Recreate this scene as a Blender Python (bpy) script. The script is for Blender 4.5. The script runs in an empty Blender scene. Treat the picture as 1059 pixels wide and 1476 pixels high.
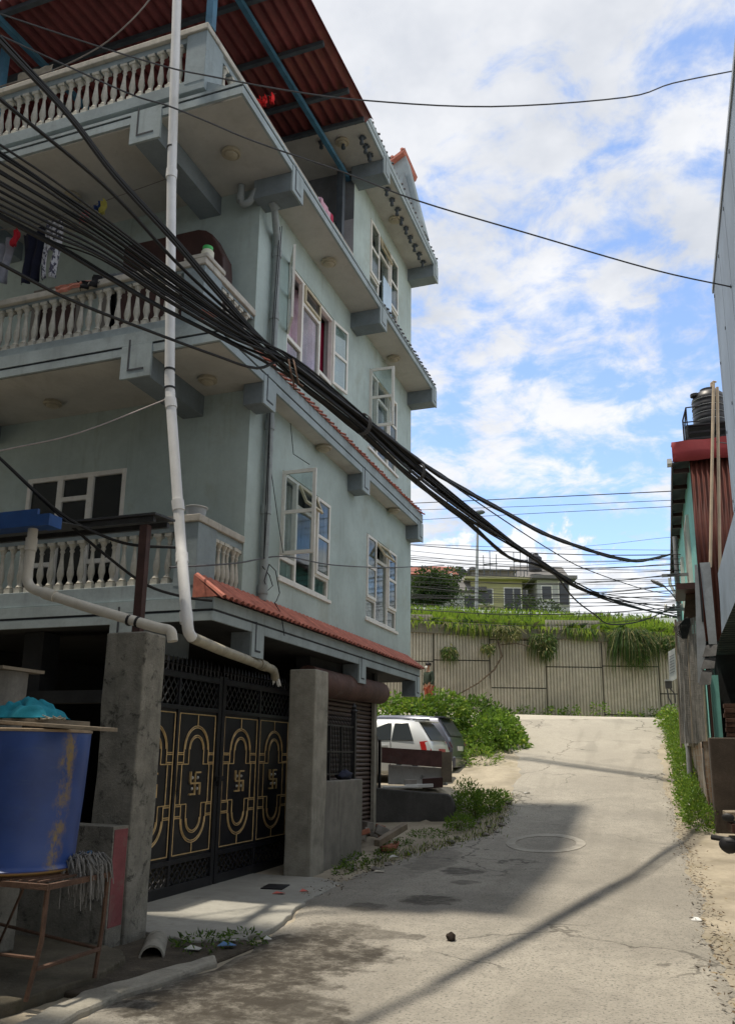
import bpy, bmesh, math, random
import numpy as np
from mathutils import Vector, Matrix
random.seed(7); rng=np.random.default_rng(7)
S=bpy.context.scene; C=S.collection; PI=math.pi; R=random.uniform
# ------------------------------------------------------------------ camera
cam=bpy.data.cameras.new('camera'); co=bpy.data.objects.new('camera',cam); C.objects.link(co); S.camera=co
ya,pi_,ro=math.radians(19.803),math.radians(12.911),math.radians(.7916)
fw=Vector((-math.sin(ya)*math.cos(pi_),math.cos(ya)*math.cos(pi_),math.sin(pi_)))
r0=Vector((math.cos(ya),math.sin(ya),0)); u0=r0.cross(fw)
rr=math.cos(ro)*r0+math.sin(ro)*u0; uu=-math.sin(ro)*r0+math.cos(ro)*u0
co.matrix_world=Matrix(((rr.x,uu.x,-fw.x,0),(rr.y,uu.y,-fw.y,0),(rr.z,uu.z,-fw.z,0),(0,0,0,1)))
cam.sensor_width=36; cam.lens=1182.23/1476*36; cam.shift_y=77.08/1476; cam.clip_start=.05; cam.clip_end=3000
# ------------------------------------------------------------------ terrain
def zr(y):
    P=[(-60,-1.75),(0,-1.62),(8,-1.6),(12,-1.53),(15,-1.37),(17.6,-1.08),(20,-.66),(22,-.22),(26,.66),(28.5,1.15),(30.5,1.42),(33,1.5),(40,1.5)]
    if y<=P[0][0]: return P[0][1]
    for a,b in zip(P,P[1:]):
        if y<=b[0]:
            t=(y-a[0])/(b[0]-a[0]); return a[1]+(b[1]-a[1])*t
    return P[-1][1]
WN=(-.3388,.9409); WT=(.9409,.3388)      # retaining wall normal (away) and tangent
def ss(a,b,t):
    t=min(1,max(0,(t-a)/(b-a))); return t*t*(3-2*t)
def h(x,y):
    s=x*WN[0]+y*WN[1]; t=x*WT[0]+y*WT[1]
    z=zr(y) if y<28 else zr(28)+(zr(y)-zr(28))*1.0
    if s>24: z=z*(1-ss(24,29.5,s))+(1.42-.022*(t-3))*ss(24,29.5,s)
    if x<-4.1 and 14<y<26: z=max(z,z+(max(z,-.66)-z)*ss(16.1,16.25,y)*ss(-3.9,-4.4,x)) if True else z
    if s>30.25:
        top=4.35-.03*(t-5)
        z=top+ (s-30.3)*.27 if s<37 else top+1.8+(s-37)*.17
        if s>80: z=top+9.1+(s-80)*.02
    return z
# ------------------------------------------------------------------ mesh builder
class MB:
    def __init__(s): s.v=[]; s.f=[]; s.m=[]
    def add(s,vs,fs,m=0):
        n=len(s.v); s.v+= [tuple(a) for a in vs]; s.f+=[tuple(i+n for i in f) for f in fs]; s.m+=[m]*len(fs); return s
    def box(s,x0,x1,y0,y1,z0,z1,m=0):
        v=[(x,y,z) for z in (z0,z1) for y in (y0,y1) for x in (x0,x1)]
        return s.add(v,[(0,2,3,1),(4,5,7,6),(0,1,5,4),(2,6,7,3),(0,4,6,2),(1,3,7,5)],m)
    def quad(s,a,b,c,d,m=0): return s.add([a,b,c,d],[(0,1,2,3)],m)
    def obox(s,c,ax,ay,az,m=0):      # oriented box, half vectors
        c,ax,ay,az=map(Vector,(c,ax,ay,az))
        v=[c+i*ax+j*ay+k*az for k in(-1,1) for j in(-1,1) for i in(-1,1)]
        return s.add(v,[(0,2,3,1),(4,5,7,6),(0,1,5,4),(2,6,7,3),(0,4,6,2),(1,3,7,5)],m)
    def prism(s,poly,fn,a,b,m=0):    # poly 2-D -> fn(u,v,w) for w in a,b
        n=len(poly); v=[fn(p[0],p[1],a) for p in poly]+[fn(p[0],p[1],b) for p in poly]
        f=[tuple(range(n)),tuple(range(2*n-1,n-1,-1))]+[(i,i+n,(i+1)%n+n,(i+1)%n) for i in range(n)]
        return s.add(v,f,m)
    def tube(s,pts,rad,n=8,m=0,cap=True):
        pts=[Vector(p) for p in pts]; k=len(pts); rad=rad if hasattr(rad,'__len__') else [rad]*k
        base=len(s.v); up=None
        for i,p in enumerate(pts):
            t=(pts[min(i+1,k-1)]-pts[max(i-1,0)]).normalized()
            if up is None: up=Vector((0,0,1)) if abs(t.z)<.9 else Vector((1,0,0))
            a=(up-t*up.dot(t)).normalized(); b=t.cross(a); up=a
            for j in range(n):
                q=2*PI*j/n; s.v.append(tuple(p+(a*math.cos(q)+b*math.sin(q))*rad[i]))
        for i in range(k-1):
            for j in range(n):
                s.f.append((base+i*n+j,base+i*n+(j+1)%n,base+(i+1)*n+(j+1)%n,base+(i+1)*n+j)); s.m.append(m)
        if cap:
            s.f.append(tuple(base+j for j in range(n))[::-1]); s.m.append(m)
            s.f.append(tuple(base+(k-1)*n+j for j in range(n))); s.m.append(m)
        return s
    def lathe(s,prof,c,n=12,m=0):    # prof [(r,z)]
        b=len(s.v); k=len(prof)
        for r,z in prof:
            for j in range(n): q=2*PI*j/n; s.v.append((c[0]+max(r,.0005)*math.cos(q),c[1]+max(r,.0005)*math.sin(q),c[2]+z))
        for i in range(k-1):
            for j in range(n): s.f.append((b+i*n+j,b+i*n+(j+1)%n,b+(i+1)*n+(j+1)%n,b+(i+1)*n+j)); s.m.append(m)
        s.f.append(tuple(b+j for j in range(n))[::-1]); s.m.append(m); s.f.append(tuple(b+(k-1)*n+j for j in range(n))); s.m.append(m)
        return s
    def build(s,name,mats,parent=None,smooth=False,bev=0,local=False):
        me=bpy.data.meshes.new(name)
        L=WL.get(parent.name,Vector()) if parent and not local else Vector()
        me.from_pydata([(a[0]-L.x,a[1]-L.y,a[2]-L.z) for a in s.v],[],s.f)
        mats=mats if isinstance(mats,(list,tuple)) else [mats]
        for mm in mats: me.materials.append(mm)
        me.polygons.foreach_set('material_index',s.m)
        if smooth:
            me.polygons.foreach_set('use_smooth',[True]*len(s.f)); me.set_sharp_from_angle(angle=math.radians(42))
        me.update()
        o=bpy.data.objects.new(name,me); C.objects.link(o)
        if parent: o.parent=parent; WL[o.name]=WL.get(parent.name,Vector()).copy()
        else: WL[o.name]=Vector()
        if bev:
            b=o.modifiers.new('bevel','BEVEL'); b.width=bev; b.segments=2; b.limit_method='ANGLE'
        return o
WL={}
def tag(o,label=None,cat=None,group=None,kind=None):
    for k,v in (('label',label),('category',cat),('group',group),('kind',kind)):
        if v: o[k]=v
    return o
def thing(name,label,cat,loc=(0,0,0),group=None,rz=0):
    o=bpy.data.objects.new(name,None); C.objects.link(o); o.location=loc; o.rotation_euler=(0,0,rz); o.empty_display_size=.2
    WL[o.name]=Vector(loc); return tag(o,label,cat,group)
def struct(o): o['kind']='structure'; return o
def copy_part(o,parent,loc=None,rot=None):
    c=o.copy(); C.objects.link(c); c.parent=parent
    if loc is not None: c.location=loc
    if rot is not None: c.rotation_euler=rot
    return c
def copy_tree(o,parent=None,**kw):
    c=o.copy(); C.objects.link(c); c.parent=parent
    for ch in list(o.children): copy_tree(ch,c)
    return c
# ------------------------------------------------------------------ materials
def nt(name):
    m=bpy.data.materials.new(name); m.use_nodes=True; t=m.node_tree; t.nodes.clear()
    o=t.nodes.new('ShaderNodeOutputMaterial'); b=t.nodes.new('ShaderNodeBsdfPrincipled'); t.links.new(b.outputs[0],o.inputs[0])
    return m,t,b,o
def N(t,k,**p):
    n=t.nodes.new('ShaderNode'+k)
    for a,v in p.items(): setattr(n,a,v)
    return n
def noise(t,vec,scale,detail=5,rough=.6,dist=0):
    n=N(t,'TexNoise'); n.inputs['Scale'].default_value=scale; n.inputs['Detail'].default_value=detail; n.inputs['Roughness'].default_value=rough; n.inputs['Distortion'].default_value=dist
    t.links.new(vec,n.inputs['Vector']); return n.outputs['Fac']
def rmap(t,val,a,b,c=0,d=1):
    n=N(t,'MapRange'); n.interpolation_type='SMOOTHSTEP'
    for i,x in zip((1,2,3,4),(a,b,c,d)): n.inputs[i].default_value=x
    t.links.new(val,n.inputs[0]); return n.outputs[0]
def mixc(t,fac,a,b,mode='MIX'):
    n=N(t,'Mix'); n.data_type='RGBA'; n.blend_type=mode
    for inp,x in ((n.inputs['Factor'],fac),(n.inputs[6],a),(n.inputs[7],b)):
        if isinstance(x,(int,float)): inp.default_value=x
        elif isinstance(x,tuple): inp.default_value=x+(1,) if len(x)==3 else x
        else: t.links.new(x,inp)
    return n.outputs[2]
def mth(t,op,a,b=0):
    n=N(t,'Math',operation=op)
    for i,x in ((0,a),(1,b)):
        if isinstance(x,(int,float)): n.inputs[i].default_value=x
        else: t.links.new(x,n.inputs[i])
    return n.outputs[0]
def mapv(t,vec,sc):
    n=N(t,'Mapping'); n.inputs['Scale'].default_value=sc; t.links.new(vec,n.inputs['Vector']); return n.outputs[0]
def M(name,col,rough=.8,var=.18,scale=3,bump=.15,bscale=40,metal=0,streak=0,streakcol=(.05,.05,.045),spot=0,spotcol=(.04,.04,.035),spotscale=2.5,spec=.4,isl=0,sstr=(4,4,.35)):
    m,t,b,o=nt(name); tc=N(t,'TexCoord').outputs['Object']
    lo=tuple(c*(1-var) for c in col); hi=tuple(min(1,c*(1+var)) for c in col)
    c=mixc(t,rmap(t,noise(t,tc,scale,6,.65),.3,.7),lo,hi)
    c=mixc(t,rmap(t,noise(t,tc,scale*14,3,.7),.35,.7,0,.5*min(1,var*3)),c,tuple(x*.72 for x in col))
    if streak:
        s=noise(t,mapv(t,tc,sstr),1.6,6,.7); g=noise(t,tc,.9,3)
        f=mth(t,'MULTIPLY',rmap(t,s,.5,.78),rmap(t,g,.35,.65)); c=mixc(t,mth(t,'MULTIPLY',f,streak),c,streakcol)
    if spot:
        c=mixc(t,rmap(t,noise(t,tc,spotscale,8,.72,.4),.52,.66,0,spot),c,spotcol)
    if isl:
        g=N(t,'NewGeometry').outputs['Random Per Island']; c=mixc(t,rmap(t,g,0,1,0,isl),c,tuple(x*.45 for x in col)); 
    t.links.new(c,b.inputs['Base Color']); b.inputs['Roughness'].default_value=rough; b.inputs['Metallic'].default_value=metal
    b.inputs['Specular IOR Level'].default_value=spec
    if bump:
        bp=N(t,'Bump'); bp.inputs['Strength'].default_value=bump; bp.inputs['Distance'].default_value=.02
        t.links.new(noise(t,tc,bscale,6,.7),bp.inputs['Height']); t.links.new(bp.outputs[0],b.inputs['Normal'])
    return m
def leafmat(name,col,alt,tr=.35):
    m,t,b,o=nt(name); g=N(t,'NewGeometry').outputs['Random Per Island']
    c=mixc(t,g,col,alt); b.inputs['Roughness'].default_value=.55; b.inputs['Specular IOR Level'].default_value=.3
    t.links.new(c,b.inputs['Base Color'])
    tl=N(t,'BsdfTranslucent'); t.links.new(mixc(t,.5,c,(.25,.4,.05),'MIX'),tl.inputs['Color']); mx=N(t,'MixShader'); mx.inputs[0].default_value=tr
    t.links.new(b.outputs[0],mx.inputs[1]); t.links.new(tl.outputs[0],mx.inputs[2]); t.links.new(mx.outputs[0],o.inputs[0]); return m
def glassmat(name,tint=(.6,.65,.65),refl=.25):
    m,t,b,o=nt(name); t.nodes.remove(b)
    tr=N(t,'BsdfTransparent'); tr.inputs[0].default_value=tint+(1,); gl=N(t,'BsdfGlossy'); gl.inputs['Roughness'].default_value=.04; gl.inputs[0].default_value=(.85,.88,.9,1)
    lw=N(t,'LayerWeight'); lw.inputs[0].default_value=.35; mx=N(t,'MixShader')
    t.links.new(rmap(t,lw.outputs['Facing'],0,1,refl*.5,min(1,refl*2.6)),mx.inputs[0]); t.links.new(tr.outputs[0],mx.inputs[1]); t.links.new(gl.outputs[0],mx.inputs[2]); t.links.new(mx.outputs[0],o.inputs[0]); return m
m_wall=M('wall_paint',(.455,.54,.515),.85,.12,1.0,.14,30,streak=.62,streakcol=(.21,.235,.20),sstr=(5,5,.28),spot=.38,spotcol=(.33,.345,.27),spotscale=.9)
m_soffit=M('soffit_paint',(.52,.505,.465),.9,.10,1.5,.1,30,spot=.3,spotcol=(.34,.32,.27),spotscale=1.4)
m_fascia=M('fascia_paint',(.34,.40,.415),.8,.14,2,.12,35,streak=.55,streakcol=(.12,.13,.12),spot=.3,spotcol=(.18,.2,.19))
m_line=M('fascia_line_paint',(.05,.055,.065),.8,.2,4,.05)
m_bracket=M('bracket_paint',(.20,.235,.255),.85,.15,2,.1,35,streak=.4,streakcol=(.08,.085,.09))
m_para=M('parapet_paint',(.29,.345,.365),.85,.15,1.6,.12,30,streak=.6,streakcol=(.13,.14,.13),spot=.4,spotcol=(.2,.23,.23),spotscale=1.8)
m_balus=M('baluster_paint',(.56,.54,.47),.75,.14,6,.1,60,spot=.5,spotcol=(.2,.19,.15),spotscale=7)
m_cope=M('coping_paint',(.50,.47,.41),.8,.15,3,.12,50,streak=.4,spot=.4,spotcol=(.2,.19,.17),spotscale=4)
m_conc=M('bare_concrete',(.25,.24,.205),.92,.28,5,.6,45,streak=.95,streakcol=(.03,.03,.026),sstr=(9,9,.7),spot=.85,spotcol=(.035,.035,.03),spotscale=8)
m_concl=M('weathered_concrete',(.31,.295,.25),.92,.22,4,.5,45,sstr=(8,8,.5),streak=.85,streakcol=(.06,.06,.05),spot=.35,spotcol=(.09,.09,.075),spotscale=2.5)
m_dark=M('grimy_shaded_wall',(.032,.033,.034),.95,.3,2,.2,20)  # grime plus painted deep shade for the ground floor and lowest slab
m_tile_r=M('red_clay_tile',(.58,.20,.14),.75,.22,9,.2,60,isl=.45,spot=.25,spotcol=(.2,.1,.08),spotscale=6)
m_tiled=M('dirty_shaded_tile_pan',(.20,.06,.045),.9,.3,9,.2,60)  # pan dirt plus painted shade of the tile gaps and hollow rib ends
m_tile_g=M('weathered_tile',(.20,.19,.20),.9,.3,9,.3,60,isl=.5,spot=.5,spotcol=(.07,.07,.07),spotscale=6)
m_frame=M('white_window_paint',(.80,.78,.72),.6,.06,5,.05,60,spot=.25,spotcol=(.45,.41,.33),spotscale=9)
m_hop=M('cream_window_paint',(.55,.48,.33),.6,.12,5,.05,60,spot=.3,spotcol=(.3,.25,.17),spotscale=8)
m_glass=glassmat('window_glass',(.78,.81,.80),.065); m_glassc=glassmat('clear_glass',(.86,.9,.9),.12)
m_cur_l=M('lilac_curtain',(.85,.62,.74),.9,.22,3,0); m_cur_r=M('crimson_curtain',(.42,.02,.07),.9,.2,3,0); m_cur_w=M('pale_curtain',(.62,.64,.62),.9,.2,3,0)
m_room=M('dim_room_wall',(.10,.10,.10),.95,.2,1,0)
m_pvc=M('white_plastic_pipe',(.78,.78,.77),.45,.07,3,.03,40,streak=.5,streakcol=(.33,.31,.27),spec=.5)
m_pvcg=M('grey_drain_pipe',(.30,.33,.33),.55,.15,4,.05,40,spot=.4,spotcol=(.14,.14,.13))
m_pvcd=M('grimy_beige_pipe',(.36,.33,.25),.6,.25,4,.1,40,spot=.5,spotcol=(.12,.11,.08))
m_sheet=M('red_roof_sheet',(.20,.045,.045),.6,.25,2,.1,30,spot=.35,spotcol=(.10,.03,.03),spotscale=2)
m_steelb=M('blue_steel',(.06,.17,.27),.5,.2,4,.05,spot=.4,spotcol=(.05,.08,.1)); m_steeld=M('dark_steel',(.07,.085,.10),.55,.25,4,.08)
m_black=M('black_gate_paint',(.012,.013,.017),.42,.3,5,.06,50,spec=.5,spot=.3,spotcol=(.035,.032,.028),spotscale=5); m_gold=M('gold_trim_paint',(.66,.47,.23),.42,.25,10,.05,metal=.35)
m_studs=M('silver_stud',(.6,.6,.58),.3,.1,5,0,metal=.8)
m_rub=M('black_cable_rubber',(.012,.012,.013),.5,.2,6,.02); m_rubg=M('grey_cable_rubber',(.10,.10,.105),.6,.2,6,.02); m_pale=M('pale_wire',(.25,.22,.2),.6,.2,6,0)
m_shut=M('roller_shutter_paint',(.115,.085,.075),.6,.2,3,.1,40,streak=.5,streakcol=(.05,.035,.03)); m_rustb=M('brown_rusty_steel',(.105,.05,.045),.7,.3,4,.2,40,spot=.5,spotcol=(.14,.10,.09))
m_iron=M('black_iron',(.015,.015,.017),.55,.3,6,.05); m_rust=M('rusty_iron',(.13,.075,.05),.8,.35,8,.3,60,spot=.5,spotcol=(.05,.03,.025),spotscale=9)
m_blueg=M('blue_gutter_paint',(.015,.075,.26),.5,.15,4,.05,spot=.2,spotcol=(.05,.08,.15))
m_tin=M('dark_old_tin',(.05,.052,.055),.6,.3,3,.1,30)
m_wood=M('grey_wood',(.24,.20,.15),.85,.25,3,.3,40,sstr=(1,8,8),streak=.6,streakcol=(.1,.08,.06)); m_woodd=M('dark_brown_wood',(.055,.022,.018),.5,.25,3,.05)
m_teal=M('turquoise_cloth',(.015,.24,.33),.9,.2,6,.2,40); m_red=M('red_plaster',(.24,.075,.08),.85,.2,4,.2,40,spot=.4,spotcol=(.2,.15,.13),spotscale=5)
m_mop=M('grey_mop_yarn',(.30,.29,.27),.95,.3,20,.1,isl=.5)
m_brick=M('broken_brick',(.33,.13,.08),.9,.25,8,.4,50,spot=.4,spotcol=(.25,.2,.16),spotscale=8); m_stone=M('rubble_stone',(.30,.28,.25),.95,.25,6,.4,40,isl=.4)
m_turq=M('turquoise_wall_paint',(.20,.50,.45),.8,.12,2,.1,30,streak=.35,streakcol=(.12,.27,.24))
m_brownsh=M('brown_corrugated_sheet',(.10,.026,.017),.6,.25,2,.08,30,streak=.6,streakcol=(.07,.018,.012),sstr=(3,3,.3)); m_redfl=M('dull_red_flashing',(.33,.045,.05),.6,.15,2,.1,12)
m_bluesh=M('pale_blue_metal_panel',(.29,.36,.44),.5,.15,1.2,.05,6,streak=.6,streakcol=(.15,.18,.21)); m_galv=M('galvanised_sheet',(.42,.45,.47),.4,.18,4,.05,metal=.35,spot=.3,spotcol=(.25,.26,.27)); m_soffd=M('dark_green_sheet',(.05,.075,.072),.6,.25,2,.05)
m_tank=M('black_tank_plastic',(.014,.014,.016),.42,.2,3,.02,spec=.5); m_white=M('white_paint',(.75,.75,.72),.6,.08,4,.03)
m_pole=M('cream_pole_paint',(.60,.48,.34),.6,.12,4,.03); m_steel=M('grey_steel_pole',(.30,.31,.32),.5,.15,4,.03,metal=.3)
m_net=M('wire_netting_steel',(.25,.235,.21),.6,.25,8,0,metal=.3)
EXPO=1.12
CABLES=[
('b',0.0075,[(-3.45,1.75,3.157),(-3.20,2.92,3.190),(-3.13,3.25,3.199),(-3.06,3.62,3.192),(-2.93,4.21,3.147),(-2.80,4.84,3.101),(-2.65,5.55,3.084),(-2.44,6.54,2.993),(-2.22,7.58,2.844),(-1.88,9.16,2.703),(-1.52,10.86,2.579),(-1.19,12.45,2.574),(-0.75,14.50,2.719),(0.47,20.28,3.591)]),
('b',0.0089,[(-3.48,1.78,3.137),(-3.23,2.96,3.179),(-3.17,3.29,3.191),(-3.09,3.66,3.197),(-2.96,4.25,3.161),(-2.83,4.89,3.119),(-2.67,5.61,2.985),(-2.46,6.61,2.902),(-2.24,7.66,2.730),(-1.90,9.25,2.631),(-1.45,11.37,2.631),(-1.02,13.43,2.557),(-0.24,17.11,2.864),(0.45,20.39,3.329)]),
('b',0.0080,[(-3.47,1.78,3.095),(-3.22,2.95,3.151),(-3.16,3.28,3.167),(-3.08,3.65,3.159),(-2.95,4.24,3.130),(-2.82,4.87,3.096),(-2.67,5.59,3.078),(-2.46,6.59,2.988),(-2.23,7.64,2.834),(-1.90,9.23,2.701),(-1.51,11.07,2.606),(-1.09,13.04,2.610),(-0.57,15.49,2.711),(0.16,18.96,3.060),(0.47,20.43,3.169)]),
('b',0.0090,[(-3.45,1.76,3.028),(-3.20,2.94,3.093),(-3.13,3.26,3.112),(-3.06,3.63,3.112),(-2.93,4.21,3.088),(-2.80,4.84,3.064),(-2.65,5.56,2.992),(-2.44,6.55,2.908),(-2.22,7.59,2.743),(-1.89,9.17,2.633),(-1.44,11.27,2.607),(-1.01,13.31,2.533),(-0.24,16.96,2.837),(0.45,20.20,3.298)]),
('b',0.0090,[(-3.50,1.81,3.016),(-3.25,2.98,3.089),(-3.18,3.31,3.110),(-3.10,3.68,3.141),(-2.97,4.27,3.110),(-2.84,4.91,3.094),(-2.69,5.64,3.036),(-2.47,6.64,2.951),(-2.25,7.69,2.784),(-1.91,9.29,2.672),(-1.46,11.42,2.644),(-1.02,13.49,2.569),(-0.24,17.19,2.877),(0.45,20.48,3.344)]),
('b',0.0085,[(-3.47,1.79,2.962),(-3.22,2.96,3.050),(-3.15,3.29,3.075),(-3.08,3.66,3.090),(-2.95,4.25,3.065),(-2.82,4.88,3.058),(-2.67,5.60,2.966),(-2.46,6.59,2.885),(-2.23,7.64,2.711),(-1.90,9.23,2.616),(-1.47,11.23,2.571),(-1.19,12.59,2.517),(-0.70,14.90,2.702),(0.46,20.37,3.442)]),
('b',0.0069,[(-3.44,1.78,2.888),(-3.20,2.95,2.985),(-3.13,3.27,3.012),(-3.05,3.64,3.040),(-2.93,4.21,3.024),(-2.80,4.84,3.022),(-2.65,5.55,2.999),(-2.44,6.54,2.914),(-2.22,7.58,2.751),(-1.88,9.16,2.638),(-1.46,11.14,2.581),(-1.04,13.15,2.562),(-0.54,15.49,2.787),(0.44,20.15,3.226)]),
('b',0.0095,[(-3.45,1.79,2.861),(-3.20,2.96,2.971),(-3.14,3.28,3.002),(-3.06,3.65,3.023),(-2.94,4.23,3.012),(-2.80,4.85,3.016),(-2.65,5.56,3.122),(-2.44,6.55,3.028),(-2.22,7.60,2.884),(-1.89,9.18,2.732),(-1.47,11.17,2.588),(-1.04,13.18,2.568),(-0.54,15.53,2.794),(0.44,20.20,3.233)]),
('b',0.0091,[(-3.50,1.84,2.855),(-3.25,3.00,2.975),(-3.18,3.33,3.009),(-3.10,3.70,3.055),(-2.98,4.29,3.033),(-2.84,4.92,3.046),(-2.69,5.64,3.109),(-2.48,6.65,3.018),(-2.25,7.71,2.862),(-1.91,9.31,2.727),(-1.49,11.33,2.625),(-1.06,13.37,2.605),(-0.55,15.75,2.834),(0.45,20.49,3.280)]),
('b',0.0091,[(-3.45,1.80,2.771),(-3.21,2.97,2.901),(-3.14,3.29,2.937),(-3.06,3.66,2.980),(-2.94,4.24,2.974),(-2.81,4.86,2.995),(-2.66,5.57,3.080),(-2.45,6.56,2.989),(-2.23,7.61,2.837),(-1.89,9.20,2.701),(-1.47,11.19,2.592),(-1.04,13.21,2.572),(-0.55,15.55,2.799),(0.45,20.23,3.238)]),
('b',0.0073,[(-3.45,1.81,2.724),(-3.21,2.97,2.863),(-3.14,3.30,2.902),(-3.06,3.66,2.952),(-2.94,4.24,2.960),(-2.81,4.86,2.982),(-2.66,5.58,3.017),(-2.45,6.57,2.931),(-2.23,7.61,2.768),(-1.89,9.19,2.653),(-1.45,11.30,2.615),(-1.01,13.35,2.541),(-0.24,17.01,2.846),(0.45,20.26,3.308)]),
('b',0.0094,[(-3.45,1.81,2.673),(-3.20,2.97,2.823),(-3.13,3.29,2.864),(-3.05,3.66,2.930),(-2.93,4.23,2.928),(-2.80,4.85,2.962),(-2.65,5.56,3.066),(-2.44,6.55,2.976),(-2.22,7.59,2.823),(-1.89,9.18,2.689),(-1.44,11.28,2.609),(-1.01,13.32,2.535),(-0.24,16.97,2.840),(0.45,20.22,3.301)]),
('b',0.0060,[(-3.49,1.86,2.671),(-3.25,3.02,2.832),(-3.18,3.35,2.876),(-3.10,3.71,2.957),(-2.98,4.30,2.962),(-2.84,4.93,2.995),(-2.69,5.65,3.133),(-2.48,6.65,3.040),(-2.26,7.71,2.888),(-1.92,9.32,2.746),(-1.49,11.34,2.626),(-1.06,13.38,2.607),(-0.55,15.76,2.836),(0.45,20.51,3.282)]),
('b',0.0115,[(-3.50,1.85,2.753),(-3.25,3.02,2.842),(-3.16,3.42,2.873),(-3.10,3.72,2.881),(-3.00,4.21,2.896),(-2.84,4.93,2.967),(-2.69,5.65,3.058),(-2.48,6.65,2.971),(-2.26,7.71,2.806),(-1.92,9.32,2.689),(-1.49,11.34,2.596),(-1.20,12.71,2.542),(-0.70,15.05,2.729),(0.46,20.57,3.475)]),
('b',0.0115,[(-3.48,1.84,2.715),(-3.23,3.01,2.813),(-3.15,3.41,2.847),(-3.09,3.71,2.854),(-2.98,4.19,2.868),(-2.83,4.91,2.937),(-2.68,5.63,2.968),(-2.47,6.62,2.887),(-2.25,7.68,2.710),(-1.91,9.27,2.619),(-1.52,11.12,2.620),(-1.10,13.11,2.624),(-0.57,15.57,2.726),(0.16,19.06,3.077),(0.48,20.54,3.186)]),
('b',0.0116,[(-3.52,1.75,4.163),(-3.27,2.89,3.884),(-3.18,3.36,3.770),(-3.10,3.73,3.607),(-2.99,4.25,3.464),(-2.90,4.69,3.322),(-2.78,5.24,3.148),(-2.69,5.64,3.149),(-2.48,6.65,3.055),(-2.26,7.71,2.906),(-1.92,9.32,2.758),(-1.52,11.18,2.631),(-1.10,13.17,2.636),(-0.58,15.64,2.738),(0.16,19.14,3.090),(0.48,20.63,3.201)]),
('b',0.0116,[(-3.51,1.75,4.143),(-3.27,2.89,3.860),(-3.17,3.35,3.745),(-3.09,3.73,3.582),(-2.98,4.25,3.437),(-2.89,4.68,3.290),(-2.77,5.23,3.125),(-2.69,5.64,3.102),(-2.48,6.64,3.011),(-2.25,7.70,2.855),(-1.91,9.30,2.721),(-1.44,11.54,2.607),(-1.20,12.67,2.348),(-0.98,13.71,2.261),(-0.79,14.62,2.230),(-0.29,16.98,2.648),(0.42,20.31,3.482)]),
('b',0.0109,[(-3.49,1.73,4.120),(-3.25,2.87,3.825),(-3.15,3.33,3.706),(-3.07,3.70,3.538),(-2.96,4.22,3.388),(-2.87,4.65,3.240),(-2.75,5.20,3.092),(-2.67,5.60,3.060),(-2.46,6.59,2.971),(-2.24,7.64,2.813),(-1.90,9.24,2.687),(-1.45,11.35,2.627),(-1.02,13.41,2.552),(-0.24,17.08,2.859),(0.45,20.35,3.323)]),
('b',0.0119,[(-3.51,1.76,3.593),(-3.26,2.93,3.512),(-3.14,3.50,3.473),(-3.07,3.83,3.417),(-2.98,4.26,3.287),(-2.89,4.69,3.205),(-2.79,5.15,3.135),(-2.69,5.64,3.038),(-2.48,6.65,2.952),(-2.25,7.70,2.785),(-1.91,9.30,2.673),(-1.46,11.44,2.647),(-1.02,13.51,2.572),(-0.24,17.21,2.880),(0.46,20.50,3.348)]),
('b',0.0111,[(-3.45,1.85,2.501),(-3.21,3.02,2.537),(-3.11,3.46,2.551),(-2.98,4.09,2.649),(-2.86,4.67,2.751),(-2.76,5.12,2.847),(-2.66,5.58,3.092),(-2.45,6.58,3.001),(-2.23,7.63,2.849),(-1.90,9.22,2.711),(-1.51,11.06,2.603),(-1.09,13.03,2.608),(-0.57,15.48,2.709),(0.16,18.94,3.057),(0.47,20.41,3.167)]),
('u',0.0200,[(-2.67,5.60,3.095),(-2.43,6.75,3.023),(-2.24,7.65,2.955),(-2.04,8.56,2.948),(-1.76,9.90,3.006),(-1.47,11.29,3.069),(-1.12,12.94,3.241),(-0.66,15.08,3.523),(-0.24,17.07,3.895),(0.49,20.54,4.807)]),
('u',0.0200,[(-2.65,5.56,3.053),(-2.41,6.70,2.979),(-2.22,7.59,2.917),(-2.03,8.49,2.909),(-1.75,9.82,2.964),(-1.46,11.20,3.024),(-1.11,12.84,3.193),(-0.66,14.96,3.469),(-0.24,16.92,3.834),(0.49,20.38,4.769)]),
('l',0.0190,[(-2.69,5.65,2.980),(-2.48,6.65,2.873),(-2.25,7.71,2.737),(-1.99,8.94,2.609),(-1.75,10.10,2.457),(-1.51,11.22,2.561),(-1.06,13.37,2.593),(-0.30,16.94,2.866),(0.45,20.47,3.227)]),
('l',0.0190,[(-2.71,5.69,3.003),(-2.50,6.70,2.895),(-2.27,7.77,2.735),(-2.01,9.01,2.612),(-1.76,10.18,2.467),(-1.52,11.30,2.581),(-1.06,13.47,2.613),(-0.30,17.07,2.888),(0.45,20.63,3.252)]),
('t',0.0080,[(-2.43,6.51,2.980),(-2.12,7.94,2.891),(-1.74,9.77,2.848),(-1.36,11.54,2.835),(-1.03,13.11,2.891),(-0.21,16.98,3.261),(0.48,20.24,3.715)]),
('w1',0.0085,[(-6.51,4.28,6.978),(-5.55,4.90,6.614),(-5.06,5.22,6.427),(-4.52,5.57,6.230),(-4.22,5.76,6.174),(-3.89,5.98,6.075),(-3.49,6.24,5.945),(-2.73,6.73,5.769),(-2.08,7.16,5.592),(-1.05,7.82,5.416),(0.19,8.63,5.225),(1.04,9.18,5.163),(1.50,9.48,5.116)]),
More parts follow.
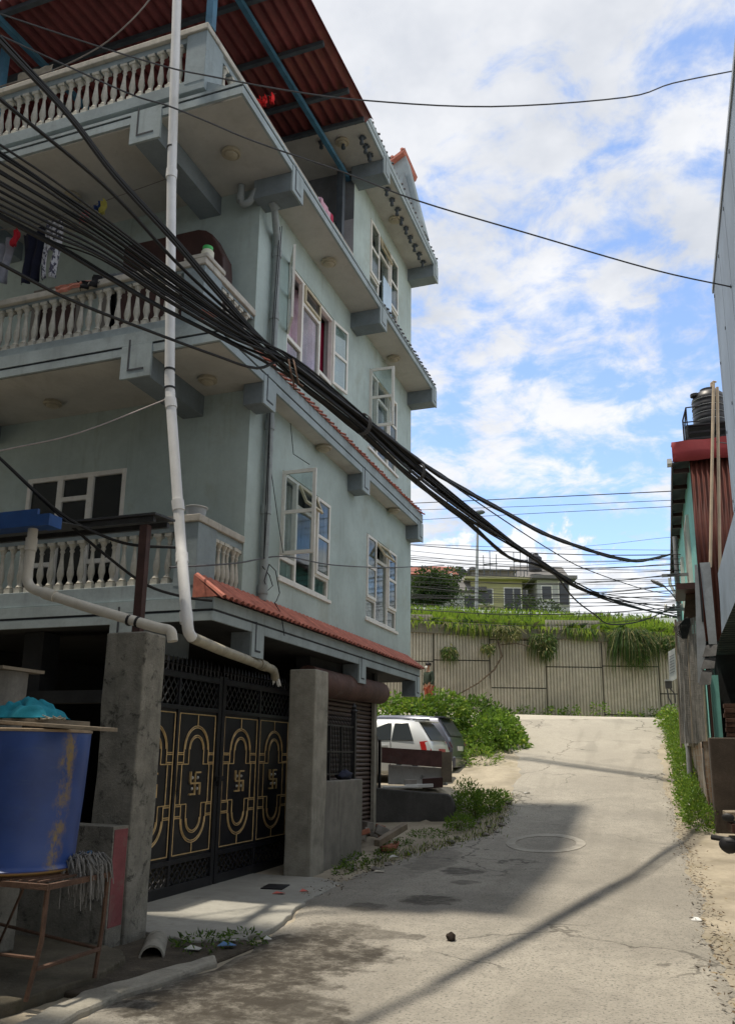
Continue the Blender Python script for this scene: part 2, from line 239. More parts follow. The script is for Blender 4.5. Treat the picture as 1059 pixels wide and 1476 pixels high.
('w2',0.0085,[(-7.17,4.84,7.848),(-6.14,5.38,7.552),(-5.17,5.88,7.274),(-4.56,6.20,7.131),(-4.20,6.39,7.089),(-3.45,6.79,7.030),(-2.68,7.19,7.020),(-1.42,7.85,7.139),(0.01,8.61,7.501),(0.55,8.89,7.782),(1.28,9.27,8.081),(1.70,9.50,8.253)]),
('w3',0.0080,[(-5.01,6.40,8.495),(-5.06,6.40,8.399),(-5.29,6.40,8.186),(-5.70,6.40,7.958),(-6.36,6.40,7.837),(-7.14,6.40,7.848),(-7.57,6.40,7.825)]),
('w4',0.0080,[(-5.76,4.47,2.043),(-5.54,5.49,2.634),(-5.36,6.29,3.096),(-5.12,7.42,3.921)]),
('w5',0.0160,[(-6.43,5.03,3.431),(-5.85,5.80,2.717),(-5.49,6.29,2.272),(-5.22,6.64,2.103),(-5.02,6.90,2.058),(-4.77,7.24,2.100)]),
('w6',0.0160,[(-6.34,4.97,3.423),(-5.88,5.83,2.731),(-5.58,6.39,2.282),(-5.34,6.83,1.968),(-5.11,7.26,1.719),(-4.90,7.66,1.652),(-4.73,7.98,1.656)]),
('w7',0.0100,[(-4.90,7.36,1.916),(-4.89,8.77,2.277),(-4.89,10.07,2.664),(-4.88,11.83,2.934),(-4.87,14.23,3.412),(-4.86,16.25,3.865),(-4.85,18.98,4.497)]),
('h',0.0120,[(0.47,19.52,6.049),(-4.10,21.81,6.962),(-6.77,23.14,7.501),(-8.40,23.95,7.842)]),
('h',0.0070,[(0.46,19.53,5.833),(-2.74,21.13,6.457),(-6.77,23.14,7.279),(-8.40,23.95,7.621)]),
('h',0.0074,[(0.45,19.54,5.684),(-3.34,21.43,6.365),(-6.77,23.14,6.960),(-8.40,23.95,7.255)]),
('h',0.0044,[(0.40,19.56,4.961),(-2.33,20.92,5.240),(-6.77,23.14,6.185),(-8.38,23.94,6.524)]),
('h',0.0049,[(0.53,19.50,4.623),(-2.40,20.96,5.218),(-6.77,23.14,6.206),(-8.39,23.94,6.565)]),
('h',0.0120,[(0.55,19.48,4.513),(-1.00,20.26,4.790),(-2.60,21.05,5.125),(-4.63,22.07,5.605),(-7.02,23.26,6.230),(-8.39,23.94,6.585)]),
('h',0.0041,[(0.55,19.49,4.478),(-1.01,20.27,4.578),(-2.61,21.06,4.787),(-4.64,22.07,5.200),(-7.02,23.26,5.835),(-8.38,23.94,6.196)]),
('h',0.0068,[(0.55,19.49,4.433),(-1.01,20.26,4.644),(-2.60,21.06,4.937),(-4.64,22.07,5.400),(-7.02,23.26,6.043),(-8.38,23.94,6.408)]),
('h',0.0058,[(0.54,19.49,4.408),(-1.01,20.26,4.624),(-2.60,21.06,4.894),(-4.64,22.07,5.300),(-7.02,23.26,5.841),(-8.38,23.94,6.149)]),
('h',0.0047,[(0.54,19.49,4.332),(-1.02,20.27,4.464),(-2.61,21.06,4.668),(-4.64,22.08,5.030),(-7.02,23.26,5.554),(-8.37,23.94,5.851)]),
('h',0.0120,[(0.54,19.49,4.293),(-1.02,20.27,4.480),(-2.61,21.06,4.746),(-4.64,22.08,5.176),(-7.02,23.26,5.779),(-8.38,23.94,6.123)]),
('h',0.0071,[(0.53,19.50,4.159),(-1.02,20.27,4.430),(-2.61,21.06,4.769),(-4.64,22.07,5.258),(-7.02,23.26,5.902),(-8.38,23.94,6.269)]),
('h',0.0055,[(0.53,19.50,4.152),(-1.03,20.27,4.352),(-2.61,21.06,4.635),(-4.64,22.08,5.085),(-7.02,23.26,5.713),(-8.38,23.94,6.070)]),
('h',0.0042,[(0.53,19.50,4.162),(-1.03,20.27,4.353),(-2.61,21.06,4.643),(-4.64,22.08,5.119),(-7.02,23.26,5.800),(-8.38,23.94,6.187)]),
('h',0.0057,[(0.52,19.50,4.029),(-1.03,20.28,4.196),(-2.62,21.07,4.463),(-4.65,22.08,4.914),(-7.02,23.26,5.568),(-8.38,23.94,5.940)]),
('h',0.0120,[(0.52,19.50,4.076),(-1.04,20.28,4.148),(-2.63,21.07,4.326),(-4.65,22.08,4.696),(-7.02,23.26,5.276),(-8.37,23.94,5.606)]),
('h',0.0044,[(0.51,19.50,3.954),(-1.04,20.28,4.177),(-2.62,21.07,4.476),(-4.64,22.08,4.931),(-7.02,23.26,5.552),(-8.38,23.94,5.905)]),
('h',0.0058,[(0.51,19.50,3.910),(-1.04,20.28,4.139),(-2.62,21.07,4.425),(-4.65,22.08,4.846),(-7.02,23.26,5.403),(-8.37,23.94,5.720)]),
('h',0.0048,[(0.51,19.51,3.859),(-1.04,20.28,4.071),(-2.63,21.07,4.314),(-4.65,22.08,4.656),(-7.02,23.26,5.089),(-8.37,23.93,5.336)]),
('h',0.0041,[(0.51,19.51,3.821),(-1.05,20.28,3.905),(-2.64,21.07,4.064),(-4.66,22.08,4.375),(-7.02,23.26,4.846),(-8.36,23.93,5.114)]),
('h',0.0120,[(0.51,19.51,3.822),(-1.05,20.28,3.879),(-2.64,21.08,4.040),(-4.66,22.08,4.386),(-7.02,23.26,4.936),(-8.37,23.93,5.248)]),
('h',0.0059,[(0.50,19.51,3.792),(-1.05,20.28,3.969),(-2.63,21.07,4.186),(-4.65,22.08,4.511),(-7.02,23.26,4.940),(-8.36,23.93,5.183)]),
('h',0.0042,[(0.50,19.51,3.683),(-1.05,20.29,3.826),(-2.64,21.07,4.066),(-4.65,22.08,4.483),(-7.02,23.26,5.095),(-8.37,23.94,5.443)]),
('h',0.0072,[(0.50,19.51,3.703),(-1.05,20.29,3.832),(-2.64,21.08,4.005),(-4.66,22.08,4.289),(-7.02,23.26,4.682),(-8.36,23.93,4.905)]),
('h',0.0044,[(0.49,19.52,3.554),(-1.06,20.29,3.638),(-2.64,21.08,3.820),(-4.66,22.08,4.177),(-7.02,23.26,4.726),(-8.36,23.93,5.038)]),
('h',0.0120,[(0.49,19.52,3.569),(-1.06,20.29,3.740),(-2.64,21.08,3.937),(-4.66,22.08,4.221),(-7.02,23.26,4.585),(-8.36,23.93,4.792)]),
('h',0.0044,[(0.48,19.52,3.487),(-1.06,20.29,3.631),(-2.64,21.08,3.835),(-4.66,22.08,4.165),(-7.02,23.26,4.626),(-8.36,23.93,4.888)]),
('h',0.0074,[(0.48,19.52,3.452),(-1.07,20.29,3.555),(-2.65,21.08,3.716),(-4.66,22.09,4.000),(-7.02,23.26,4.414),(-8.36,23.93,4.648)]),
('h',0.0059,[(0.48,19.52,3.390),(-1.07,20.29,3.544),(-2.65,21.08,3.774),(-4.66,22.08,4.151),(-7.02,23.26,4.687),(-8.36,23.93,4.991)]),
('h',0.0068,[(0.48,19.52,3.419),(-1.06,20.29,3.614),(-2.64,21.08,3.852),(-4.66,22.08,4.196),(-7.02,23.26,4.646),(-8.36,23.93,4.902)]),
('h',0.0120,[(0.47,19.52,3.316),(-1.08,20.30,3.387),(-2.66,21.08,3.531),(-4.67,22.09,3.812),(-7.02,23.26,4.241),(-8.35,23.93,4.485)]),
('h',0.0042,[(0.47,19.53,3.264),(-1.08,20.30,3.312),(-2.66,21.09,3.468),(-4.67,22.09,3.805),(-7.02,23.26,4.346),(-8.36,23.93,4.653)]),
('h',0.0048,[(0.46,19.53,3.191),(-1.08,20.30,3.380),(-2.65,21.08,3.640),(-4.66,22.09,4.037),(-7.02,23.26,4.582),(-8.36,23.93,4.892)]),
('h',0.0044,[(0.46,19.53,3.140),(-1.09,20.30,3.159),(-2.67,21.09,3.280),(-4.67,22.09,3.573),(-7.02,23.26,4.059),(-8.35,23.93,4.334)]),
('h',0.0071,[(0.46,19.53,3.119),(-1.09,20.30,3.134),(-2.67,21.09,3.241),(-4.67,22.09,3.504),(-7.02,23.26,3.942),(-8.35,23.93,4.190)]),
]
# ------------------------------------------------------------------ sky and sun
SUN=Vector((-.22,-.11,1)).normalized()
w=bpy.data.worlds.new('World'); S.world=w; w.use_nodes=True; t=w.node_tree; t.nodes.clear()
sk=N(t,'TexSky',sky_type='NISHITA'); sk.sun_disc=False; sk.sun_elevation=math.asin(SUN.z); sk.sun_rotation=math.atan2(SUN.x,SUN.y); sk.altitude=1300; sk.dust_density=1.2; sk.ozone_density=2
tc=N(t,'TexCoord').outputs['Generated']; sx=N(t,'SeparateXYZ'); t.links.new(tc,sx.inputs[0])
den=mth(t,'ADD',mth(t,'MAXIMUM',sx.outputs[2],0),.22)
cx=N(t,'CombineXYZ'); t.links.new(mth(t,'DIVIDE',sx.outputs[0],den),cx.inputs[0]); t.links.new(mth(t,'DIVIDE',sx.outputs[1],den),cx.inputs[1]); cx.inputs[2].default_value=3.7
n1=noise(t,cx.outputs[0],2.1,9,.6,.25); n2=noise(t,cx.outputs[0],7.5,8,.62,.3); n3=noise(t,mapv(t,cx.outputs[0],(.8,.8,1)),.55,3,.5)
cl=mth(t,'ADD',mth(t,'MULTIPLY',n1,.42),mth(t,'ADD',mth(t,'MULTIPLY',n2,.36),mth(t,'MULTIPLY',n3,.30)))
hi=rmap(t,sx.outputs[2],.24,.54,-.008,.105)      # more cloud overhead, clearer band lower down
mask=rmap(t,mth(t,'ADD',cl,hi),.505,.60)
# cumulus bank low above the hill: a bumpy top edge
nb=noise(t,mapv(t,tc,(5,5,6)),1.1,9,.62,.2)
bank=rmap(t,mth(t,'ADD',mth(t,'MULTIPLY',mth(t,'SUBTRACT',.245,sx.outputs[2]),5.5),mth(t,'MULTIPLY',mth(t,'SUBTRACT',nb,.5),2.3)),-.03,.10)
mask=mth(t,'MAXIMUM',mth(t,'ADD',mth(t,'MULTIPLY',mask,.92),.05),mth(t,'MULTIPLY',bank,.97))
shade=rmap(t,noise(t,cx.outputs[0],2.2,6,.6),.32,.68,0,1)
cc=mixc(t,shade,(.56,.59,.645),(.86,.865,.88)); cc=mixc(t,bank,cc,(.92,.925,.94))
b1=N(t,'Background'); b1.inputs[1].default_value=.14; t.links.new(mixc(t,.5,sk.outputs[0],mixc(t,1.0,sk.outputs[0],(1,1.0,1.02),'MULTIPLY')),b1.inputs[0])
b2=N(t,'Background'); b2.inputs[1].default_value=.54; t.links.new(cc,b2.inputs[0])
mx=N(t,'MixShader'); t.links.new(mask,mx.inputs[0]); t.links.new(b1.outputs[0],mx.inputs[1]); t.links.new(b2.outputs[0],mx.inputs[2])
wo=N(t,'OutputWorld'); t.links.new(mx.outputs[0],wo.inputs[0])
sl=bpy.data.lights.new('sun','SUN'); sl.energy=2.0; sl.angle=math.radians(2.0); sl.color=(1,.91,.77); so=bpy.data.objects.new('sun',sl); C.objects.link(so)
so.rotation_euler=SUN.to_track_quat('Z','Y').to_euler(); so.location=(0,0,40)
S.view_settings.view_transform='Standard'; S.view_settings.look='None'; S.view_settings.exposure=EXPO; S.view_settings.gamma=1
# ------------------------------------------------------------------ ground
def grid(xs,ys,zf):
    mb=MB(); nx=len(xs); mb.v=[(x,y,zf(x,y)) for y in ys for x in xs]
    mb.f=[(j*nx+i,j*nx+i+1,(j+1)*nx+i+1,(j+1)*nx+i) for j in range(len(ys)-1) for i in range(nx-1)]; mb.m=[0]*len(mb.f); return mb
m_dirt=M('bare_dirt',(.36,.315,.24),.95,.25,1.2,.5,18,spot=.5,spotcol=(.22,.19,.12),spotscale=1.3)
_t=m_dirt.node_tree; _b=[n for n in _t.nodes if n.type=='BSDF_PRINCIPLED'][0]; _src=_b.inputs['Base Color'].links[0].from_socket
_tc=N(_t,'TexCoord').outputs['Object']; _vm=N(_t,'VectorMath',operation='DOT_PRODUCT'); _t.links.new(_tc,_vm.inputs[0]); _vm.inputs[1].default_value=(-.3388,.9409,0)
_t.links.new(mixc(_t,rmap(_t,_vm.outputs['Value'],30.2,30.6),_src,mixc(_t,noise(_t,_tc,1.5,5),(.10,.17,.025),(.22,.28,.05))),_b.inputs['Base Color'])
xs=[-600,-200,-80,-45]+[-30+.75*i for i in range(60)]+[15.5,18,24,40,90,250,600]
ys=[-80,-40,-20,-10]+[-4+.5*i for i in range(90)]+[42,45,50,56,64,74,90,140,260,700,1500]
g=grid(xs,ys,lambda x,y:h(x,y)-.02); go=g.build('ground',m_dirt,smooth=True); struct(go)
# road: strip between irregular edges
LE=[(-6,-3.9),(2,-3.7),(4.4,-3.58),(5,-3.52),(6.1,-3.42),(7,-3.42),(8,-3.62),(9,-3.85),(10,-3.95),(11.5,-3.95),(13,-3.7),(15,-3.05),(17,-3.15),(19,-3.35),(21,-3.5),(23,-3.9),(25,-4.5),(27,-5.4),(28.5,-6.6)]
RE=[(-6,.5),(4,.38),(7.4,.26),(9.5,.25),(12.7,.2),(15,.12),(17.5,.05),(20,-.1),(23,-.22),(26,-.1),(28.5,.3),(30,.9),(31,2)]
def interp(P,y):
    if y<=P[0][0]: return P[0][1]
    for a,b in zip(P,P[1:]):
        if y<=b[0]: return a[1]+(b[1]-a[1])*(y-a[0])/(b[0]-a[0])
    return P[-1][1]
m_road,t,b,o=nt('worn_road_surface'); tc=N(t,'TexCoord').outputs['Object']
c=mixc(t,rmap(t,noise(t,tc,.5,6,.6),.3,.7),(.285,.265,.228),(.40,.372,.318))
c=mixc(t,rmap(t,noise(t,tc,5,7,.78),.42,.66,0,.38),c,(.20,.19,.165)); c=mixc(t,rmap(t,noise(t,tc,42,4,.7),.53,.63,0,.85),c,(.13,.125,.11)); c=mixc(t,rmap(t,noise(t,tc,45,2,.6),.6,.72,0,.4),c,(.5,.48,.43))
# the nearer left half is damp and grubby, the far part is pale concrete
sep=N(t,'SeparateXYZ'); t.links.new(tc,sep.inputs[0]); X_,Y_=sep.outputs[0],sep.outputs[1]
nl=noise(t,tc,1.3,7,.68); nf=noise(t,tc,4.5,6,.7)
c=mixc(t,rmap(t,Y_,17,24,0,.5),c,(.42,.385,.325))
# hairline cracks, a patched strip and faint tyre wear
vo=N(t,'TexVoronoi'); vo.feature='DISTANCE_TO_EDGE'; vo.inputs['Scale'].default_value=.55
dv=N(t,'VectorMath',operation='ADD'); t.links.new(tc,dv.inputs[0]); nz_=N(t,'TexNoise'); nz_.inputs['Scale'].default_value=1.6; nz_.inputs['Detail'].default_value=6; t.links.new(tc,nz_.inputs['Vector']); sc_=N(t,'VectorMath',operation='SCALE'); sc_.inputs['Scale'].default_value=1.1; t.links.new(nz_.outputs['Color'],sc_.inputs[0]); t.links.new(sc_.outputs[0],dv.inputs[1]); t.links.new(dv.outputs[0],vo.inputs['Vector'])
crack=mth(t,'MULTIPLY',rmap(t,vo.outputs['Distance'],.004,.016,1,0),rmap(t,noise(t,tc,.45,3),.48,.6)); c=mixc(t,mth(t,'MULTIPLY',crack,.75),c,(.09,.083,.07))
c=mixc(t,rmap(t,noise(t,mapv(t,tc,(2.2,.16,1)),1.0,3,.5),.52,.72,0,.30),c,(.20,.185,.155))
c=mixc(t,rmap(t,noise(t,tc,.9,2,.3),.60,.615,0,.22),c,(.20,.19,.165))
damp=None
def blob(x,y,rx,ry,st,nz=.75,ang=0):
    global damp
    mp=N(t,'Mapping'); mp.vector_type='TEXTURE'; mp.inputs['Location'].default_value=(x,y,-1.55); mp.inputs['Rotation'].default_value=(0,0,ang); mp.inputs['Scale'].default_value=(rx,ry,3)
    t.links.new(tc,mp.inputs['Vector']); ln=N(t,'VectorMath',operation='LENGTH'); t.links.new(mp.outputs[0],ln.inputs[0])
    v=mth(t,'ADD',ln.outputs['Value'],mth(t,'ADD',mth(t,'MULTIPLY',mth(t,'SUBTRACT',nl,.5),nz*2.4),mth(t,'MULTIPLY',mth(t,'SUBTRACT',nf,.5),nz*1.6)))
    f=rmap(t,v,.75,1.1,st,0); damp=f if damp is None else mth(t,'MAXIMUM',damp,f)
for a in ((-2.95,6.7,.75,.9,.95),(-3.0,5.6,.75,.9,.95),(-2.5,5.0,.7,.6,.85),(-2.6,7.5,.35,.25,.6),(-2.72,11.4,.32,.42,.8),(-2.48,10.6,.18,.2,.6),(-2.6,9.3,.34,.3,.8),(-3.12,8.7,.2,.25,.55),(-2.22,7.58,.1,.12,.6),(-2.95,7.2,.4,.75,.72),(-3.0,6.3,.45,.8,.8),(-2.7,5.5,.55,.6,.75),(-2.4,4.7,.5,.4,.6),(-3.3,5.4,.3,.7,.6),(-3.3,12.3,.3,1.6,.45)): blob(*a)
damp=mth(t,'MULTIPLY',damp,rmap(t,noise(t,tc,6,7,.75),.30,.58,.35,1)); c=mixc(t,damp,c,(.045,.038,.029))
b.inputs['Specular IOR Level'].default_value=.25; t.links.new(c,b.inputs['Base Color']); t.links.new(mixc(t,damp,(.9,.9,.9),(.8,.8,.8)),b.inputs['Roughness'])
bp=N(t,'Bump'); bp.inputs['Strength'].default_value=.55; bp.inputs['Distance'].default_value=.015; t.links.new(mth(t,'ADD',noise(t,tc,60,4,.7),noise(t,tc,8,5,.7)),bp.inputs['Height']); t.links.new(bp.outputs[0],b.inputs['Normal'])
mb=MB(); rows=[]; yv=[-6+.1*i for i in range(372)]
K=22
for y in yv:
    l=interp(LE,y)+.07*math.sin(y*2.3)*math.sin(y*1.1+1)+.03*math.sin(y*9.7)+R(-.03,.03); r_=interp(RE,y)+.05*math.sin(y*1.7+2)+.025*math.sin(y*8.3+1)+R(-.03,.03)
    for k in range(K):
        x=l+(r_-l)*k/(K-1); mb.v.append((x,y,h(x,y)+.012-(.03 if k in(0,K-1) else 0)))
for j in range(len(yv)-1):
    for k in range(K-1):
        a=j*K+k; mb.f.append((a,a+1,a+K+1,a+K)); mb.m.append(0)
struct(mb.build('road',m_road,smooth=True))
# pale concrete lane running past the retaining wall
m_lane=M('pale_concrete_lane',(.46,.425,.36),.9,.12,1,.25,30,spot=.25,spotcol=(.3,.28,.24),spotscale=.8)
mb=MB(); sv=[26.6+.3*i for i in range(12)]; tv=[-14+.75*i for i in range(40)]
for s_ in sv:
    for t_ in tv:
        x=s_*WN[0]+t_*WT[0]; y=s_*WN[1]+t_*WT[1]; e=.0 if s_>26.7 else -.06; mb.v.append((x,y,h(x,y)+.022+e))
K=len(tv); mb.f=[(j*K+k,j*K+k+1,(j+1)*K+k+1,(j+1)*K+k) for j in range(len(sv)-1) for k in range(K-1)]; mb.m=[0]*len(mb.f)
struct(mb.build('lane',m_lane,smooth=True))
# concrete apron at the gate
m_apron=M('apron_concrete',(.36,.35,.31),.9,.16,1.6,.35,40,spot=.5,spotcol=(.17,.165,.14),spotscale=1.6)
ed=[(-5.9,6.75),(-4.5,6.72),(-3.95,6.6),(-3.66,6.72),(-3.5,7.1),(-3.62,7.9),(-3.78,8.6),(-3.86,9.3),(-3.92,10.1),(-4.3,10.35),(-5.9,10.35)]
mb=MB(); pts=[]
for a,b_ in zip(ed,ed[1:]+ed[:1]):
    for k in range(6):
        f=k/6; j=.03 if a[0]>-5 else 0; pts.append((a[0]+(b_[0]-a[0])*f+R(-j,j),a[1]+(b_[1]-a[1])*f+R(-j,j)))
mb.prism(pts,lambda u,v,w_:(u,v,w_),-1.75,-1.568)
struct(mb.build('apron',m_apron,bev=.02))
# stone kerb / broken drain edge in the left foreground
m_kerb=M('broken_kerb_concrete',(.33,.31,.26),.95,.25,3,.6,25,spot=.6,spotcol=(.09,.085,.06),spotscale=2)
mb=MB(); pts=[(-9,6.15),(-4.9,6.15),(-4.2,6.0),(-3.98,5.75),(-3.9,5.3),(-3.95,4.7),(-4.05,3.8),(-4.2,2),(-9,2)]
q=[]
for a,b_ in zip(pts,pts[1:]+pts[:1]):
    for k in range(8): f=k/8; q.append((a[0]+(b_[0]-a[0])*f+R(-.015,.015),a[1]+(b_[1]-a[1])*f+R(-.015,.015)))
mb.prism(q,lambda u,v,w_:(u,v,w_),-1.8,-1.545); struct(mb.build('yard_slab',M('mossy_yard_floor',(.12,.105,.075),.95,.35,2.5,.6,25,spot=.5,spotcol=(.045,.05,.025),spotscale=2),bev=.03))
mb=MB(); q=[]
edge=[(-3.55,2),(-3.62,3.6),(-3.5,4.4),(-3.55,5.0),(-3.45,5.6),(-3.36,6.2)]
edge2=[(-3.5,6.25),(-3.66,5.6),(-3.78,5.0),(-3.72,4.4),(-3.85,3.6),(-3.8,2)]
for P_ in (edge,edge2):
    for a,b_ in zip(P_,P_[1:]):
        for k in range(5): f=k/5; q.append((a[0]+(b_[0]-a[0])*f+R(-.02,.02),a[1]+(b_[1]-a[1])*f+R(-.02,.02)))
mb.prism(q,lambda u,v,w_:(u,v,w_),-1.75,-1.572); struct(mb.build('kerb',m_kerb,bev=.025))

mb=MB(); mb.prism([(-4.5,5.0),(-3.62,5.0),(-3.5,5.7),(-3.42,6.3),(-3.4,6.75),(-3.65,7.0),(-4.5,7.0)],lambda u,v,w_:(u,v,w_),-1.7,-1.592); struct(mb.build('ditch_soil',M('dark_damp_soil',(.075,.062,.045),.95,.4,5,.8,30,spot=.6,spotcol=(.16,.13,.09),spotscale=7),bev=.02))
# ================================================================== MAIN HOUSE
HO=thing('house','four storey pale teal house with balustraded balconies and a red tin roof over its terrace','house',(-7,9.15,-1.6))
def wallgrid(mb,fix,us,vs,holes,pt,depth):
    us=sorted(set(us+[a for hh in holes for a in hh[:2]])); vs=sorted(set(vs+[a for hh in holes for a in hh[2:]]))
    inh=lambda u,v: any(hh[0]<u<hh[1] and hh[2]<v<hh[3] for hh in holes)
    for u0,u1 in zip(us,us[1:]):
        for v0,v1 in zip(vs,vs[1:]):
            if inh((u0+u1)/2,(v0+v1)/2): continue
            mb.quad(pt(u0,v0,0),pt(u1,v0,0),pt(u1,v1,0),pt(u0,v1,0)); mb.quad(pt(u0,v0,depth),pt(u0,v1,depth),pt(u1,v1,depth),pt(u1,v0,depth))
    for a,b_,c_,d in holes:
        for p,q_ in (((a,c_),(b_,c_)),((b_,c_),(b_,d)),((b_,d),(a,d)),((a,d),(a,c_))):
            mb.quad(pt(*p,0),pt(*p,depth),pt(*q_,depth),pt(*q_,0))
    return mb
WIN=[(10.2,12.05,2.4,4.0),(13.82,15.64,2.4,4.0),(10.17,12.0,5.8,7.36),(13.85,15.6,5.7,7.33),(13.78,15.64,9.05,10.62)]
side=lambda u,v,d:(-5-d,u,v); front=lambda u,v,d:(u,9.15+d,v)
mb=MB(); wallgrid(mb,0,[9.15,16.65],[1.6,8.3],WIN[:4],side,.18)
FW=[(-8.62,-6.9,2.05,3.87)]
wallgrid(mb,0,[-14,-5.18],[1.6,8.3],[(-8.62,-6.9,2.05,3.87),(-8.9,-7.95,5.25,7.0),(-7.6,-6.75,5.6,7.0)],front,.18)
mb.quad((-5.18,9.15,1.6),(-5,9.15,1.6),(-5,9.15,8.3),(-5.18,9.15,8.3))
mb.quad((-5,16.65,1.6),(-14,16.65,1.6),(-14,16.65,11),(-5,16.65,11)); mb.quad((-14,9.15,1.6),(-14,9.15,11),(-14,16.65,11),(-14,16.65,1.6))
wallgrid(mb,0,[12.85,16.65],[8.3,11.02],WIN[4:],side,.18)
mb.build('wall',m_wall,HO)
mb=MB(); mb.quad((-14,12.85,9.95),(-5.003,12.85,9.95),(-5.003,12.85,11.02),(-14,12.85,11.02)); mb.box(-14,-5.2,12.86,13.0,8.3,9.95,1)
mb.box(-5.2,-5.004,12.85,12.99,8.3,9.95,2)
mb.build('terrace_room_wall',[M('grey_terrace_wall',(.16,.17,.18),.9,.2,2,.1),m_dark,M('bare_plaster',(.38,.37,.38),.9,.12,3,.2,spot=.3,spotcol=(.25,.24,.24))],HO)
# dim rooms: floors and partition
mb=MB(); mb.box(-13.9,-5.2,12.4,12.5,1.7,8.2); mb.box(-9.1,-9.0,9.4,16.6,1.7,11); mb.box(-5.5+.0,-5.45,12.45,13.3,1.7,4.6); mb.build('partition',m_room,HO)
# slabs, fascias, brackets ---------------------------------------------------
def slab(z,zt,xo,yf,name,y1=16.65,m=None):
    mb=MB(); mb.box(-14,xo-.03,yf+.03,y1-.03,z,zt-.02); return mb.build(name,m or m_soffit,HO)
def fascia(z,hh,xo,yf,y1,brk,yb=None,front_bands=True,bw=.34):
    mb=MB(); e=.03
    def edge(y0,ya): # side strip between y0 and ya
        mb.box(xo-.035,xo,y0,ya,z-.005,z+.10); mb.box(xo-.035,xo-.012,y0,ya,z+.10,z+.128,1); mb.box(xo-.035,xo+.004,y0,ya,z+.128,z+hh)
    edge(yf+.037,y1)
    # front strip
    mb.box(-14,xo,yf-.0,yf+.035,z-.004,z+.10); mb.box(-14,xo-.012,yf+.012,yf+.035,z+.10,z+.128,1); mb.box(-14,xo+.004,yf-.004,yf+.035,z+.128,z+hh)
    mb.build('fascia',[m_fascia,m_line],HO)
    for y in brk:
        bb=MB(); bb.box(-5.02,xo-.02,y,y+bw,z-.30,z-.003); b0=bb.build('bracket',m_bracket,HO)
        f=MB(); f.box(xo-.02,xo+.009,y-.01,y+bw+.01,z-.31,z+.098); f.box(xo+.009,xo+.013,y+.07,y+.095,z-.22,z+.13,1); f.box(xo+.009,xo+.013,y+.07,y+bw-.08,z-.245,z-.22,1)
        f.build('bracket_face',[m_fascia,m_line],b0)
slab(7.92,8.09,-4.42,7.53,'floor_slab'); fascia(7.92,.17,-4.42,7.5,16.7,(8.98,12.78,16.36))
slab(4.79,5.13,-4.72,7.83,'floor_slab'); fascia(4.79,.30,-4.72,7.8,16.62,(8.98,12.8,16.28))
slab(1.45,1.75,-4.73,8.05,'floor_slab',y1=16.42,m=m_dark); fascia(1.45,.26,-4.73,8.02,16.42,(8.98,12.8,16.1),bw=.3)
slab(11.02,11.28,-4.37,11.5,'roof_slab'); fascia(11.02,.26,-4.37,11.47,16.7,(12.74,16.36))
# beams under the balcony floors, front ends stepped
def beam(x0,x1,yf,z):
    bb=MB(); bb.box(x0,x1,yf+.02,9.15,z-.30,z-.003); b0=bb.build('beam',m_bracket,HO)
    f=MB(); f.box(x0-.06,x1+.06,yf-.012,yf+.02,z-.32,z+.12); f.box(x0+.04,x0+.065,yf-.016,yf-.012,z-.2,z+.2,1); f.box(x0+.04,x1-.04,yf-.016,yf-.012,z-.225,z-.2,1)
    f.build('beam_face',[m_fascia,m_line],b0)
beam(-5.98,-5.64,7.5,7.92); beam(-6.04,-5.72,7.8,4.79); beam(-6.04,-5.72,8.02,1.45); beam(-9.6,-9.25,7.5,7.92); beam(-9.6,-9.25,7.8,4.79)
# terrace / balcony parapets -------------------------------------------------
bal=MB(); P_=[(.034,.07),(.046,.085),(.034,.105),(.024,.125),(.030,.16),(.041,.205),(.043,.235),(.037,.29),(.028,.36),(.021,.43),(.019,.49),(.031,.515),(.022,.54),(.033,.565),(.046,.60)]
bal.lathe(P_,(0,0,0),10); bal.box(-.045,.045,-.045,.045,0,.07); bal.box(-.05,.05,-.05,.05,.60,.64)
BAL=None
def balusters(parent,pts,zb,hz):
    global BAL
    for x,y in pts:
        if BAL is None:
            BAL=bal.build('baluster',m_balus,parent,smooth=True,local=True); o_=BAL
        else: o_=copy_part(BAL,parent)
        o_.location=Vector((x,y,zb))-WL[parent.name]; o_.scale=(1,1,hz/.64); o_.rotation_euler=(R(-.02,.02),R(-.02,.02),R(-.1,.1))
def parapet(yf,zs,zb,zr_,zt,side_end,nfront,x0,sp,nside,ys0,ysp,pw=.30,xw=-5.0):
    mb=MB(); mb.box(-14,xw,yf,yf+.14,zs,zb); mb.box(xw-.14,xw,yf+.14,side_end,zs,zb)      # low wall under the balusters
    mb.box(-14,xw-.04,yf+.02,yf+.12,zr_,zt-.091); mb.box(xw-.12,xw-.02,yf+.14,side_end,zr_,zt-.091)
    p=mb.build('parapet',m_para,HO,bev=.006)
    c_=MB(); c_.box(-14,xw+.02,yf-.03,yf+.17,zt-.09,zt); c_.box(xw-.17,xw+.02,yf+.17,side_end,zt-.09,zt); c_.build('coping',m_cope,p,bev=.012)
    b_=MB(); b_.box(xw-pw,xw-.002,yf-.004,yf+.42,zb-.05,zt-.092); b_.build('pier',m_para,p,bev=.008)
    balusters(p,[(x0-sp*i,yf+.07) for i in range(nfront)]+[(xw-.07,ys0+ysp*i) for i in range(nside)],zb,zr_-zb)
    return p
parapet(7.53,8.2,8.37,8.99,9.17,12.84,25,-5.42,.147,9,8.08,.17)
parapet(7.83,5.05,5.21,5.83,5.96,9.145,25,-5.42,.147,5,8.36,.155)
parapet(8.05,1.72,1.91,2.53,2.72,9.145,22,-5.44,.155,6,8.52,.115)
c_=MB(); c_.box(-5.27-.03,-4.96,7.80,8.26,5.96,6.02); c_.build('pier_cap',m_cope,HO,bev=.012)
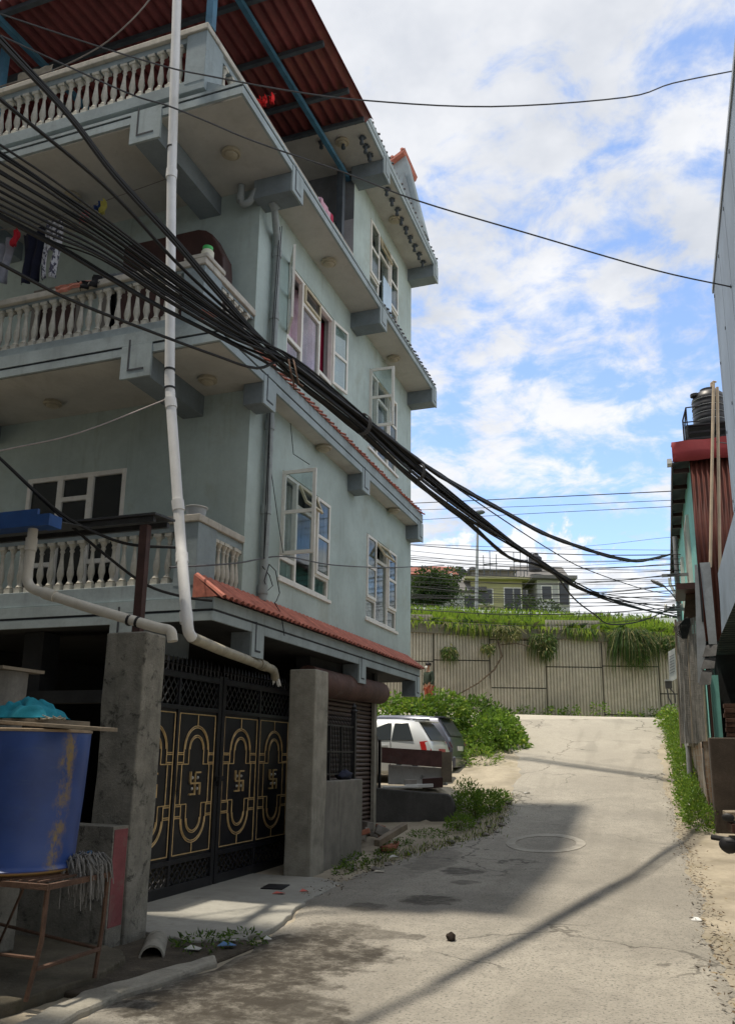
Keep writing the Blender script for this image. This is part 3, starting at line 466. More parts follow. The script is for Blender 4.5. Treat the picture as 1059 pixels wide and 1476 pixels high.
# little tile awnings
def awning(name,m,x0,z0,x1,z1,ya,yb,sp,rad,md=None):
    mb=MB(); d=Vector((x1-x0,0,z1-z0)); n_=Vector((-d.z,0,d.x)).normalized()
    if n_.z<0: n_=-n_
    k=int((yb-ya)/sp)
    for i in range(k):
        y=ya+sp*(i+.5); j=R(-.012,.012)
        a=Vector((x0+.045+R(-.01,.02),y+j,z0-.03)); b_=Vector((x1,y+j,z1))
        ring=[]
        for e_ in (a,b_):
            for q_ in range(6):
                an=PI*q_/5; ring.append(e_+Vector((0,math.cos(an)*rad,0))+n_*(math.sin(an)*rad*.9))
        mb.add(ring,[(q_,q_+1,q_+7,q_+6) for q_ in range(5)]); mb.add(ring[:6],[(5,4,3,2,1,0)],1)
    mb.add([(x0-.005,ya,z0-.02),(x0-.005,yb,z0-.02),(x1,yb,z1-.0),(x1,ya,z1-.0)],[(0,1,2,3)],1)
    mb.add([(x0-.005,ya,z0-.02),(x1,ya,z1),(x1,ya,z0-.02)],[(0,1,2)]); mb.add([(x0-.005,yb,z0-.02),(x1,yb,z0-.02),(x1,yb,z1)],[(0,1,2)])
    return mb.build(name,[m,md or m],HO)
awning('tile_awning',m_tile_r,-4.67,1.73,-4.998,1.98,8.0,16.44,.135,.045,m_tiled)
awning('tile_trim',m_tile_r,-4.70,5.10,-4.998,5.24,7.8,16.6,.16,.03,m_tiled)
awning('tile_awning',m_tile_g,-4.44,8.10,-4.998,8.50,12.9,16.68,.16,.028)
awning('tile_awning',m_para,-4.47,8.085,-4.998,8.34,7.6,12.9,.19,.004)
awning('tile_awning',m_tile_g,-4.40,11.30,-5.6,11.75,12.0,16.7,.16,.026)
# gable on the roof edge
mb=MB(); mb.prism([(-4.4,11.45),(-4.86,13.55),(-6.4,12.6),(-6.4,11.45)],lambda u,v,w_:(u,w_,v),15.7,16.1); gb=mb.build('gable',m_fascia,HO)
mb=MB(); mb.prism([(-4.83,13.62),(-6.5,12.62),(-6.5,12.55),(-4.87,13.52)],lambda u,v,w_:(u,w_,v),15.55,16.6)
for i in range(7): mb.tube([(-4.9-.24*i,15.55,13.6-.144*i),(-4.9-.24*i,16.6,13.6-.144*i)],.045,6)
mb.build('gable_tiles',m_tile_r,gb)
mb=MB(); mb.prism([(-4.52,11.45),(-4.85,13.0),(-5.2,11.45)],lambda u,v,w_:(u,w_,v),15.6,15.69); mb.build('gable_trim',m_bracket,gb)
# ceiling lights
cl_=MB(); cl_.lathe([(.001,0),(.115,0),(.13,-.03),(.13,-.045),(.115,-.055),(.09,-.05),(.085,-.075),(.06,-.09),(.001,-.095)],(0,0,0),20)
CL=None; m_lamp=M('cream_lamp_shade',(.42,.37,.27),.5,.12,6,0)
for x,y,z in ((-5.05,8.36,7.92),(-7.7,8.42,7.92),(-4.76,11.13,7.92),(-4.78,14.68,7.92),(-5.39,8.67,4.79),(-7.87,8.65,4.79),(-4.88,11.41,4.79),(-4.87,15.04,4.79),(-4.72,14.51,11.02),(-4.95,12.05,11.02)):
    if CL is None: CL=cl_.build('ceiling_light',m_lamp,HO,smooth=True,local=True); o_=CL
    else: o_=copy_part(CL,HO)
    o_.location=Vector((x,y,z))-WL[HO.name]
hk=MB(); hk.tube([(0,0,0),(0,0,-.12)],.022,8); hk.lathe([(.001,-.12),(.03,-.12),(.03,-.15),(.001,-.155)],(0,0,0),8); hk.obox((.0,.02,-.03),(.045,0,0),(0,.03,0),(0,0,.012)); HK=None
for x,y in [(-4.56,12.04),(-4.57,12.27),(-4.57,12.5),(-4.92,12.04),(-5.3,11.9)]+[(-4.57+R(-.01,.01),13.2+.327*i) for i in range(10)]:
    if HK is None: HK=hk.build('soffit_bolt',m_steeld,HO,smooth=True,local=True); o_=HK
    else: o_=copy_part(HK,HO)
    o_.location=Vector((x,y,11.02))-WL[HO.name]; o_.rotation_euler=(0,0,R(-.4,.4)); o_.scale=(1.3,1.3,1.2)
# terrace roof of corrugated sheet on blue steel
mb=MB(); zs=lambda y:10.66+(y-7.8)*.083; x=-14; xs_=[]
while x<-4.19: xs_.append(x); x+=.0225
for yy in (7.4,9.5,11.68):
    for i,x in enumerate(xs_): mb.v.append((x,yy,zs(yy)+.034*math.sin(x*2*PI/.18)))
n_=len(xs_)
for j in range(2):
    for i in range(n_-1): mb.f.append((j*n_+i,j*n_+i+1,(j+1)*n_+i+1,(j+1)*n_+i)); mb.m.append(0)
ob=mb.build('roof_sheet',m_sheet,HO,smooth=True); sd=ob.modifiers.new('thickness','SOLIDIFY'); sd.thickness=.004
mb=MB(); mb.box(-4.2,-4.17,7.4,11.68,10.9,10.94); 
for yy in (7.55,8.62,9.72,10.8,11.55):
    p=MB(); z_=zs(yy)-.037; p.box(-14,-4.34,yy-.035,yy+.035,z_-.07,z_); p.build('purlin',m_steeld,HO)
for xx in (-5.12,-8.6):
    p=MB(); 
    for a,b_ in ((7.45,12.84),):
        z0,z1=zs(a)-.11,zs(b_)-.20; p.add([(xx-.04,a,z0),(xx+.04,a,z0),(xx+.04,a,z0-.09),(xx-.04,a,z0-.09),(xx-.04,b_,z1),(xx+.04,b_,z1),(xx+.04,b_,z1-.09),(xx-.04,b_,z1-.09)],[(0,1,2,3),(7,6,5,4),(0,4,5,1),(1,5,6,2),(2,6,7,3),(3,7,4,0)])
    p.build('rafter',m_steelb,HO)
for x,y in ((-5.02,7.62),(-8.9,8.0)):
    p=MB(); p.box(x-.05,x+.05,y-.05,y+.05,9.17 if y<7.9 else 8.3,zs(y)-.2); p.build('roof_post',m_steelb,HO)
p=MB(); p.box(-5.24,-5.12,12.55,12.67,8.3,10.98); p.build('roof_post',m_steeld,HO)
# windows ----------------------------------------------------------------------
def sashmesh(wd,hh,bar=.5,fr=.05,th=.035,sgn=1):
    mb=MB(); a=lambda u0,u1,z0,z1:mb.box(-th/2,th/2,min(u0*sgn,u1*sgn),max(u0*sgn,u1*sgn),z0,z1)
    a(0,fr,0,hh); a(wd-fr,wd,0,hh); a(fr,wd-fr,0,fr); a(fr,wd-fr,hh-fr,hh)
    if bar: a(fr,wd-fr,hh*bar-fr/2,hh*bar+fr/2)
    g_=MB(); g_.box(-.003,.003,min(fr*sgn,(wd-fr)*sgn),max(fr*sgn,(wd-fr)*sgn),fr,hh-fr); return mb,g_
def window(Y0,Y1,z0,z1,la=0,ra=0,hop=0,curt=None,low=.26,cols=(.31,.69),name='window',lefts=1.0):
    X=-5.045; W_=Y1-Y0; H=z1-z0; ya=Y0+W_*cols[0]; yb=Y0+W_*cols[1]; zl=z0+H*low; zh=z1-H*.24; f=.05
    mb=MB(); B=lambda y0,y1,a,b_:mb.box(X-.04,X+.03,y0,y1,a,b_)
    B(Y0,Y0+f,z0,z1); B(Y1-f,Y1,z0,z1); B(ya-.03,ya+.03,z0+f,z1-f); B(yb-.03,yb+.03,z0+f,z1-f)
    B(Y0+f,Y1-f,z0,z0+f); B(Y0+f,Y1-f,z1-f,z1); B(Y0+f,ya-.03,zl-.03,zl+.03); B(yb+.03,Y1-f,zl-.03,zl+.03); B(ya+.03,yb-.03,zh-.03,zh+.03)
    mb.box(-5.0,-4.965,Y0-.05,Y1+.05,z0-.05,z0-.002)
    fr=mb.build(name,m_frame,HO)
    g_=MB(); g_.box(X-.006,X,Y0+f,ya-.03,z0+f,zl-.03); g_.box(X-.006,X,yb+.03,Y1-f,z0+f,zl-.03); g_.box(X-.006,X,ya+.03,yb-.03,z0+f,zh-.03); g_.build('pane',m_glass,fr)
    off=WL[fr.name]
    for sgn,hy,oth,ang in ((1,Y0+f*.6,ya-.02,la),(-1,Y1-f*.6,yb+.02,ra)):
        wd=abs(oth-hy); sm,gm=sashmesh(wd,z1-f*.6-zl,.5,.05,.035,sgn)
        for mm,nm,ma in ((sm,'sash',m_frame),(gm,'pane',m_glass if not ang else m_glassc)):
            o_=mm.build(nm,ma,fr,local=True); o_.location=Vector((X+.045,hy,zl+.01))-off; o_.rotation_euler=(0,0,-sgn*math.radians(ang))
    hm=MB(); wd=yb-ya-.06; hh=z1-f-zh-.03
    for a in ((0,.045,-hh,0),(wd-.045,wd,-hh,0),(.045,wd-.045,-.045,0),(.045,wd-.045,-hh,-hh+.045)): hm.box(-.018,.018,*a)
    o_=hm.build('hopper',m_hop,fr,local=True); o_.location=Vector((X+.04,ya+.03,z1-f))-off; o_.rotation_euler=(0,-math.radians(hop),0)
    hg=MB(); hg.box(-.003,.003,.045,wd-.045,-hh+.045,-.045); o2=hg.build('pane',m_glass,fr,local=True); o2.location=o_.location; o2.rotation_euler=o_.rotation_euler
    for (c0,c1,za,zb,mm) in (curt or []):
        cu=MB(); n_=int((c1-c0)*40)+4; vs=[]
        for i in range(n_+1):
            y=c0+(c1-c0)*i/n_; xx=-5.25+.025*math.sin(i*1.7)+.012*math.sin(i*.63+1); vs+= [(xx,y,za),(xx,y,zb)]
        cu.add(vs,[(2*i,2*i+2,2*i+3,2*i+1) for i in range(n_)]); cu.build('curtain',mm,fr,smooth=True)
    return fr
window(*WIN[0],la=90,hop=24,curt=[(10.25,11.15,2.4,4.0,m_cur_w),(11.75,12.75,2.4,4,m_cur_w)],low=.20)
window(*WIN[1],hop=32,curt=[(13.9,14.95,2.4,4,m_cur_w),(15.25,16.3,2.4,4,m_cur_w)],low=.24)
window(*WIN[2],la=148,ra=172,hop=0,curt=[(10.3,10.62,5.8,7.36,m_cur_r),(10.66,11.78,5.8,7.36,m_cur_l),(11.8,12.18,5.8,7.36,m_cur_r),(12.2,12.38,5.8,7.36,m_cur_l)],low=.22)
window(*WIN[3],la=88,hop=30,curt=[(14.0,15.0,5.7,7.3,m_cur_w),(15.3,16.2,5.7,7.33,m_cur_w)],low=.24)
window(*WIN[4],hop=14,curt=[(13.9,14.9,9.05,10.6,m_cur_w),(15.2,16.3,9.05,10.6,m_cur_w)],low=.22)
mb=MB(); mb.box(-4.965,-4.955,14.5,15.05,9.1,9.72); mb.build('propped_sheet',M('pale_blue_sheet',(.50,.66,.80),.35,.1,2,0),HO)
# first floor front window behind the balcony
def fwin(x0,x1,z0,z1,cols,bars):
    mb=MB(); Y=9.17; f=.07; B=lambda a,b_,c_,d:mb.box(a,b_,Y-.03,Y+.05,c_,d)
    B(x0,x0+f,z0,z1); B(x1-f,x1,z0,z1); B(x0+f,x1-f,z0,z0+f); B(x0+f,x1-f,z1-f,z1)
    for c_ in cols: B(c_-.05,c_+.05,z0+f,z1-f)
    for a,b_,z_ in bars: B(a,b_,z_-.035,z_+.035)
    fr=mb.build('window',m_frame,HO,bev=.006); g_=MB(); g_.box(x0+f,x1-f,Y+.008,Y+.014,z0+f,z1-f); g_.build('pane',glassmat('dark_glass',(.12,.13,.14),.12),fr); return fr
fwin(-8.62,-6.9,2.05,3.87,(-8.03,-7.5),((-7.98,-7.55,3.5),(-8.55,-8.08,2.55),(-7.45,-6.97,2.55)))
m_doorf=M('grey_door_frame',(.25,.23,.21),.7,.15,5,.05)
mb=MB()
for a in ((-8.9,-8.8),(-8.05,-7.95)): mb.box(*a,9.12,9.2,5.25,7.0)
mb.box(-8.8,-8.05,9.12,9.2,6.9,7.0); d_=mb.build('door_frame',m_doorf,HO); mb=MB(); mb.box(-8.8,-8.05,9.2,9.24,5.25,6.9); mb.build('door',m_woodd,d_)
mb=MB()
for a in ((-7.6,-7.5),(-6.85,-6.75),(-7.22,-7.13)): mb.box(*a,9.12,9.2,5.6,7.0)
mb.box(-7.5,-6.85,9.12,9.2,6.9,7.0); d_=mb.build('window',m_doorf,HO); mb=MB(); mb.box(-7.5,-6.85,9.18,9.19,5.6,6.9); mb.build('pane',m_glass,d_)
# drain pipes on the side wall
def pipe(name,pts,rad,m,parent,coll=(),n=12,cr=1.18,cl_=.06):
    mb=MB(); P_=[Vector(p) for p in pts]; Q=[P_[0]]
    for i in range(1,len(P_)-1):          # round the elbows
        a,b_,c_=P_[i-1],P_[i],P_[i+1]; d1=min(.11,(b_-a).length*.4); d2=min(.11,(c_-b_).length*.4); s=b_+(a-b_).normalized()*d1; e_=b_+(c_-b_).normalized()*d2
        for k in range(6): f=k/5; Q.append((s*(1-f)**2)+b_*2*f*(1-f)+e_*f*f)
    Q.append(P_[-1]); mb.tube(Q,rad,n)
    for p,d in coll:
        p=Vector(p); d=Vector(d).normalized(); mb.tube([p-d*cl_,p+d*cl_],rad*cr,n)
    return mb.build(name,m,parent,smooth=True)
pipe('drain_pipe',[(-4.92,9.58,7.45),(-4.92,9.58,4.95),(-4.92,9.58,1.95)],.058,m_pvcg,HO,[((-4.92,9.58,z),(0,0,1)) for z in (7.1,6.1,4.42,3.2,2.1)])
pipe('waste_pipe',[(-5.24,9.0,7.9),(-5.22,9.0,7.58),(-5.08,9.0,7.60),(-5.02,9.02,7.78),(-4.93,9.05,7.80),(-4.80,9.2,7.6),(-4.90,9.5,7.35),(-4.92,9.58,7.2)],.05,m_pvcg,HO,[((-5.24,9,7.7),(0,0,1)),((-4.80,9.2,7.6),(.1,.2,-.2))])
mb=MB()
for o1 in (0,.03): mb.tube([(-4.86+o1,9.52,7.5),(-4.9+o1,9.5,6),(-4.88,9.5,4.7),(-4.9+o1,9.52,3.2),(-4.88,9.5,2.5)],.006,5)
mb.tube([(-4.9,9.5,2.4),(-4.85,9.62,2.3),(-4.86,9.75,2.18),(-4.88,9.65,2.1),(-4.86,9.5,2.2),(-4.86,9.62,2.45),(-4.85,9.8,2.4),(-4.85,9.95,2.12),(-4.82,9.8,1.98),(-4.75,9.6,1.92),(-4.7,9.7,1.8),(-4.66,9.75,1.5)],.007,5)
mb.tube([(-4.95,10.3,4.75),(-4.93,10.4,4.3),(-4.6,10.25,4.05)],.006,5); mb.tube([(-4.88,9.5,4.0),(-4.93,10.0,3.1),(-4.94,10.2,2.75)],.006,5)
mb.build('loose_wiring',m_rub,HO)
# ground floor: shutter bay on the lane, dark garage behind the gate
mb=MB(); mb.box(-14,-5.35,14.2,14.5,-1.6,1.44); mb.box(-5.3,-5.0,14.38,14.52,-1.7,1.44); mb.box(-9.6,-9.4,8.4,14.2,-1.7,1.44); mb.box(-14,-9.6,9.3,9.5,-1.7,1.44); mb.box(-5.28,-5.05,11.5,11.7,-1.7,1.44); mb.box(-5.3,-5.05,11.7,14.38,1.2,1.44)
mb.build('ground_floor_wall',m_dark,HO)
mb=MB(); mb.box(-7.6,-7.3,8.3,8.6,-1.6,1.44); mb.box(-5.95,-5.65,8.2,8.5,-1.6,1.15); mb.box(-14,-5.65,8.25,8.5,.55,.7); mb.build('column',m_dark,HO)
mb=MB(); k=0; z=-1.5
vs=[]
while z<1.18:
    mb.prism([(-5.10,z),(-5.06,z+.012),(-5.045,z+.035),(-5.06,z+.058),(-5.10,z+.07)],lambda u,v,w_:(u,w_,v),11.7,14.37); z+=.075
sh=mb.build('roller_shutter',m_shut,HO)
mb=MB(); mb.tube([(-4.95,11.2,1.06),(-4.95,12.3,1.05),(-4.95,13.4,1.08),(-4.95,14.5,1.09),(-4.95,14.6,1.09)],[.21,.215,.205,.2,.17],16); mb.build('shutter_box',M('brown_sheet_cover',(.10,.052,.042),.8,.3,3,.3,14,spot=.6,spotcol=(.16,.13,.12)),sh,smooth=True)
mb=MB(); mb.box(-5.03,-4.97,14.30,14.42,-1.6,.95); mb.build('shutter_guide',m_concl,sh)
# ================================================================== GATE
GA=thing('metal_gate','black double leaf metal gate with gold arched trim and four symbols','gate',(-5.3,9.3,-1.56))
GX=-5.3
def leaf(y0,y1):
    """one leaf: frame, two lattices, two sheet panels with gold stadium trim"""
    mb=MB(); B=lambda a,b_,c_,d,x=.028:mb.box(GX-x,GX+x,a,b_,c_,d)
    B(y0,y0+.075,-1.58,.93); B(y1-.075,y1,-1.58,.93); a,b_=y0+.075,y1-.075; mid=(y0+y1)/2
    for c_,d in ((.83,.90),(.47,.52),(-1.24,-1.19),(-1.58,-1.46)): B(a,b_,c_,d,.024)
    B(mid-.02,mid+.02,-1.46,.83,.022)
    fr=mb.build('leaf_frame',m_black,GA,bev=.004)
    for pa,pb in ((a,mid-.02),(mid+.02,b_)):
        p=MB(); p.box(GX-.012,GX-.004,pa,pb,-1.19,.47); pn=p.build('panel',m_black,fr)
        g=MB(); X=GX+.006; r_=.0068
        T=lambda pts:g.tube([(X,y,z) for y,z in pts],r_,6)
        for y in (pa+.03,pb-.03): T([(y,-1.15),(y,.43)])
        for z in (-1.15,.43): T([(pa+.03,z),(pb-.03,z)])
        c_=(pa+pb)/2; ro,ri=.275,.165
        zt_,zb_=.02,-.76                      # centres of the half rings
        for rad in (ro,ri):
            for off in (0,-.022):
                q=rad+off; T([(c_+q*math.cos(PI*k/16),zt_+q*math.sin(PI*k/16)) for k in range(17)]); T([(c_+q*math.cos(PI*k/16),zb_-q*math.sin(PI*k/16)) for k in range(17)])
        for s_ in (-1,1):
            T([(c_+s_*ro,zt_),(c_+s_*ro,-.15)]); T([(c_+s_*ri,zt_),(c_+s_*ri,-.15)]); T([(c_+s_*ro,zb_),(c_+s_*ro,-.60)]); T([(c_+s_*ri,zb_),(c_+s_*ri,-.60)])
            T([(c_+s_*(ro+.03),-.15),(c_+s_*(ro+.03),-.60)])
            e_=pb-.03 if s_>0 else pa+.03
            for z in (-.02,-.04,-.13,-.15,-.60,-.62,-.73,-.75):
                T([(c_+s_*(ri if z in(-.15,-.60) else ro),z),(e_,z)])
        T([(c_,.43),(c_,zt_+ro)]); T([(c_,-1.15),(c_,zb_-ro)])
        g.build('gold_trim',m_gold,pn)
        # auspicious hooked cross with four dots
        e_=MB(); X2=GX+.006; s_=.108; zc=-.37; bw=.0095
        L=[((0,-s_*1.15),(0,s_*1.15)),((-s_,0),(s_,0)),((0,s_*1.15),(s_,s_*1.15)),((s_,0),(s_,-s_*1.15)),((0,-s_*1.15),(-s_,-s_*1.15)),((-s_,0),(-s_,s_*1.15))]
        for (u0,v0),(u1,v1) in L:
            e_.box(X2-.008,X2+.010+.001*L.index(((u0,v0),(u1,v1))),c_+min(u0,u1)-bw,c_+max(u0,u1)+bw,zc+min(v0,v1)-bw,zc+max(v0,v1)+bw)
        em=e_.build('emblem',m_gold,pn)
        d_=MB()
        for i in(-1,1):
            for j in(-1,1): d_.tube([(X2-.004,c_+i*.058,zc+j*.062),(X2+.008,c_+i*.058,zc+j*.062),(X2+.016,c_+i*.058,zc+j*.062)],[.02,.017,.006],8)
        d_.build('emblem_dots',m_studs,pn)
    for z0,z1 in ((.52,.83),(-1.46,-1.24)):
        l=MB()
        for pa,pb in ((a,mid-.02),(mid+.02,b_)):
            n_=8; st=(pb-pa)/n_
            for k in range(-3,n_+1):
                for s_ in (1,-1):
                    u0=pa+st*k; u1=u0+st*2.2; v0,v1=(z0,z1) if s_>0 else (z1,z0)
                    # clip to panel
                    t0=max(0,(pa-u0)/(u1-u0)); t1=min(1,(pb-u0)/(u1-u0))
                    if t1-t0<.05: continue
                    P0=(GX+.004*s_,u0+(u1-u0)*t0,v0+(v1-v0)*t0); P1=(GX+.004*s_,u0+(u1-u0)*t1,v0+(v1-v0)*t1)
                    d=(Vector(P1)-Vector(P0)); m_=(Vector(P0)+Vector(P1))/2; nn=Vector((1,0,0)).cross(d).normalized()
                    l.obox(m_,d/2,nn*.009,(.003,0,0))
        l.build('lattice',m_black,fr)
    s_=MB(); y=y0+.04
    while y<y1-.02:
        s_.tube([(GX,y,.90),(GX,y,1.0)],.008,6); s_.lathe([(.008,0),(.022,.02),(.016,.045),(.001,.10)],(GX,y,.985),6)
        s_.tube([(GX,y+.045+.04*math.cos(q),.945+.04*math.sin(q)) for q in [PI*k/6 for k in range(13)]],.006,5,cap=False); y+=.095
    s_.build('spearheads',m_black,fr)
    for y in (y0+.25,y1-.3):
        w_=MB(); w_.tube([(GX-.012,y,-1.60),(GX+.012,y,-1.60)],.035,10); w_.box(GX-.02,GX+.02,y-.012,y+.012,-1.60,-1.56); w_.build('gate_roller',m_steeld,fr)
    return fr
leaf(7.36,9.285); f2=leaf(9.315,11.42)
for o_ in [c for c in GA.children]: pass
mb=MB(); mb.box(GX+.03,GX+.055,9.20,9.40,-.36,-.30); mb.box(GX+.03,GX+.07,9.24,9.30,-.42,-.30); mb.tube([(GX+.05,9.22,-.33),(GX+.05,9.42,-.33)],.012,8); mb.build('gate_latch',m_iron,GA)
mb=MB(); mb.tube([(GX+.045,8.36,-.5),(GX+.045,8.36,-.2)],.01,6); mb.lathe([(.001,0),(.02,.01),(.02,.03),(.001,.04)],(GX+.045,8.36,-.46),8); mb.build('gate_latch',m_iron,GA)
# threshold block under the far leaf
mb=MB(); mb.box(-5.42,-5.2,6.9,9.25,-1.72,-1.59); struct(mb.build('threshold',m_concl,bev=.01))
# pillars
def pillar(name,x0,x1,y0,y1,zt,m,label,seed):
    random.seed(seed); mb=MB(); n_=9
    for k in range(n_+1):
        z=-1.8+(zt+1.8)*k/n_; j=lambda:R(-.008,.008)
        mb.v+=[(x0+j(),y0+j(),z),(x1+j(),y0+j(),z),(x1+j(),y1+j(),z),(x0+j(),y1+j(),z)]
    for k in range(n_):
        for i in range(4): mb.f.append((4*k+i,4*k+(i+1)%4,4*k+4+(i+1)%4,4*k+4+i)); mb.m.append(0)
    mb.f.append((4*n_,4*n_+1,4*n_+2,4*n_+3)); mb.m.append(0)
    o_=mb.build(name,m,bev=.016); return tag(o_,label,'pillar')
pillar('gate_pillar',-4.82,-4.4,6.3,6.64,1.06,m_conc,'mould-blackened concrete gate pillar carrying the white pipe elbow, beside the blue drum',1)
pillar('gate_pillar',-4.85,-4.46,10.36,10.83,1.12,m_concl,'pale concrete gate pillar between the gate and the brown roller shutter',2)
m_lw=M('streaked_concrete',(.215,.205,.18),.92,.2,3,.4,45,streak=.9,streakcol=(.05,.05,.042),sstr=(7,7,.3),spot=.3,spotcol=(.08,.08,.065))
mb=MB(); mb.box(-4.85,-4.50,10.835,12.42,-1.75,-.385); o_=tag(mb.build('low_wall',m_lw,bev=.015),'low streaked concrete wall right of the pale gate pillar, topped by an iron grille','wall')
mb=MB(); mb.box(-10,-4.42,6.08,6.292,-1.8,-.63); mb.box(-4.422,-4.415,6.095,6.28,-1.43,-.655,1); tag(mb.build('low_wall',[m_conc,m_red],bev=.014),'low dark concrete yard wall with a red-painted end behind the mop','wall')
# iron grille on low wall
GR=thing('iron_grille','black iron grille with a leaning fringe of spikes on the low concrete wall','grille',(-4.62,11.7,-.385))
mb=MB()
for z in (-.30,.02,.40): mb.box(-4.635,-4.605,10.84,12.3,z-.012,z+.012)
for y in (10.86,11.3,11.75): mb.box(-4.64,-4.60,y-.012,y+.012,-.385,.42)
mb.build('frame',m_iron,GR)
mb=MB(); y=10.9
while y<12.28:
    mb.box(-4.626,-4.612,y-.007,y+.007,-.3,.4); mb.tube([(-4.62,y,.40),(-4.60,y+.03,.50),(-4.57,y+.07,.58)],[.009,.008,.002],6); y+=.062
mb.build('bars',m_iron,GR)
mb=MB(); mb.box(-4.655,-4.585,12.27,12.34,-.385,.62); mb.lathe([(.05,0),(.06,.03),(.03,.06),(.045,.09),(.02,.13),(.001,.17)],(-4.62,12.305,.62),8); mb.build('post',m_iron,GR)
# dark bag on the low wall
mb=MB()
def lump(mb,c,rx,ry,rz_,n=14,mm=0,amp=.14,seed=0):
    rs=np.random.default_rng(seed); ph=rs.uniform(0,6,6); base=len(mb.v)
    for i in range(n+1):
        th=PI*i/n
        for j in range(n*2):
            a=PI*j/n; d=1+amp*(math.sin(3*a+ph[0]+2*th)+math.sin(5*th+ph[1])*math.cos(2*a+ph[2])+.5*math.sin(9*a+ph[3]+4*th))*.6
            mb.v.append((c[0]+rx*d*math.sin(th)*math.cos(a),c[1]+ry*d*math.sin(th)*math.sin(a),c[2]+rz_*d*math.cos(th)))
    m2=n*2
    for i in range(n):
        for j in range(m2): mb.f.append((base+i*m2+j,base+(i+1)*m2+j,base+(i+1)*m2+(j+1)%m2,base+i*m2+(j+1)%m2)); mb.m.append(mm)
    return mb
lump(mb,(-4.62,11.9,-.32),.11,.24,.075,seed=3); tag(mb.build('cloth_bundle',M('navy_cloth',(.02,.025,.05),.9,.3,8,.2),smooth=True),'dark navy cloth bundle on the low wall under the iron grille','bundle')
# ================================================================== pipes
def pipe_thing(name,label,cat,pts,rad,m,coll,bands=(),mb_=None):
    o_=pipe(name,pts,rad,m,None,coll); tag(o_,label,cat)
    if bands:
        b_=MB()
        for p,d in bands: p=Vector(p); d=Vector(d).normalized(); b_.tube([p-d*.012,p+d*.012],rad*1.14,12)
        b_.build('strap',m_rub,o_)
    return o_
def lerp(a,b_,f): return tuple(a[i]+(b_[i]-a[i])*f for i in range(3))
D0=(-5.36,7.25,10.6);D1=(-5.26,7.36,6.87);D2=(-5.11,7.42,4.08);D3=(-4.76,7.32,2.18);D4=(-4.43,7.05,1.10);D5=(-4.93,9.7,1.13)
# straight white run (upper), grey-beige horizontal run (lower)
o_=pipe_thing('downpipe','tall white plastic downpipe leaning in front of the balconies','pipe',[D0,D1,lerp(D1,D2,.5),D2,D3,(-4.46,7.06,1.30),(-4.44,7.07,1.16),(-4.45,7.16,1.12)],.057,m_pvc,
 [(D1,(0,0,1)),(lerp(D2,D3,.12),(.2,0,-1)),(lerp(D3,D4,.18),(.3,-.25,-1)),(lerp(D3,D4,.80),(.3,-.25,-1)),(lerp(D2,D3,.78),(.2,0,-1))],
 [(lerp(D1,D2,-.13),(0,0,1)),(lerp(D2,D3,.02),(.1,0,-1)),(lerp(D2,D1,.07),(0,0,1))])
pp=pipe('outlet_pipe',[(-4.45,7.15,1.12),(-4.62,8.1,1.10),(-4.95,10.05,1.09),(-5.0,10.22,1.0)],.058,m_pvcd,o_,[((-4.84,9.45,1.095),(-.15,1,0)),((-4.88,9.62,1.095),(-.15,1,0))])
mb=MB()
for k in range(9):
    a=R(-.05,.05); mb.tube([(-5.0+a*.5,10.2,1.03),(-4.99+a,10.23,.96),(-4.98+a*1.5,10.24,.90+R(-.03,.03))],[.02,.016,.006],6)
mb.build('plastic_rag',m_white,o_,smooth=True)
pipe_thing('overflow_pipe','cream plastic pipe running down from the blue gutter onto the mouldy pillar','pipe',[(-5.44,5.9,2.02),(-5.45,5.9,1.45),(-4.9,5.98,1.27),(-4.14,6.12,1.05),(-4.02,6.13,1.03),(-4.0,6.13,.93)],.046,m_pvcd if False else M('cream_plastic_pipe',(.60,.57,.50),.5,.1,3,.03,40,streak=.6,streakcol=(.28,.25,.2)),[((-5.445,5.9,1.85),(0,0,1)),((-5.2,5.93,1.37),(1,.12,-.3))],[((-4.42,6.07,1.125),(1,.1,-.28)),((-4.34,6.085,1.105),(1,.1,-.28))])
# blue gutter roof, tin canopy
GU=thing('gutter_roof','bright blue tin gutter on the edge of a lean-to roof at the left','gutter',(-6.5,5.8,2))
mb=MB(); mb.box(-8.5,-5.32,5.8,5.83,2.0,2.16); mb.box(-8.5,-5.32,5.83,5.95,2.0,2.02); mb.box(-8.5,-5.32,5.94,5.97,2.0,2.12); mb.build('gutter',m_blueg,GU)
mb=MB(); mb.box(-5.32,-5.17,5.79,5.96,1.99,2.10); mb.build('gutter_end',m_blueg,GU)
mb=MB(); mb.add([(-8.5,5.9,2.10),(-5.35,5.9,2.10),(-5.35,6.6,2.2),(-8.5,6.6,2.2)],[(0,1,2,3)]); o_=mb.build('roof_sheet',m_tin,GU); sd=o_.modifiers.new('t','SOLIDIFY'); sd.thickness=.01
CA=thing('tin_canopy','dark tin canopy on a rusty post in front of the lowest balcony','canopy',(-4.8,6.7,-1.6))
mb=MB(); mb.add([(-8.5,6.6,2.30),(-4.62,6.62,2.30),(-4.62,6.98,2.32),(-8.5,6.98,2.32)],[(0,1,2,3)]); o_=mb.build('sheet',m_tin,CA); sd=o_.modifiers.new('t','SOLIDIFY'); sd.thickness=.022
mb=MB(); mb.box(-8.5,-4.66,6.66,6.70,2.22,2.275); mb.box(-8.5,-4.66,6.90,6.94,2.22,2.275); mb.build('rail',m_tin,CA)
mb=MB(); mb.box(-4.83,-4.74,6.68,6.75,-1.5,2.2); mb.build('post',M('rusty_post_paint',(.07,.035,.03),.7,.3,5,.1),CA)
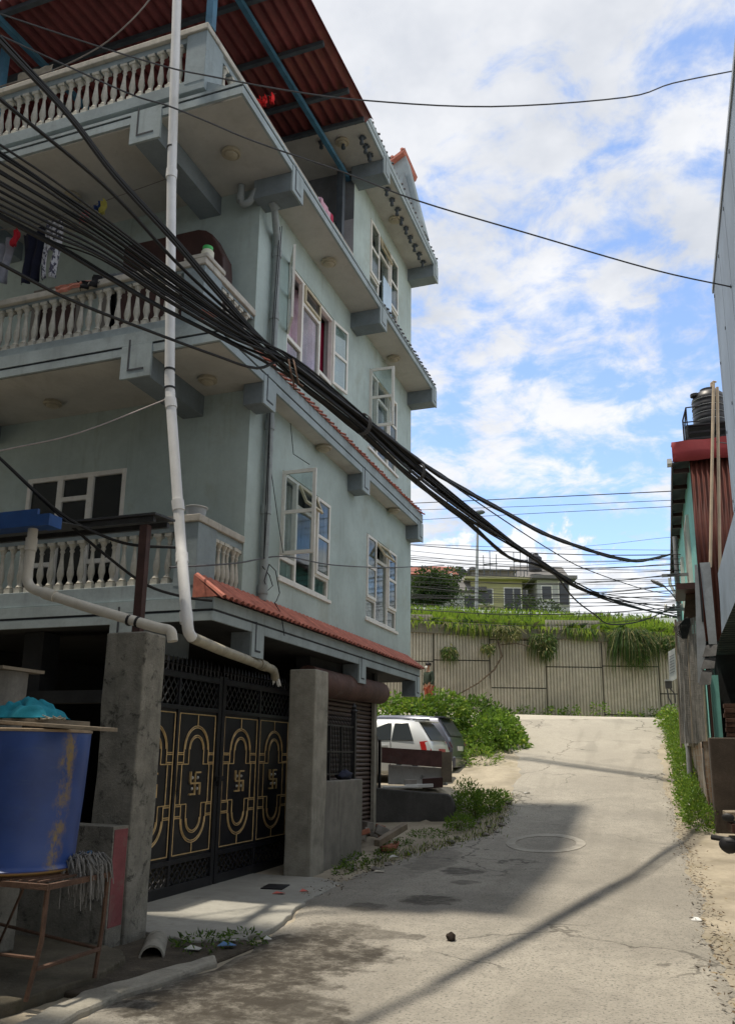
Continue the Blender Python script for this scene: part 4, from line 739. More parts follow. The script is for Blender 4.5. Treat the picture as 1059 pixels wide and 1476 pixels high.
# ================================================================== blue drum, rack etc
DR=thing('plastic_drum','blue plastic drum with yellow rust drips standing on an iron rack','drum',(-4.41,4.95,-.865))
c_=(-4.41,4.95,-.83); prof=[(.001,0),(.40,0),(.425,.012),(.43,.03),(.41,.045),(.402,.06),(.412,.25),(.428,.5),(.438,.75),(.445,.95),(.437,.965),(.415,.96),(.001,.955)]
m_drum,t,b,o=nt('blue_drum_plastic'); tc=N(t,'TexCoord').outputs['Object']; sp_=N(t,'SeparateXYZ'); t.links.new(tc,sp_.inputs[0])
c=mixc(t,rmap(t,noise(t,tc,2.2,5),.3,.7),(.020,.052,.20),(.032,.08,.30)); c=mixc(t,rmap(t,noise(t,mapv(t,tc,(1,1,5)),5,6,.7),.52,.75,0,.5),c,(.05,.10,.22))
# a rust streak with a shape of its own down one side of the drum
an=N(t,'Math',operation='ARCTAN2'); t.links.new(sp_.outputs[1],an.inputs[0]); t.links.new(sp_.outputs[0],an.inputs[1])
dd=mth(t,'ABSOLUTE',mth(t,'ADD',mth(t,'SUBTRACT',an.outputs[0],-.22),mth(t,'ADD',mth(t,'MULTIPLY',mth(t,'SUBTRACT',noise(t,tc,7,6,.75),.5),.45),mth(t,'MULTIPLY',sp_.outputs[2],-.12))))
c=mixc(t,mth(t,'MULTIPLY',rmap(t,dd,.03,.22,1,0),rmap(t,noise(t,mapv(t,tc,(1,1,.6)),11,6,.78),.40,.6)),c,(.25,.18,.075))
c=mixc(t,rmap(t,sp_.outputs[2],.065,.05,0,1),c,(.42,.25,.08))
t.links.new(c,b.inputs['Base Color']); b.inputs['Roughness'].default_value=.42
mb=MB(); mb.lathe(prof,c_,40); mb.build('body',m_drum,DR,smooth=True)
mb=MB(); mb.lathe([(.44,0),(.452,.004),(.452,.02),(.44,.024)],(c_[0],c_[1],c_[2]+.945),40); mb.build('rim',M('rusty_rim',(.32,.24,.16),.7,.3,9,.1),DR,smooth=True)
mb=MB(); mb.obox((-4.12,4.78,.165),(.56,-.02,-.03),(.004,.09,0),(0,0,.013)); tag(mb.build('plank',m_wood,bev=.003),'grey plank sticking out across the top of the blue drum','plank')
mb=MB(); mb.obox((-4.55,5.05,.195),(.40,0,-.004),(0,.26,0),(0,0,.018)); tag(mb.build('board',m_wood,bev=.003),'flat grey board lying under the turquoise cloth on the drum','board')
mb=MB()
nu,nv=46,30; rs=np.random.default_rng(5)
for j in range(nv+1):
    for i in range(nu+1):
        u,v=i/nu-.5,j/nv-.5; x=-4.52+u*.74; y=4.95+v*.34; e_=max(0,1-(2*u)**2)*max(0,1-(2*v)**2)
        z=.218+.15*e_**.7*(.35+.65*ss(-.35,.28,u))+.020*math.sin(u*17+v*9+2*math.sin(v*7))*e_**.5+.016*math.sin(v*26+u*11+3*math.sin(u*8))*e_**.5+.010*math.sin(u*41-v*23)*e_**.4
        mb.v.append((x+.02*math.sin(v*19+u*5),y+.02*math.sin(u*21),z))
mb.f=[(j*(nu+1)+i,j*(nu+1)+i+1,(j+1)*(nu+1)+i+1,(j+1)*(nu+1)+i) for j in range(nv) for i in range(nu)]; mb.m=[0]*len(mb.f)
tag(mb.build('cloth',m_teal,smooth=True),'crumpled turquoise cloth heaped on the board over the drum','cloth')
mb=MB()
for k in range(26):
    a=R(0,6.28); L=R(.03,.09); p0=Vector((-4.08+R(-.10,.08),4.82+R(-.05,.05),.205)); mb.tube([p0,p0+Vector((math.cos(a)*L,math.sin(a)*L,R(.0,.03)))],[.008,.003],5)
tag(mb.build('twig_scraps',M('dry_twig',(.35,.32,.25),.9,.3,9,0)),'dry twig scraps scattered on the plank beside the turquoise cloth','scraps')
# iron rack
RK=thing('iron_rack','rusty iron rack under the blue drum','rack',(-4.1,4.9,-1.54))
mb=MB()
for y in (4.6,5.24): mb.box(-5.2,-3.80,y-.016,y+.016,-.885,-.85)
for x in (-3.815,-5.18): mb.box(x-.016,x+.016,4.6,5.24,-.885,-.85)
mb.build('frame',m_rust,RK)
mb=MB(); x=-5.1
while x<-3.85: mb.box(x-.008,x+.008,4.61,5.23,-.853,-.838); x+=.075
mb.build('slats',m_rust,RK)
for x,y in ((-3.82,4.61),(-3.82,5.23),(-5.18,4.61),(-5.18,5.23)):
    l_=MB(); l_.tube([(x,y,-.86),(x-.01,y,-1.2),(x-.07 if y<5 else x-.03,y-.02,-1.545)],.017,6); l_.build('leg',m_rust,RK)
mb=MB(); mb.tube([(-3.85,4.6,-1.36),(-3.83,5.22,-1.36)],.015,6); mb.tube([(-3.85,4.62,-1.30),(-5.17,4.62,-1.30)],.012,6); mb.tube([(-3.83,5.22,-1.36),(-5.17,5.22,-1.22)],.012,6); mb.tube([(-4.05,4.65,-.9),(-4.7,5.2,-1.4)],.009,6); mb.build('brace',m_rust,RK)
# mop
MO=thing('mop_head','grey string mop head drooping over the corner of the iron rack','mop',(-3.95,5.15,-.84))
mb=MB(); rs=random.Random(4)
for k in range(230):
    u=rs.uniform(0,1); a=rs.uniform(-.9,1.1); st=Vector((-4.05+rs.uniform(-.05,.12),5.16+rs.uniform(-.12,.10),-.80+rs.uniform(0,.06)))
    L=rs.uniform(.05,.17); d=Vector((math.cos(a),-.5+math.sin(a)*.6,0)).normalized(); p1=st+d*L*.55+Vector((0,0,rs.uniform(0,.04))); p2=p1+d*L*.45+Vector((0,0,-.05)); p3=p2+Vector((d.x*.03,d.y*.03,-rs.uniform(0,1)**2*.24-.01))
    mb.tube([st,p1,p2,p3],[.0042,.005,.005,.0035],4)
mb.build('yarn',m_mop,MO,smooth=True)
mb=MB(); mb.obox((-4.08,5.2,-.75),(.09,.05,.02),(-.02,.03,0),(0,0,.012)); mb.build('clamp',M('blue_plastic',(.03,.14,.30),.5,.1,4,0),MO)
# old pot behind the drum
BK=thing('stained_bucket','stained grey drum with a flat lid standing behind the blue drum','bucket',(-5.2,5.45,-.3))
mb=MB(); mb.lathe([(.001,0),(.17,0),(.2,.5),(.205,.62),(.21,.92),(.001,.92)],(-5.19,5.45,-.3),20); mb.build('body',M('stained_grey_plastic',(.22,.21,.19),.8,.25,4,.2,streak=.9,streakcol=(.04,.035,.03)),BK,smooth=True)
mb=MB(); mb.box(-5.42,-4.95,5.2,5.68,.622,.648); mb.build('lid',m_wood,BK)
mb=MB(); mb.box(-5.55,-4.9,5.3,5.6,-1.54,-.302); tag(mb.build('block_stack',m_conc,bev=.02),'dark concrete block under the stained grey drum','block')
# drain pipe lying in the ditch
mb=MB(); P0,P1=Vector((-3.93,6.02,-1.60)),Vector((-4.3,6.66,-1.63)); n_=18
ax=(P1-P0).normalized(); a=ax.cross(Vector((0,0,1))).normalized(); b_=ax.cross(a)
for p in (P0,P1):
    for rad in (.10,.085):
        for j in range(n_): q=2*PI*j/n_; mb.v.append(tuple(p+(a*math.cos(q)+b_*math.sin(q))*rad))
for j in range(n_):
    k=(j+1)%n_; mb.f+=[(j,k,2*n_+k,2*n_+j),(n_+k,n_+j,3*n_+j,3*n_+k),(k,j,n_+j,n_+k)]; mb.m+=[0,0,0]
tag(mb.build('drain_mouth',m_concl,smooth=True),'short open concrete pipe lying at the foot of the mouldy pillar','pipe')
# manhole cover, litter, ball, mark
mb=MB(); mb.obox((-4.5,9.42,-1.562),(.13,.02,0),(-.03,.17,0),(0,0,.006)); tag(mb.build('grating',m_iron),'small black iron grating in the concrete apron by the gate','grating')
mb=MB(); lump(mb,(-1.89,7.54,-1.557),.042,.042,.036,10,0,.2,2); tag(mb.build('dung_clod',M('dark_clod',(.03,.02,.015),.9,.3,20,.3),smooth=True),'small round dark clod lying alone on the lane','clod')
mb=MB(); mb.obox((.06,9.45,-1.583),(.145,.03,0),(-.02,.09,0),(0,0,.003)); tag(mb.build('paper_scrap',m_white),'white paper scrap on the right side of the lane','paper')
m_ring=M('pale_cover_ring',(.40,.375,.325),.9,.25,3,.3,spot=.4,spotcol=(.25,.24,.2))
mb=MB(); n_=48
zc=lambda x,y:h(x,y)+.02
for j in range(n_):
    a=2*PI*j/n_
    for rad in (.46,.60): x,y=-1.98+rad*math.cos(a)*1.05,14.3+rad*math.sin(a)*1.6; mb.v.append((x,y,zc(x,y)))
for j in range(n_):
    k=(j+1)%n_; mb.f.append((2*j,2*j+1,2*k+1,2*k)); mb.m.append(0)
o_=mb.build('manhole_ring',m_ring); sd=o_.modifiers.new('t','SOLIDIFY'); sd.thickness=.012; tag(o_,'pale concrete manhole ring set in the lane','manhole')
# litter near the verges
lit=[(.55,.55,.52),(.6,.15,.12),(.12,.25,.5),(.55,.5,.4)]
lm=[M('litter_%s'%n,c,.6,.1,6,0) for n,c in zip(('white','red','blue','tan'),lit)]
for i,(x,y) in enumerate([(-3.6,6.75),(-3.55,6.55),(-3.75,6.35),(-4.25,9.0),(-4.05,9.25),(-3.95,11.3),(-3.9,12.2),(-3.6,17.6),(-3.3,18.2),(-3.0,19.0),(-3.7,10.9),(.35,18.4),(-3.35,6.9)]):
    mb=MB(); s_=R(.03,.08); z=h(x,y)+.03
    if -5.9<x<-3.6 and 6.8<y<10.3: z=-1.56
    mb.add([(x-s_,y-s_*.6,z),(x+s_,y-s_*.4,z+R(0,.02)),(x+s_*.8,y+s_*.7,z),(x-s_*.7,y+s_*.5,z+R(0,.03))],[(0,1,2,3)]); k=[0,2,0,1,1,3,0,0,3,0,3,0,0][i]
    o_=mb.build('litter',lm[k]); o_.modifiers.new('t','SOLIDIFY').thickness=.003; tag(o_,'flat scrap of litter on the edge of the lane','litter','scraps of litter along the lane edges')
# ================================================================== balcony clothes etc
def cloth(name,label,cat,x,y,zt,wd,hh,m,group=None,legs=False,seed=1,flat=False):
    rs=random.Random(seed); mb=MB(); nx,nz=10,12; ph=rs.uniform(0,6)
    for j in range(nz+1):
        for i in range(nx+1):
            u=i/nx-.5; v=j/nz
            if flat: mb.v.append((x+u*wd*(1-.08*v),y+.012*math.sin(u*19+ph)+.008*math.sin(v*9+u*5),zt-hh*v-.02*(1-4*u*u)*0-.015*math.sin(u*7+ph)*v)); continue
            s_=1-.15*v*(1 if not legs else 0)+.06*math.sin(5*v+ph)
            mb.v.append((x+u*wd*s_+.04*v*math.sin(ph),y+.035*math.sin(u*14+ph+v*2)+.02*math.sin(v*6),zt-hh*v-.03*math.cos(u*6+ph)*(1-v)))
    for j in range(nz):
        for i in range(nx):
            if legs and j>5 and i in (4,5): continue
            mb.f.append((j*(nx+1)+i,j*(nx+1)+i+1,(j+1)*(nx+1)+i+1,(j+1)*(nx+1)+i)); mb.m.append(0)
    o_=mb.build(name,m,smooth=True); o_.modifiers.new('t','SOLIDIFY').thickness=.006; return tag(o_,label,cat,group)
mp_,t,b,o=nt('printed_cotton'); tc=N(t,'TexCoord').outputs['Object']; t.links.new(mixc(t,rmap(t,noise(t,mapv(t,tc,(1,1,.6)),26,3,.6),.5,.56),(.62,.62,.66),(.08,.08,.12)),b.inputs['Base Color']); b.inputs['Roughness'].default_value=.9
cloth('patterned_trousers','black and white patterned trousers hanging on the middle balcony line','trousers',-7.86,8.3,7.45,.27,.93,mp_,legs=True,seed=2)
cloth('navy_shirt','long dark navy garment hanging left of the patterned trousers','garment',-8.25,8.34,7.40,.42,.85,M('navy_garment',(.012,.014,.035),.9,.3,6,.1),seed=3)
cloth('grey_shirt','pale grey garment hanging at the left end of the balcony line','garment',-8.78,8.3,7.32,.36,.72,M('grey_garment',(.33,.34,.40),.9,.2,6,.1),seed=4)
cloth('red_cap_cloth','small red cloth pegged between the grey and navy garments','cloth',-8.46,8.22,7.38,.10,.26,M('red_cloth',(.6,.03,.05),.85,.15,6,.1),seed=5)
cloth('blue_cloth','bright blue cloth pegged high at the left end of the line','cloth',-9.0,8.2,7.82,.30,.20,M('blue_cloth',(.05,.16,.5),.85,.15,6,.1),seed=6)
m_strp,t,b,o=nt('red_striped_cotton'); wv=N(t,'TexWave'); wv.inputs['Scale'].default_value=14; wv.bands_direction='Z'; t.links.new(N(t,'TexCoord').outputs['Object'],wv.inputs['Vector']); t.links.new(mixc(t,rmap(t,wv.outputs['Fac'],.6,.7),(.55,.04,.05),(.6,.5,.5)),b.inputs['Base Color'])
cloth('red_striped_cloth','red striped cloth folded over the line under the balcony ceiling','cloth',-7.36,8.3,7.49,.17,.2,m_strp,seed=7)
cloth('blue_small_cloth','small blue cloth on the line beside the yellow one','cloth',-7.14,8.3,7.56,.15,.11,M('royal_blue_cloth',(.02,.06,.22),.85,.15,6,.1),seed=8)
cloth('yellow_cloth','small yellow cloth at the right end of the balcony line','cloth',-7.02,8.28,7.57,.09,.22,M('yellow_cloth',(.55,.5,.12),.85,.15,6,.1),seed=9)
mb=MB(); mb.tube([(-10,8.3,7.72),(-8.4,8.3,7.46),(-7.2,8.3,7.56),(-5.9,8.35,7.75)],.006,5); tag(mb.build('clothes_line',m_pale),'thin washing line strung under the middle balcony ceiling','line')
cloth('pink_towel','pink cloth draped over the middle balcony rail','towel',-7.0,7.79,5.97,.5,.09,M('pink_cloth',(.55,.22,.16),.9,.3,8,.1),seed=10,flat=True)
mb=MB(); lump(mb,(-7.0,7.93,6.0),.30,.09,.05,16,0,.3,12); tag(mb.build('cloth_heap',M('salmon_cloth',(.50,.25,.18),.9,.4,9,.1),smooth=True),'salmon cloth heap on the middle balcony rail','cloth')
mb=MB(); lump(mb,(-6.45,7.93,6.01),.24,.09,.05,16,0,.25,13); tag(mb.build('cloth_heap',M('grey_cloth',(.22,.24,.27),.9,.3,9,.1),smooth=True),'grey cloth heap on the middle balcony rail near the black fringe','cloth')
cloth('black_fringe','black frayed cloth hanging over the outside of the balcony rail','cloth',-6.72,7.78,5.98,.36,.14,M('black_cloth',(.012,.012,.014),.9,.3,9,.1),seed=14)
cloth('checked_cloth','old beige cloth hung flat behind the top terrace rail at left','cloth',-8.02,7.76,9.62,.62,.55,M('beige_cloth',(.30,.27,.21),.9,.2,9,.1),seed=15,flat=True)
for i,x in enumerate((-5.30,-5.20,-5.10)): cloth('red_sock','bright red sock pegged under the red tin roof','sock',x,9.5,9.83,.07,.17,M('red_sock_cotton',(.75,.02,.02),.8,.1,6,0),'red socks pegged under the tin roof',seed=16+i)
mb=MB(); mb.tube([(-7,9.5,9.95),(-5.7,9.5,9.82),(-5.03,9.52,9.86)],.005,5); tag(mb.build('clothes_line',m_pale),'thin line under the tin roof carrying the red socks','line')
cloth('pink_rail_cloth','pink and white cloth hung over the far end of the terrace rail','cloth',-4.985,11.2,9.20,.03,.16,m_cur_l,seed=20)
mb=MB(); nx=8
for j in range(6):
    for i in range(nx+1): mb.v.append((-4.955+.012*math.sin(i*2.1),11.15+.075*i,9.2-.035*j+.008*math.sin(i)))
for j in range(5):
    for i in range(nx): mb.f.append((j*(nx+1)+i,j*(nx+1)+i+1,(j+1)*(nx+1)+i+1,(j+1)*(nx+1)+i)); mb.m.append(1 if i>5 else 0)
o_=mb.build('draped_cloth',[M('pink_check',(.62,.36,.44),.9,.3,14,0),m_cur_r],smooth=True); o_.modifiers.new('t','SOLIDIFY').thickness=.006; tag(o_,'pink cloth draped outside the terrace rail near the dark post','cloth')
# cabinet on the middle balcony, jar on its pier, bucket on the lowest one
mb=MB(); pts=[(-6.95,5.2),(-6.95,7.12),(-5.72,7.12),(-5.60,7.08),(-5.5,7.0),(-5.30,6.62),(-5.28,6.4),(-5.28,5.2)]; mb.prism(pts,lambda u,v,w_:(u,w_,v),8.72,8.98); tag(mb.build('wooden_cabinet',m_woodd,bev=.02),'dark brown wooden cabinet with a rounded corner on the middle balcony','cabinet')
JA=thing('plastic_jar','white plastic jar with green lid on the middle balcony corner pier','jar',(-5.1,8.02,6.02))
mb=MB(); mb.lathe([(.001,0),(.075,0),(.082,.02),(.082,.15),(.06,.18),(.001,.18)],(-5.1,8.02,6.02),16); mb.build('body',M('jar_plastic',(.62,.60,.48),.4,.1,9,0,spot=.5,spotcol=(.5,.42,.08)),JA,smooth=True)
mb=MB(); mb.lathe([(.001,0),(.066,0),(.066,.05),(.001,.055)],(-5.1,8.02,6.195),14); mb.build('lid',M('green_lid',(.05,.42,.10),.4,.1,5,0),JA,smooth=True)
BU=thing('plastic_tub','pale plastic tub on the corner of the lowest balcony','tub',(-5.05,8.1,2.68))
mb=MB(); mb.lathe([(.001,0),(.10,0),(.125,.13),(.14,.14),(.135,.15),(.12,.15),(.098,.02),(.001,.02)],(-5.12,8.16,2.682),18); mb.build('body',M('tub_plastic',(.42,.45,.48),.4,.1,5,0),BU,smooth=True)
mb=MB(); mb.tube([(-5.12+.138*math.cos(q),8.16+.138*math.sin(q),2.83) for q in [2*PI*k/20 for k in range(21)]],.006,5,cap=False); mb.build('rim',m_white,BU)
# ================================================================== RETAINING WALL
def wp(s,t_,z): return (s*WN[0]+t_*WT[0],s*WN[1]+t_*WT[1],z)
RW=thing('retaining_wall','tall ribbed concrete panel retaining wall across the end of the lane','wall',wp(30,2,1.4))
m_rw=M('ribbed_concrete',(.48,.435,.345),.92,.26,.45,.2,20,streak=.8,streakcol=(.20,.18,.135),sstr=(3,3,.25),spot=.35,spotcol=(.30,.265,.185),spotscale=.9)
m_rwc=M('mossy_coping',(.17,.155,.115),.95,.2,2,.4,20,spot=.7,spotcol=(.07,.075,.05),spotscale=1.6)
ztop=lambda t_:4.27-.033*(t_-4)
def ribpanel(mb,ta,tb,z0,z1,s):
    x=ta
    while x<tb-.01:
        e_=min(x+.115,tb); mb.add([wp(s,x,z0),wp(s-.05,x+.03,z0),wp(s-.05,e_-.03,z0),wp(s,e_,z0),wp(s,x,z1),wp(s-.05,x+.03,z1),wp(s-.05,e_-.03,z1),wp(s,e_,z1)],[(0,1,5,4),(1,2,6,5),(2,3,7,6)]); x+=.115
k=0; mb=MB(); jn=MB(); t0=-16
rs=random.Random(5)
PW=2.05
while t0<34:
    t1=t0+PW; zo=[.9,1.72,2.55][k%3]; zb_=1.2-.022*(t0-3)-.5
    cuts=[zb_,zb_+zo,zb_+zo+1.75,ztop((t0+t1)/2)+.1]
    for a,b_ in zip(cuts,cuts[1:]):
        if b_-a<.1: continue
        ribpanel(mb,t0+.035,t1-.035,a+.02,b_-.02,30.0); jn.add([wp(29.985,t0+.0,a-.02),wp(29.985,t1,a-.02),wp(29.985,t1,a+.025),wp(29.985,t0,a+.025)],[(0,1,2,3)])
    t0=t1; k+=1
mb.build('rib_panels',m_rw,RW)
jn.build('joints',M('dark_joint',(.05,.048,.04),.95,.2,4,0),RW)
mb=MB(); v=[wp(30.02,-16,.2),wp(30.02,34,.2),wp(30.02,34,ztop(34)+.1),wp(30.02,-16,ztop(-16)+.1)]; mb.add(v,[(0,1,2,3)]); mb.build('backing',M('joint_concrete',(.16,.145,.11),.95,.2,2,0),RW)
mb=MB()
n_=60
for i in range(n_+1):
    t_=-16+50*i/n_; z=ztop(t_); j=R(-.03,.03)
    for s_,dz in ((29.86,0+j),(29.86,.34+j),(30.3,.36+j),(30.3,0)): mb.v.append(wp(s_,t_,z+dz))
for i in range(n_):
    for q_ in range(4): a=4*i+q_; b_=4*i+(q_+1)%4; mb.f.append((a,b_,b_+4,a+4)); mb.m.append(0)
mb.build('coping',m_rwc,RW)
# ================================================================== VEGETATION
m_lf=[leafmat('leaf_bright',(.19,.31,.035),(.09,.19,.022)),leafmat('leaf_mid',(.11,.20,.028),(.05,.11,.017)),leafmat('leaf_yellow',(.32,.38,.045),(.18,.27,.03))]
m_ld=[leafmat('leaf_dark',(.020,.045,.012),(.010,.024,.008),.15),leafmat('leaf_dark_b',(.03,.06,.016),(.014,.032,.009),.2),leafmat('leaf_dark_c',(.045,.075,.02),(.02,.045,.01),.2)]
m_gr=[leafmat('grass_blade',(.42,.52,.055),(.22,.34,.035),.5),leafmat('grass_blade_dark',(.06,.12,.02),(.03,.07,.012),.35),leafmat('dry_blade',(.24,.22,.09),(.13,.12,.05),.3)]
m_stem=M('green_stem',(.10,.10,.03),.8,.3,8,0); m_bark=M('bark',(.10,.075,.05),.95,.3,6,.4)
def leafmb(blobs,size,asp=.5,droop=.3,mats=(0,.6,.9),seed=1,shell=.55):
    """leaf clusters scattered through ellipsoids [(centre, radii, count)]"""
    g_=np.random.default_rng(seed); mb=MB()
    for c_,r_,n_ in blobs:
        d=g_.normal(size=(n_,3)); d/=np.linalg.norm(d,axis=1)[:,None]
        rad=shell+(1-shell)*g_.random(n_)**.6; rad*=1+.22*np.sin(d[:,0]*5+d[:,2]*4+c_[0]*3)*np.cos(d[:,1]*6+c_[1])
        p=np.array(c_)+d*rad[:,None]*np.array(r_)
        for i in range(n_):
            o_=d[i]+g_.normal(size=3)*.6; o_[2]-=droop; o_/=np.linalg.norm(o_)
            s_=np.cross(o_,g_.normal(size=3)); s_/=np.linalg.norm(s_); L=size*g_.uniform(.6,1.3)
            a=p[i]; b_=a+o_*L; m_=a+o_*L*.5; up=np.cross(s_,o_)*L*.12
            u=g_.random(); mm=0 if u<mats[1] else 1 if u<mats[2] else 2
            mb.add([a,m_+s_*L*asp*.5+up,b_,m_-s_*L*asp*.5+up],[(0,1,2,3)],mm)
    return mb
def bush(name,label,blobs,size,mats,group=None,asp=.5,mix=(0,.6,.9),seed=1,stems=True,cat='bush',droop=.3):
    base=blobs[0][0]; o_=thing(name,label,cat,(base[0],base[1],h(base[0],base[1])),group)
    leafmb(blobs,size,asp,droop,mats=mix,seed=seed).build('foliage',mats,o_)
    if stems:
        mb=MB()
        for c_,r_,n_ in blobs:
            for k in range(4):
                x,y=c_[0]+R(-.3,.3)*r_[0],c_[1]+R(-.3,.3)*r_[1]; z=h(x,y)-.05
                mb.tube([(x,y,z),(c_[0]+R(-.4,.4)*r_[0],c_[1]+R(-.4,.4)*r_[1],max(z+.1,c_[2]))],[.018,.008],5)
        mb.build('stems',m_stem,o_)
    return o_
# bushes at the bend, left of the lane
bush('bush','broad bright leafy bush at the bend, spilling toward the lane',[((-4.75,24.6,.55),(.8,1.1,.72),2300),((-4.3,24.3,.25),(.55,.9,.45),1100),((-5.1,23.6,.2),(.55,.7,.5),900)],.15,[m_lf[0],m_lf[1],m_lf[2]],seed=11)
bush('bush','tall leafy bush with yellow shoots rising behind the parked cars',[((-7.0,23.9,.95),(1.0,.9,.75),1700),((-6.3,24.6,1.1),(.8,.9,.75),1500),((-7.9,24.2,1.2),(.9,.8,.6),1000)],.17,[m_lf[1],m_lf[0],m_lf[2]],seed=12,mix=(0,.5,.8))
bush('bush','darker bush between the tall shoots and the ribbed wall',[((-5.6,25.9,1.1),(.7,.8,.7),1300),((-5.0,26.4,1.0),(.6,.6,.5),700)],.16,[m_lf[1],m_ld[2],m_lf[0]],seed=13)
bush('bush','low grassy bush at the foot of the broad bush beside the dirt shoulder',[((-4.9,22.4,-.15),(.75,.6,.38),900),((-5.3,21.9,-.25),(.4,.4,.35),400)],.13,[m_lf[0],m_lf[2],m_lf[1]],seed=14,asp=.25)
# verge along the hut on the right
vb=[]
for i in range(17):
    y=16.4+i*.66; x=.46-.022*(y-16); r_=.30+.05*math.sin(i*2.3)
    vb.append(((x+R(-.05,.05),y,h(x,y)+.17),(r_,.55,.27+.05*math.sin(i)),900))
bush('verge_plants','low bright ground plants crowding the foot of the brick base on the right',vb,.06,[m_lf[0],m_lf[1],m_lf[2]],seed=15,stems=False,cat='plants',droop=-.35)
bush('verge_plants','weedy plants growing where the right verge ends at the lane bend',[((.1,27.0,h(.1,27)+.2),(.35,.9,.4),500)],.12,[m_lf[0],m_lf[2],m_lf[1]],seed=16,stems=False,cat='plants')
# weeds by the low dark wall and rubble on the left
wb=[]
for x,y,rx,ry,rz_,n_ in ((-3.72,16.55,.30,.5,.34,900),(-3.7,15.5,.25,.5,.14,380),(-4.05,14.6,.35,.5,.06,200),(-4.3,13.5,.25,.45,.05,140),(-4.2,12.6,.18,.35,.04,80),(-3.55,17.3,.30,.6,.26,800),(-3.9,17.0,.3,.4,.42,500),(-3.45,18.1,.22,.5,.15,350)):
    wb.append(((x,y,h(x,y)+rz_*.6),(rx,ry,rz_),n_))
bush('weeds','dense dark weeds round the end of the low dark wall',[(c,r,int(n*1.6)) for c,r,n in wb[:2]+wb[5:]],.065,[m_lf[1],m_lf[0],m_lf[2]],seed=17,cat='weeds',asp=.42,droop=-.3)
bush('weeds','sparse weeds growing in the brick rubble by the shutter',[(c,r,n*3) for c,r,n in wb[2:5]],.036,[m_lf[1],m_ld[2],m_lf[0]],seed=18,stems=False,cat='weeds',asp=.45,droop=-.25)
bush('weeds','thin weeds round the mouth of the concrete pipe',[((-3.75,6.5,-1.56),(.25,.25,.06),220),((-3.55,6.85,-1.57),(.2,.18,.05),160)],.055,[m_lf[1],m_ld[2],m_lf[0]],seed=19,stems=False,cat='weeds',asp=.3)
bush('weeds','small weeds sprouting at the base of the pale gate pillar wall',[((-4.3,11.6,-1.5),(.15,.5,.1),260),((-4.2,10.9,-1.53),(.12,.25,.06),120)],.06,[m_lf[1],m_ld[2],m_lf[0]],seed=20,stems=False,cat='weeds',asp=.3)
# grass on the bank (nobody could count it)
def blades(n_,place,L,wd,seed,mix=(.62,.92),lean=.5):
    g_=np.random.default_rng(seed); mb=MB()
    for i in range(n_):
        x,y,z=place(g_); a=g_.uniform(0,6.28); l=L*g_.uniform(.5,1.3); d=np.array([math.cos(a),math.sin(a),0]); sd=np.array([-d[1],d[0],0])*wd*g_.uniform(.6,1.3); le=lean*g_.uniform(.2,1.2)
        p=np.array([x,y,z]); q=p+np.array([0,0,l*.6])+d*l*.2*le; e_=p+np.array([0,0,l*(1-.25*le)])+d*l*.75*le
        u=g_.random(); mm=0 if u<mix[0] else 1 if u<mix[1] else 2
        mb.add([p-sd,p+sd,q+sd*.7,e_,q-sd*.7],[(0,1,2,3,4)],mm)
    return mb
def pl(g_):
    t_=g_.uniform(-13,13); s_=30.3+6.6*g_.random()**1.25; x,y,_=wp(s_,t_,0); return x,y,h(x,y)-.05
o_=blades(15000,pl,.50,.028,3,(.8,.96)).build('bank_grass',m_gr); tag(o_,'tall bright green grass covering the bank above the ribbed wall','grass',kind='stuff')
def pl2(g_):
    t_=g_.uniform(-13,13); s_=29.95+.3*g_.random(); x,y,_=wp(s_,t_,0); return x,y,ztop(t_)+.33
o_=blades(3200,pl2,.36,.02,4,(.75,.92),1.2).build('coping_grass',m_gr); tag(o_,'short rough grass along the coping of the ribbed wall','grass',kind='stuff')
g_=np.random.default_rng(21); mb=MB()
for i in range(5200):
    t_=g_.uniform(-13,13); den=.12+.75*max(0,math.sin(t_*1.9+1.2*math.sin(t_*.7)))
    if g_.random()>den: continue
    l=g_.uniform(.12,.5)*(.6+.6*den); out=g_.uniform(.02,.22); w_=g_.uniform(.008,.02); z=ztop(t_)+.36; s0=29.9+g_.uniform(-.03,.25); dt=g_.normal()*.12; v=[]
    for ss_,tt,zz,ww in ((s0,t_,z,w_),(29.86-out*.7,t_+dt*.4,z+.07,w_),(29.84-out,t_+dt,z-l*.5,w_*.8),(29.84-out*.9,t_+dt*1.3,z-l,.002)): v+=[wp(ss_,tt-ww,zz),wp(ss_,tt+ww,zz)]
    u=g_.random(); mb.add(v,[(0,1,3,2),(2,3,5,4),(4,5,7,6)],0 if u<.35 else 1 if u<.75 else 2)
o_=mb.build('draping_grass',m_gr); tag(o_,'grass draping over the top edge of the ribbed wall','grass',kind='stuff')
def pl3(g_):
    y=g_.uniform(11,19); x=interp(LE,y)-.12+g_.normal()*.16; return x,y,h(x,y)-.01
o_=blades(1500,pl3,.075,.003,5,(.3,.75)).build('verge_grass',m_gr); tag(o_,'thin grass tufts along the left edge of the lane','grass',kind='stuff')
g_=np.random.default_rng(77); mb=MB()
for i in range(1500):
    rt=g_.random()<.62; y=g_.uniform(5.5,20) if rt else g_.uniform(9,19)
    x=(interp(RE,y)+g_.normal()*.10+.05) if rt else interp(LE,y)+g_.normal()*.12; z=h(x,y)+g_.uniform(.005,.03); L=g_.uniform(.008,.035); a=g_.uniform(0,6.28); dx,dy=math.cos(a)*L,math.sin(a)*L
    mb.add([(x-dx,y-dy,z),(x+dy*.3,y-dx*.3,z+.008),(x+dx,y+dy,z+g_.uniform(0,.02)),(x-dy*.3,y+dx*.3,z)],[(0,1,2,3)],int(g_.integers(0,3)))
